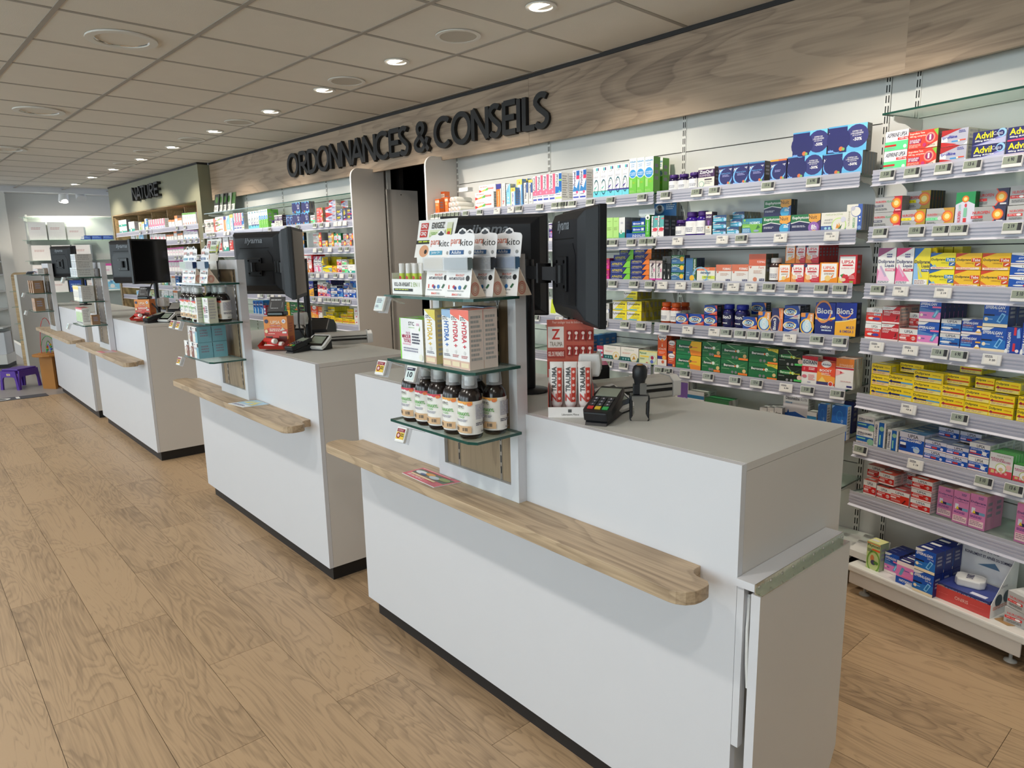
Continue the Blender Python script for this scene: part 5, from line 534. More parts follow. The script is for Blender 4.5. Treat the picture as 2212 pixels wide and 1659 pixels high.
# ---------------------------------------------------------------- packs
DES = {}
for line in DESIGNS.strip().split('\n'):
    k, lab, dep, cols, dsl = line.split('|'); DES[k] = (lab, float(dep), [lin(c) for c in cols.split(',')], dsl)
_PK = {}
def jar_parts(w, h, dsl):
    p = dsl.split(' '); cap, body, lab, txt = lin(p[1]), lin(p[2]), lin(p[3]), ' '.join(p[4:]); r = w / 2
    b = MB(); b.lathe([(r * .9, 0), (r, h * .03), (r, h * .66), (r * .9, h * .74), (r * .68, h * .79), (r * .66, h * .82)], n=20, m='gloss_print', c=body)
    c = MB(); c.lathe([(r * .8, h * .8), (r * .83, h * .815), (r * .83, h * .97), (r * .76, h)], n=20, m='card', c=cap)
    l = MB(); n = 20; r2 = r + .0006; z0, z1 = h * .1, h * .62
    vs = []; fs = []
    for i in range(n):
        a = 2 * PI * i / n
        for z in (z0, z1): vs.append((r2 * math.cos(a), r2 * math.sin(a), z))
    fs = [(2 * i, (2 * i + 2) % (2 * n), (2 * i + 3) % (2 * n), 2 * i + 1) for i in range(n)]
    l.raw(vs, fs, 'card', lab, True)
    top = body if sum(lab) > 2.2 else lin('ddd')
    def pl(u, v, e): a = -PI / 2 + (u - w / 2) / r; return ((r2 + e) * math.cos(a), (r2 + e) * math.sin(a), z0 + v)
    paint(l, 'R 0 .62 1 1 %s;B .16 .66 .84 .92 fff %s;L .1 .12 .9 .5 3 99a' % (p[2], txt) if sum(lab) > 2.2 else 'R 0 0 1 .3 d43;B .1 .55 .9 .85 fff %s;L .1 .08 .7 .22 1 fff' % txt, w, z1 - z0, pl)
    return b.mesh('jar_body'), c.mesh('jar_cap'), l.mesh('jar_label')
def pack_mesh(key, w, h, d):
    k = (key, round(w, 3), round(h, 3), round(d, 3))
    if k in _PK: return _PK[k]
    lab, dep, (base, side, top), dsl = DES[key]
    if dsl[0] == 'J': r = jar_parts(min(w, .075) if w > .03 else w, h, dsl)
    else:
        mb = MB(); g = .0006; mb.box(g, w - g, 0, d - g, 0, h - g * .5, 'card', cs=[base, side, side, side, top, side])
        paint(mb, dsl, w, h, lambda u, v, e: (u * .992 + w * .004, -e, v * .992 + h * .004))
        lum = sum(side); ink = lin('999') if lum > 1.4 else tuple(min(1, c * 2.2 + .06) for c in side)
        if d > .03: paint(mb, 'L .12 .12 .88 .9 %d %%s' % max(3, int(h / .016)) % 'aaa' if lum > 1.4 else 'L .2 .3 .8 .8 3 889', d, h, lambda u, v, e: (w - g + e, u, v))
        if d > .03 and sum(top) < 2.6: paint(mb, 'R .1 .3 .6 .6 ddd', w, d, lambda u, v, e: (u, v, h + e))
        r = mb.mesh('carton')
    _PK[k] = r; return r
ORD = ['first', 'second', 'third', 'fourth', 'fifth', 'sixth', 'seventh', 'eighth', 'ninth', 'tenth', 'eleventh', 'twelfth', 'thirteenth', 'fourteenth', 'fifteenth', 'sixteenth', 'seventeenth', 'eighteenth', 'nineteenth', 'twentieth', 'last']
USED = {}
def uniq(label):
    n = USED.get(label, 0); USED[label] = n + 1
    return label if n == 0 else None
def place_pack(key, P, rz, w, h, d, label, group=None):
    me = pack_mesh(key, w, h, d)
    if isinstance(me, tuple):
        nm = 'vial_bottle' if key.startswith('vial') else ('gummy_bottle' if key == 'bottleb' else 'supplement_jar')
        t = thing(nm, label, 'bottle' if 'bottle' in nm else 'jar', P, rz, group)
        ww = min(w, .075) if w > .03 else w
        off = Vector((w / 2, ww / 2, 0))
        for n, q in zip(('jar_body', 'cap', 'label'), me): obj(n, q, t, off)
        return t
    nm = 'medicine_box'
    o = obj(nm, me, None, P, rz); return tag(o, label, 'box', group)
class Bay:
    def __init__(s, ox, oy, a): s.O = Vector((ox, oy, 0)); s.a = a; s.u = Vector((math.cos(a), math.sin(a), 0)); s.n = Vector((math.sin(a), -math.cos(a), 0))
    def pt(s, S, d, z): return s.O + s.u * S + s.n * d + Vector((0, 0, z))
AA, AD = -0.23114615, 0.04493783
BC = Bay(0, 3.36, 0); BA = Bay(-1.194, 3.36, AA); BD = Bay(-3.4898, 3.3649, AD); BN = Bay(-8.787, 2.887, AD)
BAYS = {'A': BA, 'B': BC, 'C': BC, 'D': BD, 'N': BN}
SHZ = {'A': [1.805, 1.577, 1.343, 1.108, .867, .645, .418], 'B': [1.806, 1.571, 1.342, 1.1125, .877, .645, .418], 'D': [1.812, 1.592, 1.362, 1.14, .911, .67, .43], 'N': [1.935, 1.765, 1.565, 1.36, 1.17, 1.0]}
SHZ['C'] = SHZ['B']
BAYN = {'A': 'angled bay', 'B': 'middle bay', 'C': 'doorway bay', 'D': 'far bay', 'N': 'niche'}
SHN = ['top shelf', 'second shelf', 'third shelf', 'fourth shelf', 'fifth shelf', 'sixth shelf', 'low shelf', 'base shelf']
def tier(i, n): return '' if n == 1 else ('lower ' if i == 0 else ('upper ' if i == n - 1 else ('mid ' if n == 3 else ORD[i] + ' ')))

# ================================================================ SETTING
# floor of oak boards
fl = struct('floor', MB().box(-9.5, 6.0, -4.2, 6.0, -.06, -.008, 'plinth_black'))
PL, PWD = 1.06, .25; y0 = 3.455
pm = {}
for r in range(17):
    yy = y0 - PWD * r; off = -.53 * (r % 2) - .44
    for c in range(-10, 4):
        xa = max(-9.5, off + c * PL); xb = min(2.0, off + (c + 1) * PL)
        if xb - xa < .05: continue
        k = round(xb - xa, 3)
        if k not in pm: pm[k] = MB().box(.0008, k - .0008, .0008, PWD - .0008, -.008, 0, 'oak_floor').mesh('plank')
        obj('plank', pm[k], fl, (xa, yy - PWD, 0))
struct('floor', MB().box(-18, -9.5, -4.2, 6.0, -.06, 0, 'grey_floor'))
mt = MB().box(-9.66, -9.46, -2.6, 1.2, 0, .004, 'dark_mat')
ml = thing('floor_strip', 'dark strip set in the floor where boards meet grey floor', 'mat')
obj('strip', mt, ml)
lm = MB(); lm.raw([(-9.56 + rr * .07 * math.sin(a * PI / 12), .72 + rr * .13 * math.cos(a * PI / 12), .0046) for a in range(24) for rr in (1, .72)], [(2 * i, 2 * i + 1, (2 * i + 3) % 48, (2 * i + 2) % 48) for i in range(24)], 'paper')
lm.face([(-9.63, .90, .0046), (-9.5, .90, .0046), (-9.5, .935, .0046), (-9.63, .935, .0046)], 'paper'); obj('lettering', lm, ml)
# ceiling grid
ce = struct('ceiling', MB().box(-13.1, 6, -4.2, 6, 2.66, 2.7, 'plaster'))
CU = Vector((math.cos(.04), math.sin(.04), 0)); CV = Vector((-math.sin(.04), math.cos(.04), 0)); C0 = Vector((-3.353, 1.373, 2.63)); PX, PY = .575, .622
tm = MB().box(.004, PX - .004, .004, PY - .004, .002, .014, 'ceiling_tile').mesh('ceiling_tile')
tee = MB().box(-.012, .012, .012, PY - .012, 0, .006, 'grid_metal').mesh('grid_tee')
nt_ = 0
for j in range(-6, 3):
    for i in range(-16, 8):
        p = C0 + CU * PX * i + CV * PY * j
        if p.x < -12.9: continue
        if j >= -4 and nt_ < 290:
            obj('ceiling_tile', tm, ce, p, .04); obj('grid_tee', tee, ce, p, .04); nt_ += 1
        else: obj('ceiling_tile', tm, ce, p, .04)
for j in range(-6, 4):
    p = C0 + CU * PX * -17 + CV * PY * j
    obj('grid_runner', MB().box(0, PX * 25, -.012, .012, -.001, .006, 'grid_metal'), ce, p, .04)
# wood fascia boards with the dark gap above
def slab(bay, s0, s1, d0, d1, z0, z1, m):
    mb = MB(); P = lambda s, d, z: bay.pt(s, d, z)
    vs = [P(s0, d1, z0), P(s1, d1, z0), P(s1, d0, z0), P(s0, d0, z0), P(s0, d1, z1), P(s1, d1, z1), P(s1, d0, z1), P(s0, d0, z1)]
    mb.raw(vs, [(0, 1, 5, 4), (1, 2, 6, 5), (2, 3, 7, 6), (3, 0, 4, 7), (4, 5, 6, 7), (3, 2, 1, 0)], m); return mb
def lslab(name, bay, s0, s1, d0, d1, z0, z1, m, parent=None, kind=None, bevel=0):
    mb = MB().box(0, s1 - s0, 0, d1 - d0, 0, z1 - z0, m)
    return obj(name, mb, parent, bay.pt(s0, d1, z0), bay.a, bevel, kind)
lslab('trim_1', BD, -5.3, 0.0, .085, .106, 2.20, 2.608, 'oak_fascia', kind='structure')
lslab('trim_2', BC, -3.478, -1.205, .085, .106, 2.20, 2.608, 'oak_fascia', kind='structure')
lslab('trim_3', BA, -.0, .72, .085, .106, 2.20, 2.608, 'oak_fascia', kind='structure')
lslab('trim_3', BA, .722, 2.9, .085, .106, 2.20, 2.608, 'oak_fascia', kind='structure')
for b, s0, s1 in ((BD, -5.3, .01), (BC, -3.49, -1.2), (BA, -.01, 2.9)): lslab('trim_4', b, s0, s1, .05, .112, 2.6085, 2.634, 'shadow_gap', kind='structure')
# back walls
wb = struct('wall_back', MB().box(-1.2, 3.3, 4.2, 4.3, 0, 2.66, 'plaster'))
def panels(bay, s0, s1, top, par, zs=(0, .48, .98, 1.5, 2.03)):
    z = list(zs) + [top]
    for a, b in zip(z, z[1:]):
        if b > a: lslab('wall_panel', bay, s0 + .002, s1 - .002, -.02, 0, a + .0025, b - .0025, 'white_panel', par)
    lslab('panel_backing', bay, s0, s1, -.03, -.021, 0, top, 'seam', par)
_up = {}
def upright(bay, s, par, z1=2.24, two=True):
    k = (round(z1, 2), two)
    if k not in _up:
        w = .024 if two else .012
        a = MB().box(-w / 2, w / 2, -.004, 0, 0, z1, 'white_metal').mesh('shelf_upright'); sl = MB(); z = .05
        while z < z1 - .04:
            for xx in ((-.0055, .0055) if two else (0,)): sl.box(xx - .0022, xx + .0022, -.0048, -.004, z, z + .03, 'slot_dark')
            z += .043
        _up[k] = (a, sl.mesh('slots'))
    o = obj('shelf_upright', _up[k][0], par, bay.pt(s, 0, 0), bay.a); q = obj('slots', _up[k][1], o); q['kind'] = 'stuff'
ws = struct('wall_left', MB().box(-4.44, -4.40, 3.37, 3.45, 0, 2.2, 'white_panel'))
for a, b in ((-4.40, -3.40), (-3.40, -2.35), (-2.35, -1.29)): panels(BC, a, b, 2.24, ws)
for s in (-4.395, -3.40, -2.35, -1.305): upright(BC, s, ws)
lslab('wall_panel', BC, -1.29, -1.196, -.02, 0, 0, 2.3, 'white_panel', ws)
wa = struct('wall_right', slab(BA, 0, 3.2, -.08, -.04, 0, 2.66, 'plaster'))
for a, b in ((0, .9), (.9, 1.9), (1.9, 2.9)): panels(BA, a, b, 2.24, wa)
for s in (.012, .9, 1.9): upright(BA, s, wa)
wd = struct('wall_far', slab(BD, -5.3, -1.86, -.08, -.04, 0, 2.66, 'plaster'))
for a, b in ((-5.3, -4.575), (-4.575, -3.706), (-3.706, -2.806), (-2.806, -1.87)): panels(BD, a, b, 2.24, wd)
for s in (-4.575, -3.706, -2.806): upright(BD, s, wd)
# tall rounded end panels either side of the doorway
def endpanel(bay, s, d0, d1, z1, label):
    r = .07; o = [(-d1, 0), (-d0, 0), (-d0, z1)] + [(-d1 + r - r * math.sin(a * PI / 12), z1 - r + r * math.cos(a * PI / 12)) for a in range(7)]
    t = thing('end_panel', label, 'panel', bay.pt(s, 0, 0), bay.a)
    obj('board', MB().prism(o[::-1], -.019, 0, 'side_laminate', 'x'), t)
    obj('edge_band', MB().box(-.019, .0, -d1 - .001, -d1, .0, z1 - r, 'white_laminate'), t)
endpanel(BC, -4.402, 0, .29, 2.225, 'white end panel with rounded top on doorway side facing the till')
endpanel(BD, -1.848, 0, .32, 2.225, 'grey looking end panel with rounded top beyond the dark doorway')
# back room seen through the doorway
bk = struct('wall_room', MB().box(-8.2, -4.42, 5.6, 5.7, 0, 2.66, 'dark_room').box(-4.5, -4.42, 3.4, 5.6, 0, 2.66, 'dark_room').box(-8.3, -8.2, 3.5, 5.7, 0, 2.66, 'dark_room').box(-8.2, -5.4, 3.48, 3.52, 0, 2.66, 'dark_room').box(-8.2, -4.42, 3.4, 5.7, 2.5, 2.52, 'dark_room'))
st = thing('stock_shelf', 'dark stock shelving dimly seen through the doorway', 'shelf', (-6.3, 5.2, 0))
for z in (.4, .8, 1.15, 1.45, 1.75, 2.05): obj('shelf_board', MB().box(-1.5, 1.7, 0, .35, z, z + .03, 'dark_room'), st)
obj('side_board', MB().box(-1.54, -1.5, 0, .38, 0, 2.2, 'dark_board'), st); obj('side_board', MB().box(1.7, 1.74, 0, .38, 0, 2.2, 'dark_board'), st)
jb = thing('cupboard_side', 'pale grey cupboard side standing just inside the doorway', 'cupboard', BD.pt(-1.86, 0, 0), AD)
obj('side_board', MB().box(-.02, 0, .03, .36, 0, 2.07, 'side_laminate'), jb)
obj('fixing_cap', MB().lathe([(.005, 0), (.005, .002)], 0, 0, 8, 'slot_dark', axis='x').xf(Matrix.Translation((0, .18, 2.03))), jb)
# room shell out of view
struct('wall_side', MB().box(3.6, 3.7, -4.2, 4.3, 0, 2.66, 'plaster'))
wf = MB()
for a, b in ((-18, -10.9), (-8.3, -7.5), (-4.9, -4.1), (-1.5, -.9), (1.7, 3.7)): wf.box(a, b, -4.1, -4.0, 0, 2.7, 'plaster')
wf.box(-18, 3.7, -4.1, -4.0, 0, .4, 'plaster'); struct('wall_front', wf)
for i, (a, b) in enumerate(((-10.9, -8.3), (-7.5, -4.9), (-4.1, -1.5), (-.9, 1.7))):
    w_ = struct('window_%d' % (i + 1), MB().box(a, b, -4.06, -4.05, .4, 2.7, 'glass')); obj('window_frame', MB().box(a, a + .06, -4.08, -4.02, .4, 2.7, 'white_metal').box(b - .06, b, -4.08, -4.02, .4, 2.7, 'white_metal').box(a, b, -4.08, -4.02, .4, .46, 'white_metal'), w_)
# end of the shop
struct('wall_end', MB().box(-16.1, -16.0, -.2, 6, 0, 3.1, 'plaster').box(-16.1, -13.6, 1.45, 1.5, 0, .2, 'plaster'))
struct('wall_pier', MB().box(-15.95, -15.6, .6, 1.75, 0, 2.9, 'plaster'))
struct('ceiling', MB().box(-18, -13.25, -4.2, 6, 2.78, 2.84, 'plaster'))
struct('trim_5', MB().box(-13.25, -13.1, -4.2, 6, 2.58, 2.84, 'white_laminate').xf(Matrix.Translation((0, 0, 0))))
# green feature wall with niche
gn = struct('wall_green', MB())
def gbox(s0, s1, d0, d1, z0, z1, m, n='panel', kind=None): return lslab(n, BN, s0, s1, d0, d1, z0, z1, m, gn)
gbox(-3.66, 0, -.02, 0, 2.19, 2.608, 'sage', 'header_panel'); gbox(-3.66, -3.58, -.02, 0, 0, 2.19, 'sage', 'side_panel'); gbox(-.15, 0, -.02, 0, 0, 2.19, 'sage', 'side_panel')
gbox(-3.58, -.15, -.02, 0, 0, .75, 'sage', 'lower_panel')
gbox(-.02, 0, -.5, -.02, 0, 2.608, 'sage', 'return_panel'); gbox(-3.66, -3.64, -.5, -.02, 0, 2.608, 'sage', 'return_panel')
gbox(-3.66, .0, -.12, .004, 2.6085, 2.634, 'shadow_gap', 'gap_strip')
gbox(-3.58, -.15, -.42, -.40, .75, 2.2, 'dark_board', 'back_board')
gbox(-3.60, -3.58, -.42, -.0, .75, 2.2, 'oak_light', 'lining_board'); gbox(-.15, -.13, -.42, -.0, .75, 2.2, 'oak_light', 'lining_board'); gbox(-3.6, -.13, -.42, -.0, 2.19, 2.205, 'oak_light', 'lining_board')
for s in (-3.0, -2.38, -1.74, -1.08, -.46): gbox(s - .22, s + .02, -.40, -.385, .8, 2.16, 'dark_board', 'back_slat'); gbox(s + .02, s + .035, -.40, -.18, .8, 2.19, 'oak_light', 'divider')

# ---------------------------------------------------------------- ceiling fittings
def ring(r0, r1, m, z=0, h=.006, n=28):
    mb = MB(); vs = []
    for i in range(n):
        a = 2 * PI * i / n
        for r, zz in ((r1, z), (r1, z - h), (r0, z - h), (r0, z)): vs.append((r * math.cos(a), r * math.sin(a), zz))
    mb.raw(vs, [(4 * i + k, (4 * i + 4 + k) % (4 * n), (4 * i + 4 + (k + 1) % 4) % (4 * n), 4 * i + (k + 1) % 4) for i in range(n) for k in range(4)], m, smooth=False); return mb
rm = ring(.056, .074, 'lamp_ring').mesh('trim_ring'); 
lamp = MB().lathe([(.05, -.0065), (.05, .0)], n=20, m='lamp_on').xf(Matrix.Rotation(math.radians(14), 4, 'X') @ Matrix.Translation((0, 0, .004))).mesh('lamp')
gim = MB().lathe([(.055, .0), (.052, .02)], n=20, m='white_plastic', cap=False).xf(Matrix.Translation((0, 0, -.004))).mesh('gimbal')
for i, (x, y) in enumerate(SPOTS):
    t = thing('downlight', 'lit recessed downlight over the shelves, %s counted from the far end' % ORD[len(SPOTS) - 1 - i], 'lamp', (x, y, 2.63), .04, 'lit downlights along the shelf wall')
    obj('trim_ring', rm, t); obj('gimbal', gim, t); obj('lamp', lamp, t)
dm = ring(.098, .12, 'lamp_ring', 0, .005).mesh('trim_ring'); dg = MB().lathe([(.1, -.003), (.1, 0)], n=28, m='grille').mesh('grille')
for i, (x, y) in enumerate([(-3.11, 2.41), (-4.31, 2.41), (-6.08, 2.375), (-7.19, 2.335), (-8.22, 2.2), (-9.38, 2.26), (-10.5, 2.2)]):
    t = thing('ceiling_speaker', 'flat round ceiling cover with plain grille, %s counting from the sign' % ORD[i], 'vent', (x, y, 2.63), 0, 'flat round ceiling covers')
    obj('trim_ring', dm, t); obj('grille', dg, t)
bm_ = ring(.128, .168, 'lamp_ring', 0, .008).mesh('trim_ring'); br = MB().lathe([(.13, -.004), (.11, .02), (.06, .03), (.01, .032)], n=28, m='reflector', cap=False).mesh('reflector')
for i, (x, y) in enumerate([(-4.21, 1.07), (-6.48, 1.02), (-8.74, 1.06), (-10.9, 1.0)]):
    t = thing('reflector_light', 'wide unlit round ceiling light with mirrored reflector, %s from the photographer' % ORD[i], 'lamp', (x, y, 2.63), 0, 'wide round mirrored ceiling lights')
    obj('trim_ring', bm_, t); obj('reflector', br, t)
for i in range(11):   # second row of lit downlights over the customers
    t = thing('downlight', 'lit recessed downlight over the customer side of the counters', 'lamp', (1.0 - 1.2 * i, -.02, 2.63), 0, 'lit downlights over the customer side'); obj('trim_ring', rm, t); obj('lamp', lamp, t)
t = thing('security_camera', 'small dark dome camera on white base at the ceiling end', 'camera', (-13.6, 1.78, 2.78)); obj('base', MB().lathe([(.10, 0), (.10, -.05)], n=20, m='white_plastic'), t); obj('dome', MB().lathe([(.085, -.05), (.08, -.09), (.05, -.12), (.01, -.135)], n=20, m='black_gloss'), t)
for k, (x, y) in enumerate(((-13.5, 2.30), (-13.3, 2.50))):
    t = thing('track_spotlight', 'white track spotlight at the shop end, %s' % ('shining forward' if k == 0 else 'turned away'), 'lamp', (x, y, 2.78))
    obj('arm', MB().box(-.015, .015, -.015, .015, -.12, 0, 'white_plastic'), t)
    R = Matrix.Translation((0, 0, -.2)) @ Matrix.Rotation(math.radians(28 if k == 0 else -40), 4, 'Y')
    obj('head', MB().lathe([(.055, .1), (.062, .08), (.075, -.1)], n=18, m='white_plastic').xf(R), t)
    if k == 0: obj('lens', MB().lathe([(.07, -.101), (.07, -.106)], n=18, m='lamp_on').xf(R), t)
spot((-13.45, 2.3, 2.5), (-.6, .3, -1), 60, 100); spot((-13.6, 1.2, 2.7), (-.3, -.1, -1), 60, 120); spot((-14.4, 2.4, 2.7), (-.5, .2, -1), 70, 130)  # track spotlight beam, then added fill spots without fittings to brighten the shop end

# ---------------------------------------------------------------- wall signs, each letter cut from thick board
def arc(cx, cy, rx, ry, a0, a1, n=14): return [(cx + rx * math.cos(math.radians(a0 + (a1 - a0) * i / n)), cy + ry * math.sin(math.radians(a0 + (a1 - a0) * i / n))) for i in range(n + 1)]
def GL(ch):
    e = .07
    return {'O': [arc(.5, .5, .5 - e, .5 - e * .5, 0, 360, 28)], 'C': [arc(.56, .5, .56 - e, .5 - e * .5, 48, 312, 22)], 'I': [[(.5, 0), (.5, 1)]],
     'N': [[(e, 0), (e, 1)], [(e, 1), (1 - e, 0)], [(1 - e, 0), (1 - e, 1)]], 'A': [[(0, 0), (.5, 1)], [(.5, 1), (1, 0)], [(.2, .33), (.8, .33)]],
     'E': [[(e, 0), (e, 1)], [(e, .95), (1, .95)], [(e, .5), (.9, .5)], [(e, .05), (1, .05)]], 'L': [[(e, 0), (e, 1)], [(e, .05), (1, .05)]],
     'T': [[(.5, 0), (.5, 1)], [(0, .95), (1, .95)]], 'U': [[(e, 1), (e, .4)] + arc(.5, .4, .5 - e, .4 - e * .5, 180, 360, 12) + [(1 - e, 1)]],
     'D': [[(e, 0), (e, 1)], [(e, .955)] + arc(.3, .5, .7 - e, .455, 90, -90, 14) + [(e, .045)]], 'R': [[(e, 0), (e, 1)], [(e, .955)] + arc(.5, .71, .5 - e, .245, 90, -90, 10) + [(e, .465)], [(.4, .465), (1, 0)]],
     'S': [arc(.52, .74, .44, .22, 40, 180, 9) + [(.3, .58), (.7, .42)] + arc(.5, .25, .44, .22, 20, -150, 10)],
     '&': [[(1, .0), (.28, .66)] + arc(.45, .8, .22, .17, 200, -20, 10) + [(.6, .68), (.2, .42)] + arc(.4, .24, .36, .21, 130, 300, 10) + [(.78, .22), (.95, .45)]]}[ch]
def stroke(mb, pts, wd, y0, y1, m):
    n = len(pts); closed = n > 3 and math.dist(pts[0], pts[-1]) < 1e-4
    if closed: pts = pts[:-1]; n -= 1
    L = []; Rr = []
    for i in range(n):
        a = pts[(i - 1) % n] if (closed or i) else pts[i]; b = pts[(i + 1) % n] if (closed or i < n - 1) else pts[i]
        d = Vector((b[0] - a[0], b[1] - a[1])); d.normalize(); nn = Vector((-d.y, d.x)) * wd / 2
        L.append((pts[i][0] + nn.x, pts[i][1] + nn.y)); Rr.append((pts[i][0] - nn.x, pts[i][1] - nn.y))
    vs = []
    for i in range(n): vs += [(L[i][0], y0, L[i][1]), (Rr[i][0], y0, Rr[i][1]), (Rr[i][0], y1, Rr[i][1]), (L[i][0], y1, L[i][1])]
    fs = [];
    for i in range(n if closed else n - 1):
        a, b = 4 * i, 4 * ((i + 1) % n)
        for k in range(4): fs.append((a + k, a + (k + 1) % 4, b + (k + 1) % 4, b + k))
    if not closed: fs += [(0, 3, 2, 1), (4 * n - 4, 4 * n - 3, 4 * n - 2, 4 * n - 1)]
    mb.raw(vs, fs, m)
def letter(ch, w, h, wd, dep):
    mb = MB()
    for i, st_ in enumerate(GL(ch)): stroke(mb, [(x * w, y * h) for x, y in st_], wd, -dep - .0004 * i, 0.001 - .0003 * i, 'letter_black')
    return mb
FB = Bay(-3.485, 3.259, AD)
sg = thing('wall_sign', 'raised black letters of the long counter sign on wood fascia', 'sign', FB.pt(0, 0, 0), 0)
for e in LETTERS.split(','):
    c, a, b = e.split(); a, b = float(a), float(b); dd = .001 + (max(0, a - .0) * .045 if a > 0 else 0)
    P = FB.pt(a, dd, 2.288) - sg.location
    obj('letter', letter(c, b - a, .205, .036, .03), sg, P, AD)
ng = thing('wall_sign', 'raised black letters of the short sign on green wall', 'sign', BN.pt(0, 0, 0), 0)
for c, a, b in (('N', -2.36, -2.17), ('A', -2.16, -1.97), ('T', -1.98, -1.83), ('U', -1.80, -1.64), ('R', -1.60, -1.46), ('E', -1.42, -1.28)): obj('letter', letter(c, b - a, .17, .03, .05), ng, BN.pt(a, .002, 2.345) - ng.location, AD)

# ================================================================ WALL SHELVES
def rail_mesh(w):
    mb = MB(); mb.box(0, w, -.012, -.010, -.052, .006, 'rail_plastic')
    for k in range(3): mb.box(0, w, -.0155, -.012, -.016 - .013 * k, -.010 - .013 * k, 'rail_plastic')
    mb.raw([(0, -.012, -.052), (w, -.012, -.052), (w, -.024, -.058), (0, -.024, -.058), (0, -.012, -.054), (w, -.012, -.054), (w, -.024, -.060), (0, -.024, -.060)], [(0, 1, 2, 3), (7, 6, 5, 4), (3, 2, 6, 7)], 'rail_plastic')
    return mb
def bracket(dep):
    o = [(0, -.004), (-dep, -.004), (-dep, -.02), (-dep + .03, -.028)] + [(-dep + .05 + (dep - .075) * math.sin(k * PI / 12), -.028 - .07 * (1 - math.cos(k * PI / 12))) for k in range(1, 7)] + [(-.006, -.13), (0, -.13)]
    return MB().prism(o, -.002, .002, 'white_metal', 'x')
def glass_pane(w, d, th=.008):
    mb = MB(); mb.box(0, w, 0, d, -th, 0, 'glass_edge'); 
    mb.m[-2] = mb.mi('glass'); mb.m[-1] = mb.mi('glass'); mb.m[-4] = mb.mi('glass'); return mb
def wall_shelf(bay, s0, s1, z, label, dep=.24, rail=True, group='glass shelves along the wall', d0=0):
    t = thing('glass_shelf', label, 'shelf', bay.pt(s0, d0 + dep, z), bay.a, group)
    obj('glass_pane', glass_pane(s1 - s0, dep - .006), t)
    if rail: obj('price_rail', rail_mesh(s1 - s0), t)
    for x in (.02, s1 - s0 - .02):
        b_ = bracket(dep - .05).xf(Matrix.Translation((x, dep - .004, -.006))); obj('bracket', b_, t)
    return t
for i, z in enumerate(SHZ['B']):
    for a, b, nm in ((-4.375, -3.405, 'doorway end of doorway bay'), (-3.395, -2.36, 'inner half of doorway bay'), (-2.34, -1.295, 'middle bay')): wall_shelf(BC, a, b, z, 'clear glass wall shelf with ribbed price rail, %s, %s' % (SHN[i], nm))
for i, z in enumerate(SHZ['A']):
    for a, b, nm in ((.005, .895, 'angled end bay'), (.905, 1.895, 'beyond the angled end bay')): wall_shelf(BA, a, b, z, 'clear glass wall shelf with ribbed price rail, %s, %s' % (SHN[i], nm))
wall_shelf(BA, .02, .9, 2.033, 'bare glass shelf above all others in the angled end bay', .24, False); 
for i, z in enumerate(SHZ['D']):
    for a, b, nm in ((-5.3, -3.71, 'green wall half of far bay'), (-3.70, -1.875, 'doorway half of far bay')): wall_shelf(BD, a, b, z, 'clear glass wall shelf with ribbed price rail, %s, %s' % (SHN[i], nm))
wall_shelf(BD, -5.25, -1.875, 2.04, 'long bare glass shelf holding leaflets above the far bay', .24, False)
for i, z in enumerate(SHZ['N']):
    wall_shelf(BN, -3.57, -1.9, z, 'glass shelf inside the green niche, %s, outer part' % SHN[i], .35, True, 'shelves in the green niche', -.38)
    wall_shelf(BN, -1.88, -.16, z, 'glass shelf inside the green niche, %s, inner part' % SHN[i], .35, True, 'shelves in the green niche', -.38)
# base units with kick boards and feet
def base_unit(bay, s0, s1, dep, z, label):
    t = thing('base_unit', label, 'shelf', bay.pt(s0, 0, 0), bay.a); w = s1 - s0
    obj('tray', MB().box(0, w, -dep, -.01, z - .03, z, 'white_metal'), t, bevel=.006)
    obj('front_panel', MB().box(.012, w - .012, -dep + .004, -dep + .012, z - .135 + .05, z - .03, 'side_laminate'), t, bevel=.003)
    obj('back_board', MB().box(0, w, -.06, -.02, 0, z - .03, 'dark_board'), t)
    for x in (.06, w - .06): obj('foot', MB().lathe([(.022, 0), (.02, .006), (.006, .01), (.006, z - .03)], x, -dep + .05, 12, 'grey_plastic'), t)
base_unit(BA, .095, .80, .365, .135, 'white base tray with beige front under the angled end bay')
base_unit(BA, .81, 1.9, .365, .135, 'white base tray continuing beyond the angled end bay')
base_unit(BC, -2.34, -1.21, .34, .15, 'white base tray behind the counter under middle bay')
base_unit(BC, -4.38, -2.35, .34, .15, 'white base tray under the doorway bay')
base_unit(BD, -5.3, -1.88, .34, .15, 'white base tray under the far bay')
tag(obj('corner_tray', MB().raw([(0, 0, 0), (.16, -.03, 0), (.10, .2, 0), (-.02, .22, 0), (0, 0, -.03), (.16, -.03, -.03), (.10, .2, -.03), (-.02, .22, -.03)], [(0, 1, 2, 3), (7, 6, 5, 4), (0, 4, 5, 1), (1, 5, 6, 2), (2, 6, 7, 3), (3, 7, 4, 0)], 'white_metal'), None, (-1.205, 3.05, .175)), 'white wedge shaped corner tray joining two base trays', 'tray')

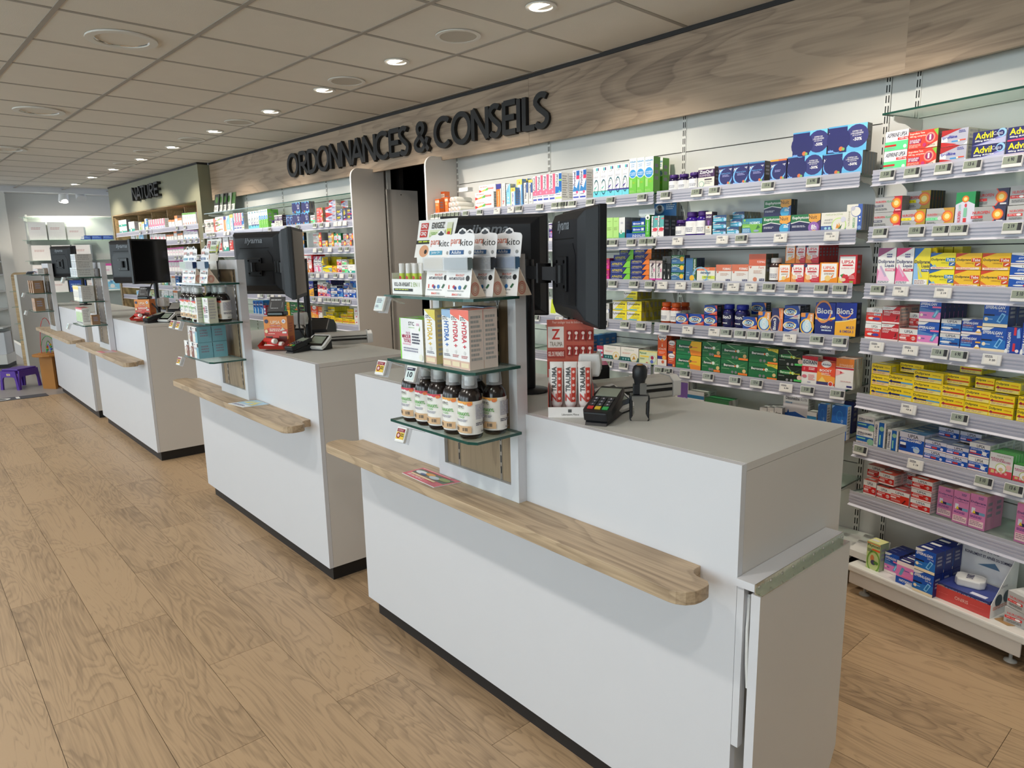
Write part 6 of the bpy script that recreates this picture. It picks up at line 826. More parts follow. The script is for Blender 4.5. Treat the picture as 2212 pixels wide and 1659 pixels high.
# ---------------------------------------------------------------- price tags
def tag_meshes():
    r = {}
    for k in 'dw':
        b = MB(); w, h = .064, .040
        b.box(-w / 2, w / 2, -.008, 0, -h, 0, 'white_plastic'); M = Matrix.Rotation(math.radians(-10), 4, 'X')
        d = MB()
        if k == 'd':
            d.box(-w / 2 + .003, w / 2 - .016, -.0088, -.008, -h + .012, -.002, 'lcd'); d.box(w / 2 - .015, w / 2 - .002, -.0088, -.008, -h + .012, -.002, 'ink')
        else: d.box(-w / 2 + .008, w / 2 - .012, -.0088, -.008, -h + .004, -.004, 'paper')
        r[k] = (b.xf(M).mesh('tag_body', .0015), d.xf(M).mesh('display'))
        for j, pr in enumerate(('3 20', '5 10', '6 90', '2 19', '13 6')):
            t = MB()
            paint(t, ('B .3 .3 .75 .85 223 %s' % pr) if k == 'd' else 'L .1 .5 .7 .9 2 556;B .45 .1 .9 .4 334 %s' % pr, w * .72, h * .6, lambda u, v, e: (-w / 2 + .005 + u, -.009 - e, -h + .013 + v), 'matte_print')
            r[k + str(j)] = t.xf(M).mesh('price_text')
    return r
TM = tag_meshes()
for line in TAGDATA.strip().split('\n'):
    hd, rest = line.split(':'); bay = BAYS[hd[0]]; sh = int(hd[1]) - 1; z = SHZ[hd[0]][sh]
    for i, e in enumerate(rest.split(',')):
        k = e[-1]; s = float(e[:-1]); dd = (.256 if hd[0] != 'N' else -.012)
        lab = '%s price tag, %s along the rail, %s, %s' % ('dark screened' if k == 'd' else 'white paper like', ORD[min(i, 20)], SHN[sh], BAYN[hd[0]])
        t = thing('price_tag', lab, 'price tag', bay.pt(s, dd, z - .004), bay.a, 'electronic price tags on shelf rails')
        obj('tag_body', TM[k][0], t); obj('display', TM[k][1], t)
        if hd[0] in 'ABC': obj('price_text', TM[k + str((i * 3 + sh) % 5)], t)

# ---------------------------------------------------------------- stock on the wall shelves
for line in STOCK.strip().split('\n'):
    hd, rest = line.split(':'); bay = BAYS[hd[0]]; sh = int(hd[1]) - 1; rows = []
    for e in rest.split(';'):
        q = e.split(','); rows.append((q[0], *[float(x) for x in q[1:6]], int(q[6]), int(q[7])))
    cnt = {}; tot = {}
    for r in rows: tot[r[0]] = tot.get(r[0], 0) + 1
    for key, s, w, z, h, d, nz, nd in sorted(rows, key=lambda r: (r[0], r[1], r[3])):
        i = cnt.get(key, 0); cnt[key] = i + 1; lab, dep, _, _ = DES[key]
        hh = h / nz
        room = d + (.40 if hd[0] == 'N' else 0) - .004; dp = min(dep, room / nd)
        if key == 'novaduo' and nd == 1: dp = .05
        for a in range(nz):
            for b in range(nd):
                ex = ''
                if tot[key] > 1: ex += ', %s along' % ORD[min(i, 20)]
                if nz > 1: ex += ', ' + tier(a, nz) + 'tier'
                if nz * nd > 1 and USED.get((hd, key, i, a, b)): pass
                if b: ex += ', %s back' % ORD[b]
                L = '%s%s, %s, %s' % (lab, ex, SHN[sh], BAYN[hd[0]])
                jit = random.Random(L).uniform(-1, 1) * .0012
                place_pack(key, bay.pt(s, d - b * dp - (.001 if a else 0), z + a * hh + .0006), bay.a + jit, w, hh - .0012, dp - .0012, L, '%s stock, %s' % (BAYN[hd[0]], SHN[sh]) if (nz * nd > 1 or tot[key] > 1) else None)
# ================================================================ COUNTERS
def ledge_outline(w):
    def half(x, sg):   # from the wall outwards at one end
        p = [(x, 0), (x, -.018)]
        p += [(x + sg * (.034 - .034 * math.cos(math.radians(a))), -.018 - .034 * math.sin(math.radians(a))) for a in (20, 45, 70, 90)]
        p += [(x + sg * .055, -.054), (x + sg * .066, -.066), (x + sg * .068, -.08)]
        p += [(x + sg * (.068 - .05 + .05 * math.cos(math.radians(a))), -.098 - .05 * math.sin(math.radians(a))) for a in (0, 20, 45, 70, 90)]
        return p
    r = half(w, 1); l = half(0, -1)
    return (l + r[::-1])
def counter(x0, x1, yl, rz, label, lg):
    w = x1 - x0; t = thing('service_counter', label, 'counter', (x0, yl, 0), rz)
    obj('front_panel', MB().box(0, w, 0, .0195, .075, 1.0395, 'white_laminate'), t)
    obj('side_panel', MB().box(w - .0185, w, .0205, .50, .075, 1.0215, 'side_laminate'), t)
    obj('side_panel', MB().box(0, .0185, .0205, .50, .075, 1.0215, 'side_laminate'), t)
    obj('back_panel', MB().box(.02, w - .02, .46, .478, .075, 1.02, 'side_laminate'), t)
    k = MB().box(0, w, .0205, .505, 1.0225, 1.04, 'side_laminate'); k.m[-2] = k.mi('grey_worktop'); obj('worktop', k, t)
    obj('plinth', MB().box(.03, w - .03, .03, .47, 0, .074, 'plinth_black'), t)
    lw = lg[1] - lg[0]
    o = MB().prism(ledge_outline(lw), 0, .032, 'oak_ledge').mesh('ledge', .002)
    obj('bag_ledge', o, t, (lg[0], 0, .743))
    return t
c1 = counter(-2.488, -.761, 1.35, -.0121, 'white till counter with hinged flap, largest and closest to the photographer', (.035, 1.632))
c2 = counter(-4.57, -2.849, 1.375, -.0121, 'white till counter with pale blue leaflet on its oak ledge', (.035, 1.63))
c3 = counter(-7.43, -5.60, 1.352, -.004, 'white till counter with pink leaflet on ledge, beyond the passage', (.035, 1.74))
c4 = counter(-9.70, -7.66, 1.345, -.004, 'white till counter beside the purple stool and toy table', (.035, 1.95))
# hinged flap on the end of the first counter
t = thing('counter_flap', 'white hinged counter flap hanging down at the end of first till', 'flap', (-.761, 1.329, 0), -.0121)
obj('rail_board', MB().box(.001, .046, -.006, .42, .762, .78, 'white_laminate'), t)
obj('batten', MB().box(.001, .018, .0, .02, .36, .761, 'white_laminate'), t)
obj('flap_board', MB().prism([(-.008, .0), (.34, .0), (.43, .17), (.43, .757), (-.008, .757)], .04, .062, 'side_laminate', 'x', mside='white_laminate'), t)
hg = MB().box(.0465, .0485, -.006, .42, .758, .7812, 'chrome').box(.0485, .0635, -.006, .424, .7575, .7592, 'chrome')
hg.lathe([(.0045, -.004), (.0045, .42)], 0, 0, 10, 'chrome', axis='y'); hg.v[-80:] = hg.v[-80:]
ht = obj('piano_hinge', hg, t); ht['kind'] = 'stuff'
for k in range(9): obj('screw', MB().lathe([(.004, 0), (.0035, .0012)], 0, 0, 8, 'steel', axis='x'), ht, (.0485, .01 + .05 * k, .77))
hk = MB().tube([(.02, .02, .74), (.024, .01, .66), (.03, .004, .58), (.033, .006, .52)], .004, 'white_plastic'); obj('stay_cord', hk, t)

# ---------------------------------------------------------------- display towers on the ledges
TZ = .775
def tower(xr, yf, label):
    w, h = .40, .725; t = thing('display_tower', label, 'display stand', (xr - w, yf, TZ))
    fr = MB().box(0, .034, 0, .04, 0, h, 'white_laminate').box(w - .034, w, 0, .04, 0, h, 'white_laminate').box(.034, w - .034, 0, .04, 0, .048, 'white_laminate').box(.034, w - .034, 0, .04, h - .048, h, 'white_laminate').box(.034, w - .034, .034, .04, .048, h - .048, 'white_laminate')
    obj('frame', fr, t)
    obj('wood_back', MB().box(.035, w - .035, .012, .0335, .049, h - .049, 'oak_panel'), t)
    for x in (.10, .31):
        s = MB().box(x - .005, x + .005, .0105, .0118, .05, h - .05, 'steel'); z = .07
        while z < h - .07: s.box(x - .0018, x + .0018, .0098, .0104, z, z + .022, 'slot_dark'); z += .034
        obj('slotted_strip', s, t)
    for z in (1.386, 1.19, .997):
        zz = z - TZ; mb = MB().prism([(0, -.18), (.395, -.18), (.42, -.165), (.42, -.002), (0, -.002)], zz - .008, zz, 'glass', mside='glass_edge')
        g = obj('glass_shelf', mb, t)
        for x in (.10, .31): obj('clip', MB().box(x - .012, x + .012, -.03, .01, zz - .022, zz - .0085, 'clear_plastic').box(x - .004, x + .004, -.035, .01, zz - .014, zz - .0085, 'steel'), g)
    return t
TW = [(-1.462, 1.305), (-3.59, 1.325), (-6.53, 1.305), (-8.95, 1.295)]
for (x, y), l in zip(TW, ('white and oak display tower holding dark syrup bottles, on the closest till ledge', 'white and oak display tower with cream box row, on the second till', 'white and oak display tower with grey printed cartons, beyond the passage', 'white and oak display tower with brown kraft cartons, by the toy table')): tower(x, y, l)
def edge_tag(x, y, z, txt, col, label):
    t = thing('shelf_tag', label, 'price tag', (x, y, z), math.radians(8))
    M = Matrix.Rotation(math.radians(-22), 4, 'X')
    obj('holder', MB().box(-.02, .024, -.012, -.004, -.05, .0, 'clear_plastic').box(.0, .024, -.012, .05, -.002, .0, 'clear_plastic').xf(M), t)
    obj('tag_body', MB().box(-.024, .018, -.022, -.0125, -.048, -.002, 'white_plastic').mesh('tag_body', .002), t).rotation_euler = (math.radians(-22), 0, 0)
    p = MB(); paint(p, txt, .034, .036, lambda u, v, e: (-.020 + u, -.0222 - e, -.043 + v), 'matte_print', .0004); obj('display', p.xf(M), t)
RED = 'R 0 0 1 1 eee;R 0 .72 1 1 823;T .1 .78 .8 .94 dbb OFFRE;R 0 .1 1 .7 db4;C .3 .42 .26 821;C .3 .42 .15 dbb;L .6 .3 .95 .6 2 442'
GRY = 'R 0 0 1 1 cdd;L .1 .5 .85 .9 3 778;L .1 .1 .6 .35 2 889'
edge_tag(-1.83, 1.118, 1.378, GRY, 0, 'grey shelf tag under roll-on box, top shelf of the closest tower')
edge_tag(-1.845, 1.118, 1.182, RED, 0, 'red and yellow shelf tag beneath the slimming pack, closest tower')
edge_tag(-1.68, 1.118, 1.182, 'R 0 0 1 1 cdd;R 0 .75 1 1 334;L .1 .82 .8 .94 1 dde;B .2 .2 .8 .65 223 10', 0, 'shelf tag reading ten under the electrolyte boxes, closest tower')
edge_tag(-1.75, 1.118, .988, RED, 0, 'red and yellow shelf tag under syrup bottles, closest tower')
for i, (x, z, l) in enumerate(((-4.02, 1.182, 'first tag under the syrup bottles, second till tower'), (-3.91, 1.182, 'second tag under the syrup bottles, second till tower'), (-3.96, .988, 'tag hanging under the protein boxes, second till tower'))): edge_tag(x, 1.135, z, RED, 0, 'red and brown shelf ' + l)
for i, (x, y, z, l) in enumerate(((-6.92, 1.115, 1.378, 'tilted clear tag holder by grey cartons, third tower'), (-6.95, 1.115, .988, 'tag at low shelf of the third tower'), (-9.33, 1.105, 1.182, 'clear tag holder by kraft cartons, fourth tower'), (-9.33, 1.105, .988, 'clear tag holder on low shelf, fourth tower'))): edge_tag(x, y, z, GRY, 0, l)

# dark syrup bottles
def bottle_meshes(fruit):
    b = MB().lathe([(.029, 0), (.033, .004), (.034, .012), (.034, .112), (.031, .126), (.022, .138), (.014, .146), (.0135, .15)], n=22, m='gloss_print', c=lin('1d1412')).mesh('bottle_body')
    c = MB().lathe([(.0135, .148), (.0145, .15), (.0145, .172), (.013, .174)], n=18, m='white_plastic').mesh('cap')
    cu = MB().lathe([(.023, .142), (.0225, .15), (.020, .182), (.0195, .183)], n=18, m='clear_plastic').mesh('dosing_cup')
    l = MB(); R = .0345; W_ = 2 * PI * R * .9; n = 26
    def pl(u, v, e): a = -PI / 2 + (u - W_ * .36) / R; return ((R + e) * math.cos(a), (R + e) * math.sin(a), .014 + v)
    vs = [pl(W_ * i / n, z, 0) for i in range(n + 1) for z in (0, .094)]
    l.raw(vs, [(2 * i, 2 * i + 2, 2 * i + 3, 2 * i + 1) for i in range(n)], 'card', lin('f2f0ec'), True)
    dsl = 'P .16,.88,.2,.92,.2,1,.16,1 %s' % fruit
    for k in range(7): x = .16 + .046 * k; dsl += ';P %.3f,%.3f,%.3f,%.3f,%.3f,1,%.3f,1 %s' % (x, .93 - .05 * (k == 6 or k == 0), x + .046, .9 if k > 3 else .95, x + .046, x, fruit)
    dsl += ';E .44 .92 .035 .05 e85;B .24 .8 .36 .87 222 STC;T .24 .77 .36 .79 8b5 nutrition;B .18 .58 .44 .68 5a4 DRAINAXYL;T .25 .5 .36 .56 5a4 500;L .2 .38 .42 .46 2 99a'
    for k in range(6): x = .16 + .05 * k; dsl += ';R %.3f .06 %.3f .27 d8b48c' % (x, x + .05)
    dsl += ';R .2 .12 .27 .22 765;R .34 .12 .41 .22 765;L .52 .45 .8 .9 11 99a;L .52 .26 .8 .36 2 556;B .6 .06 .74 .12 333 500 ml'
    paint(l, dsl, W_, .094, pl, 'card', .00035)
    return b, c, cu, l.mesh('label')
BMS = [bottle_meshes('d8465a'), bottle_meshes('efa850')]
def bottle(x, y, z, k, label, a=0):
    t = thing('syrup_bottle', label, 'bottle', (x, y, z), a, 'dark syrup bottles on display towers')
    for n, me in zip(('bottle_body', 'cap', 'dosing_cup', 'label'), BMS[k]): obj(n, me, t)
for i, (x, y, k, l) in enumerate([(-1.793, 1.168, 0, 'red fruit label, furthest from the white upright'), (-1.722, 1.17, 0, 'red fruit label, second in the front row'), (-1.651, 1.166, 0, 'red fruit label, beside the orange fruit bottles'), (-1.576, 1.166, 1, 'orange fruit label, next to red fruit bottles'), (-1.502, 1.165, 1, 'orange fruit label, at the corner of the shelf'), (-1.492, 1.245, 1, 'orange fruit label, by itself nearest white upright'), (-1.578, 1.245, 1, 'half hidden behind the two corner bottles')]):
    bottle(x, y, .9975, k, 'dark syrup bottle, ' + l, math.radians(22))
for i, (x, y) in enumerate([(-3.965, 1.18), (-3.89, 1.18), (-3.815, 1.18), (-3.74, 1.17), (-3.80, 1.255), (-3.72, 1.255), (-3.645, 1.26)]):
    bottle(x, y, 1.1905, 0, 'dark syrup bottle, %s along among cream boxes on second tower' % ORD[i], math.radians(15))
# packs on the towers
def tp(key, x, y, z, w, h, d, lab, rz=0, g=None): place_pack(key, (x, y, z + .0006), rz, w, h, d, lab, g)
for i in range(3): tp('mincer', -1.822, 1.15 + .05 * i, 1.19, .124, .126, .048, 'white and lime slimming pack, %s from the front, closest tower' % ORD[i], 0, 'slimming packs')
tp('hydray', -1.69, 1.152, 1.19, .054, .158, .07, 'tall yellow electrolyte box in front, closest tower', 0, 'electrolyte boxes'); tp('hydray', -1.69, 1.224, 1.19, .054, .158, .07, 'tall yellow electrolyte box at the back, closest tower', 0, 'electrolyte boxes')
tp('hydrab', -1.604, 1.152, 1.19, .043, .162, .05, 'tall blue electrolyte box between yellow and red ones, closest tower', 0, 'electrolyte boxes'); tp('hydrab', -1.604, 1.226, 1.19, .1, .166, .045, 'tall blue electrolyte box at the back of closest tower', 0, 'electrolyte boxes')
for i, (x, y) in enumerate(((-1.56, 1.150), (-1.516, 1.147), (-1.560, 1.201), (-1.516, 1.198))): tp('hydrar', x, y, 1.19, .042, .164, .05, 'tall red electrolyte box, %s, closest tower' % ('next to the blue one', 'at the shelf corner', 'behind the one next to blue', 'behind the corner one')[i], 0, 'electrolyte boxes')
for i in range(4): tp('mincer', -3.79 + .0 * i, 1.145 + .04 * i, 1.19, .095, .125, .038, 'cream sided slimming box, %s of four from the front, second tower' % ORD[i], 0, 'slimming packs')
tp('mincer', -3.69, 1.17, 1.19, .085, .125, .045, 'cream sided slimming box beside the white upright, second tower', 0, 'slimming packs')
k = 0
for x, key, n in ((-3.985, 'cubebr', 1), (-3.905, 'cubebr', 2), (-3.83, 'cubebl', 2)):
    for a in range(n):
        for b in range(2): tp(key, x, 1.15 + .075 * b, .997 + .083 * a, .074, .082, .073, '%s protein box, %s column, %slayer%s, second tower' % ('brown and white' if key == 'cubebr' else 'blue and white', ORD[k], 'upper ' if a else 'bottom ', ', behind' if b else ''), 0, 'protein boxes on second tower')
    k += 1
for a, z in enumerate((1.386, 1.386 + .062, 1.386 + .124)):
    for b, x in enumerate((-6.80, -6.705)): tp('greybig', x, 1.15, z, .093, .06, .12, 'pale grey printed carton, %s layer, %s stack, third tower' % (('bottom', 'middle', 'top')[a], ('outer', 'inner')[b]), 0, 'grey printed cartons')
tp('greybig', -6.89, 1.15, 1.386, .085, .075, .1, 'small pale carton with blue print beside the grey stacks, third tower', 0, 'grey printed cartons')
for i in range(5): tp('yellowstripe', -6.88 + .045 * i, 1.15, 1.19, .043, .125, .06, 'slim white box with yellow stripe, %s along, third tower' % ORD[i], 0, 'slim boxes on third tower')
for i in range(2): tp('greybig', -6.65 + .055 * i, 1.15, 1.19, .053, .125, .09, 'upright pale carton, %s along, middle shelf of third tower' % ORD[i], 0, 'slim boxes on third tower')
for i in range(5): tp('greenred', -6.88 + .05 * i, 1.15, .997, .047, .135, .06, 'slim white box with lime and red, %s along, third tower' % ORD[i], 0, 'slim boxes on third tower')
tp('kraft', -6.6, 1.2, .997, .05, .08, .06, 'little kraft carton alone at the back of third tower')
for i in range(5): tp('kraft', -9.32 + .07 * i, 1.14 + .02 * (i % 2), 1.19, .062, .13, .09, 'brown kraft carton, %s along middle shelf, fourth tower' % ORD[i], 0, 'kraft cartons')
for i in range(3): tp('kraft', -9.22 + .07 * i, 1.14, .997, .062, .135, .09, 'brown kraft carton, %s along low shelf, fourth tower' % ORD[i], 0, 'kraft cartons')
for i in range(4): tp('whitered', -9.25 + .07 * i, 1.2, 1.386, .066, .06, .06, 'white carton under clear cover, %s along, fourth tower top' % ORD[i], 0, 'white cartons on fourth tower')
t = thing('brochure', 'dark blue curved brochure lying on the fourth tower top shelf', 'brochure', (-9.3, 1.13, 1.387)); obj('cover', MB().prism([(0, 0), (.1, .02), (.2, .03), (.3, .025), (.3, .028), (.2, .034), (.1, .024), (0, .004)], 0, .06, 'card', 'y', lin('223058')), t)

# mosquito wristband packs standing like little tents
def band_pack(x, y, z, rz, col, junior, label):
    t = thing('wristband_pack', label, 'wristband pack', (x, y, z), rz, 'wristband packs on display towers')
    w, h1, h = .1, .078, .186; tilt = .16
    def P(u, v): return (u, v * tilt, v)
    th = .001
    lowp = MB(); lowp.raw([P(0, 0), P(w, 0), P(w, h1), P(0, h1)], [(0, 1, 2, 3)], 'card', lin('f2f1f0'))
    lowp.face([(w, .001, 0), (w, .062, 0), (w, .05, .02), (w - .003, h1 * tilt + .002, h1)], 'card', lin('f0dccb')); lowp.face([(0, .062, 0), (0, 0, 0), (0.003, h1 * tilt, h1)], 'card', lin('eee')); lowp.face([P(w, h1), P(0, h1), (0, .062, 0), (w, .062, 0)][::-1], 'card', lin('f0e8e0'))
    pl = lambda u, v, e: (u, v * tilt - e, v)
    paint(lowp, 'B .38 .72 .72 .8 d76 BRACELET;B .12 .58 .74 .7 445 ANTI-MOUSTIQUES;C .86 .66 .08 222;W .12 .28 .16 .42 d54 1;C .34 .36 .05 c33;C .4 .32 .05 338;C .58 .34 .06 37b;P .72,.3,.8,.44,.86,.42,.78,.28 364;L .1 .18 .9 .24 1 aaa;B .3 .06 .52 .13 d54 BIO;T .52 .06 .68 .13 666 STINEX', w, h1, pl, 'card', .0004)
    sp = lambda u, v, e: (w + e - .0006 * 0, u, v)
    paint(lowp, 'O .33 .36 .26 .3 d98a78;O .33 .36 .18 .21 d98a78;O .33 .36 .1 .12 d98a78', .062, .062, sp, 'card', .0006)
    obj('stand_card', lowp, t)
    r = .012; o = [(0, 0), (w, 0), (w, .055)] + [(w - r + r * math.cos(a), .055 + r * math.sin(a)) for a in (.4, .9, 1.4)] + [(w * .68, .069), (w * .62, .078), (w * .5, .082), (w * .38, .078), (w * .32, .069)] + [(r - r * math.cos(a), .055 + r * math.sin(a)) for a in (1.4, .9, .4)] + [(0, .055)]
    z1 = h - .082; hd = MB(); hd.raw([(u, (z1 + v) * tilt, z1 + v) for u, v in o] + [(u, (z1 + v) * tilt + th, z1 + v) for u, v in o], [tuple(range(len(o))), tuple(range(len(o), 2 * len(o)))[::-1]] + [(i + len(o), (i + 1) % len(o) + len(o), (i + 1) % len(o), i) for i in range(len(o))], 'card', lin('f1f0f2'))
    paint(hd, 'E .5 .85 .13 .055 3a4048;E .5 .9 .05 .05 3a4048;T .08 .42 .46 .64 d0603a para;T .46 .42 .94 .64 444 kito;R .06 .14 .62 .28 %s;T .14 .16 .52 .27 fff %s;C .86 .2 .05 999' % ('49b' if junior else '25598f', 'Junior 3+' if junior else 'Adulte'), w, .082, lambda u, v, e: (u, (z1 + v) * tilt - e, z1 + v), 'card', .0004)
    obj('hang_card', hd, t)
    bd = MB(); zc = .0905; q = .016; prof = [(-.014, -q), (-.017, -q + .004), (-.017, q - .004), (-.014, q), (.004, q), (.004, -q)]
    bd.prism([(a + zc * tilt, zc + b) for a, b in prof], .004, w - .004, 'gloss_print', 'x', lin(col)); obj('wristband', bd, t)
    obj('blister', MB().box(.001, w - .001, zc * tilt - .019, zc * tilt - .0175, zc - .019, zc + .019, 'clear_plastic'), t)
for x, y, r, c, j, l in [(-1.70, 1.165, 4, 'd9b033', 1, 'yellow patterned band, front of the closest tower'), (-1.585, 1.152, 6, '7f9094', 0, 'grey band, front of the closest tower'), (-1.645, 1.225, 4, 'b98a5a', 1, 'mostly hidden behind grey one, closest tower'), (-1.565, 1.215, 6, '26262c', 0, 'black band, closest tower'), (-1.545, 1.258 - .02, 6, '5c86b4', 0, 'sky blue band, nearest white upright of closest tower')]:
    band_pack(x + (.015 if c == '5c86b4' else 0), y + (.035 if c == '5c86b4' else 0), 1.3865, math.radians(r), c, j, 'mosquito wristband pack with ' + l)
for x, y, c, j, l in [(-3.93, 1.155, '7fd055', 1, 'lime band, second tower'), (-3.84, 1.215, '7f9aa0', 0, 'grey green band, second tower'), (-3.82, 1.15, '2a3a66', 0, 'navy band, second tower'), (-3.70, 1.17, '5c86b4', 0, 'sky blue band, second tower')]:
    band_pack(x, y, 1.3865, math.radians(3), c, j, 'mosquito wristband pack with ' + l)
# roll-on display box
def rollon(x, y, z, rz, label, n, g):
    t = thing('rollon_display', label, 'display box', (x, y, z), rz)
    w, d, h = .15, .1, .045
    b = MB().box(0, w, 0, .001, 0, h, 'card', lin('eeeeec')).box(0, w, d - .001, d, 0, h * 2.4, 'card', lin('e8e8e4')).box(0, .001, .001, d - .001, 0, h * 1.4, 'card', lin('e4e4de')).box(w - .001, w, .001, d - .001, 0, h * 1.4, 'card', lin('e0e0da')).box(.001, w - .001, .001, d - .001, 0, .0015, 'card', lin('ddd'))
    paint(b, 'B .08 .52 .62 .8 333 ROLL-ON APAISANT;T .64 .52 .92 .8 8a4 2 EN 1;R .06 .2 .7 .38 222;L .1 .24 .66 .34 1 cd4', w, h, lambda u, v, e: (u, -e, v), 'card', .0004); obj('tray', b, t)
    hd = MB(); a0 = h * 2.4; hd.raw([(-.01, d, a0), (w + .01, d, a0), (w + .02, d + .03, a0 + .115), (-.02, d + .03, a0 + .115), (-.01, d + .0012, a0), (w + .01, d + .0012, a0), (w + .02, d + .0312, a0 + .115), (-.02, d + .0312, a0 + .115)], [(0, 1, 2, 3), (7, 6, 5, 4), (0, 4, 5, 1), (1, 5, 6, 2), (2, 6, 7, 3), (3, 7, 4, 0)], 'card', lin('f2f2f0'))
    paint(hd, 'R 0 0 1 .36 eeebe6;E .25 .17 .13 .16 d9a07c;C .3 .15 .05 222;R 0 .36 1 .46 1c1c1c;L .06 .38 .9 .44 1 cd4;R .07 .54 .27 .72 c93030;R .07 .74 .27 .92 c93030;B .09 .57 .25 .69 fff CINQ;B .09 .77 .25 .89 fff CINQ;B .38 .76 .72 .92 444 EXIGEZ;R .34 .52 .76 .72 dfe8c8;B .36 .55 .74 .69 7a4 L\'EFFICACITÉ;R .8 .3 .94 .9 d8dcc0;R .81 .42 .93 .74 c9cf5a;E .87 .62 .04 .05 c33', w + .03, .115, lambda u, v, e: (u - .015, d + .03 * v / .115 - e, a0 + v), 'card', .0005); obj('header_card', hd, t)
    M0 = Matrix.Translation((x, y, z)) @ Matrix.Rotation(rz, 4, 'Z')
    tb = MB().lathe([(.0085, 0), (.0085, .062), (.006, .066)], n=14, m='card', c=lin('bcd04a')).mesh('tube_body'); cp = MB().lathe([(.0088, .06), (.0088, .088), (.007, .09)], n=14, m='white_plastic').mesh('cap')
    lb = MB(); paint(lb, 'R 0 .0 1 .45 6ab04a;R 0 .45 1 .8 f0f0c0;E .5 .78 .4 .1 c33;C .5 .55 .25 222', .017, .055, lambda u, v, e: (.0088 * math.sin((u - .0085) * 90), -.0088 * math.cos((u - .0085) * 90) - e, .004 + v), 'card', .0002); lb = lb.mesh('label')
    for i in range(n):
        p = M0 @ Vector((.02 + .034 * (i % 4), .025 + .04 * (i // 4), .002))
        q = thing('rollon_tube', 'yellow green roll-on tube, %s in the %s row, %s' % (ORD[i % 4], 'back' if i // 4 else 'front', g), 'tube', p, rz, 'roll-on tubes ' + g); obj('tube_body', tb, q); obj('cap', cp, q); obj('label', lb, q)
rollon(-1.868, 1.16, 1.387, math.radians(3), 'white roll-on display box with printed header, closest tower', 8, 'on closest tower')
rollon(-4.0, 1.21, 1.387, math.radians(3), 'white roll-on display box with printed header, second tower', 8, 'on second tower')
# leaflets on the ledges
def leaflet(pts, label, dsl, z=.7755):
    t = thing('leaflet', label, 'leaflet', (0, 0, z)); a, b, c, d = [Vector((*p, 0)) for p in pts]
    mb = MB(); mb.prism([(p.x, p.y) for p in (a, b, c, d)], 0, .0022, 'card', c=lin('e8e8e8'))
    def pl(u, v, e): p = a * (1 - u) * (1 - v) + b * u * (1 - v) + c * u * v + d * (1 - u) * v; return (p.x, p.y, .0022 + e)
    paint(mb, dsl, 1, 1, pl, 'card', .0003); obj('folded_sheet', mb, t)
leaflet([(-1.955, 1.215), (-1.755, 1.205), (-1.735, 1.298), (-1.95, 1.300)], 'rose pink leaflet with garden photograph on the closest till ledge', 'R 0 0 1 1 d86470;R .05 .38 .96 .84 5d6a52;C .2 .6 .14 dfe3e6;C .42 .66 .12 e09a3c;C .6 .55 .13 b9c4cc;C .8 .66 .13 98a860;C .32 .5 .08 405080;R .1 .24 .8 .33 eda;L .1 .06 .6 .2 3 fdd;R .05 .88 .8 .95 e9a0a0')
leaflet([(-3.582, 1.214), (-3.43, 1.235), (-3.405, 1.355), (-3.56, 1.352)], 'pale blue and yellow leaflet on the second till ledge', 'R 0 0 1 1 e6ecf0;R 0 .3 1 1 a8c8dc;P .1,.5,.3,.9,.4,.5 e8d66a;P .4,.6,.6,.95,.7,.6 e8d66a;P .6,.35,.8,.7,.9,.4 e8d66a;L .1 .06 .9 .22 3 88a')
leaflet([(-6.56, 1.20), (-6.40, 1.21), (-6.38, 1.32), (-6.55, 1.318)], 'pink leaflet on the third till ledge', 'R 0 0 1 1 d86470;R .05 .3 .95 .9 b8a0a0')

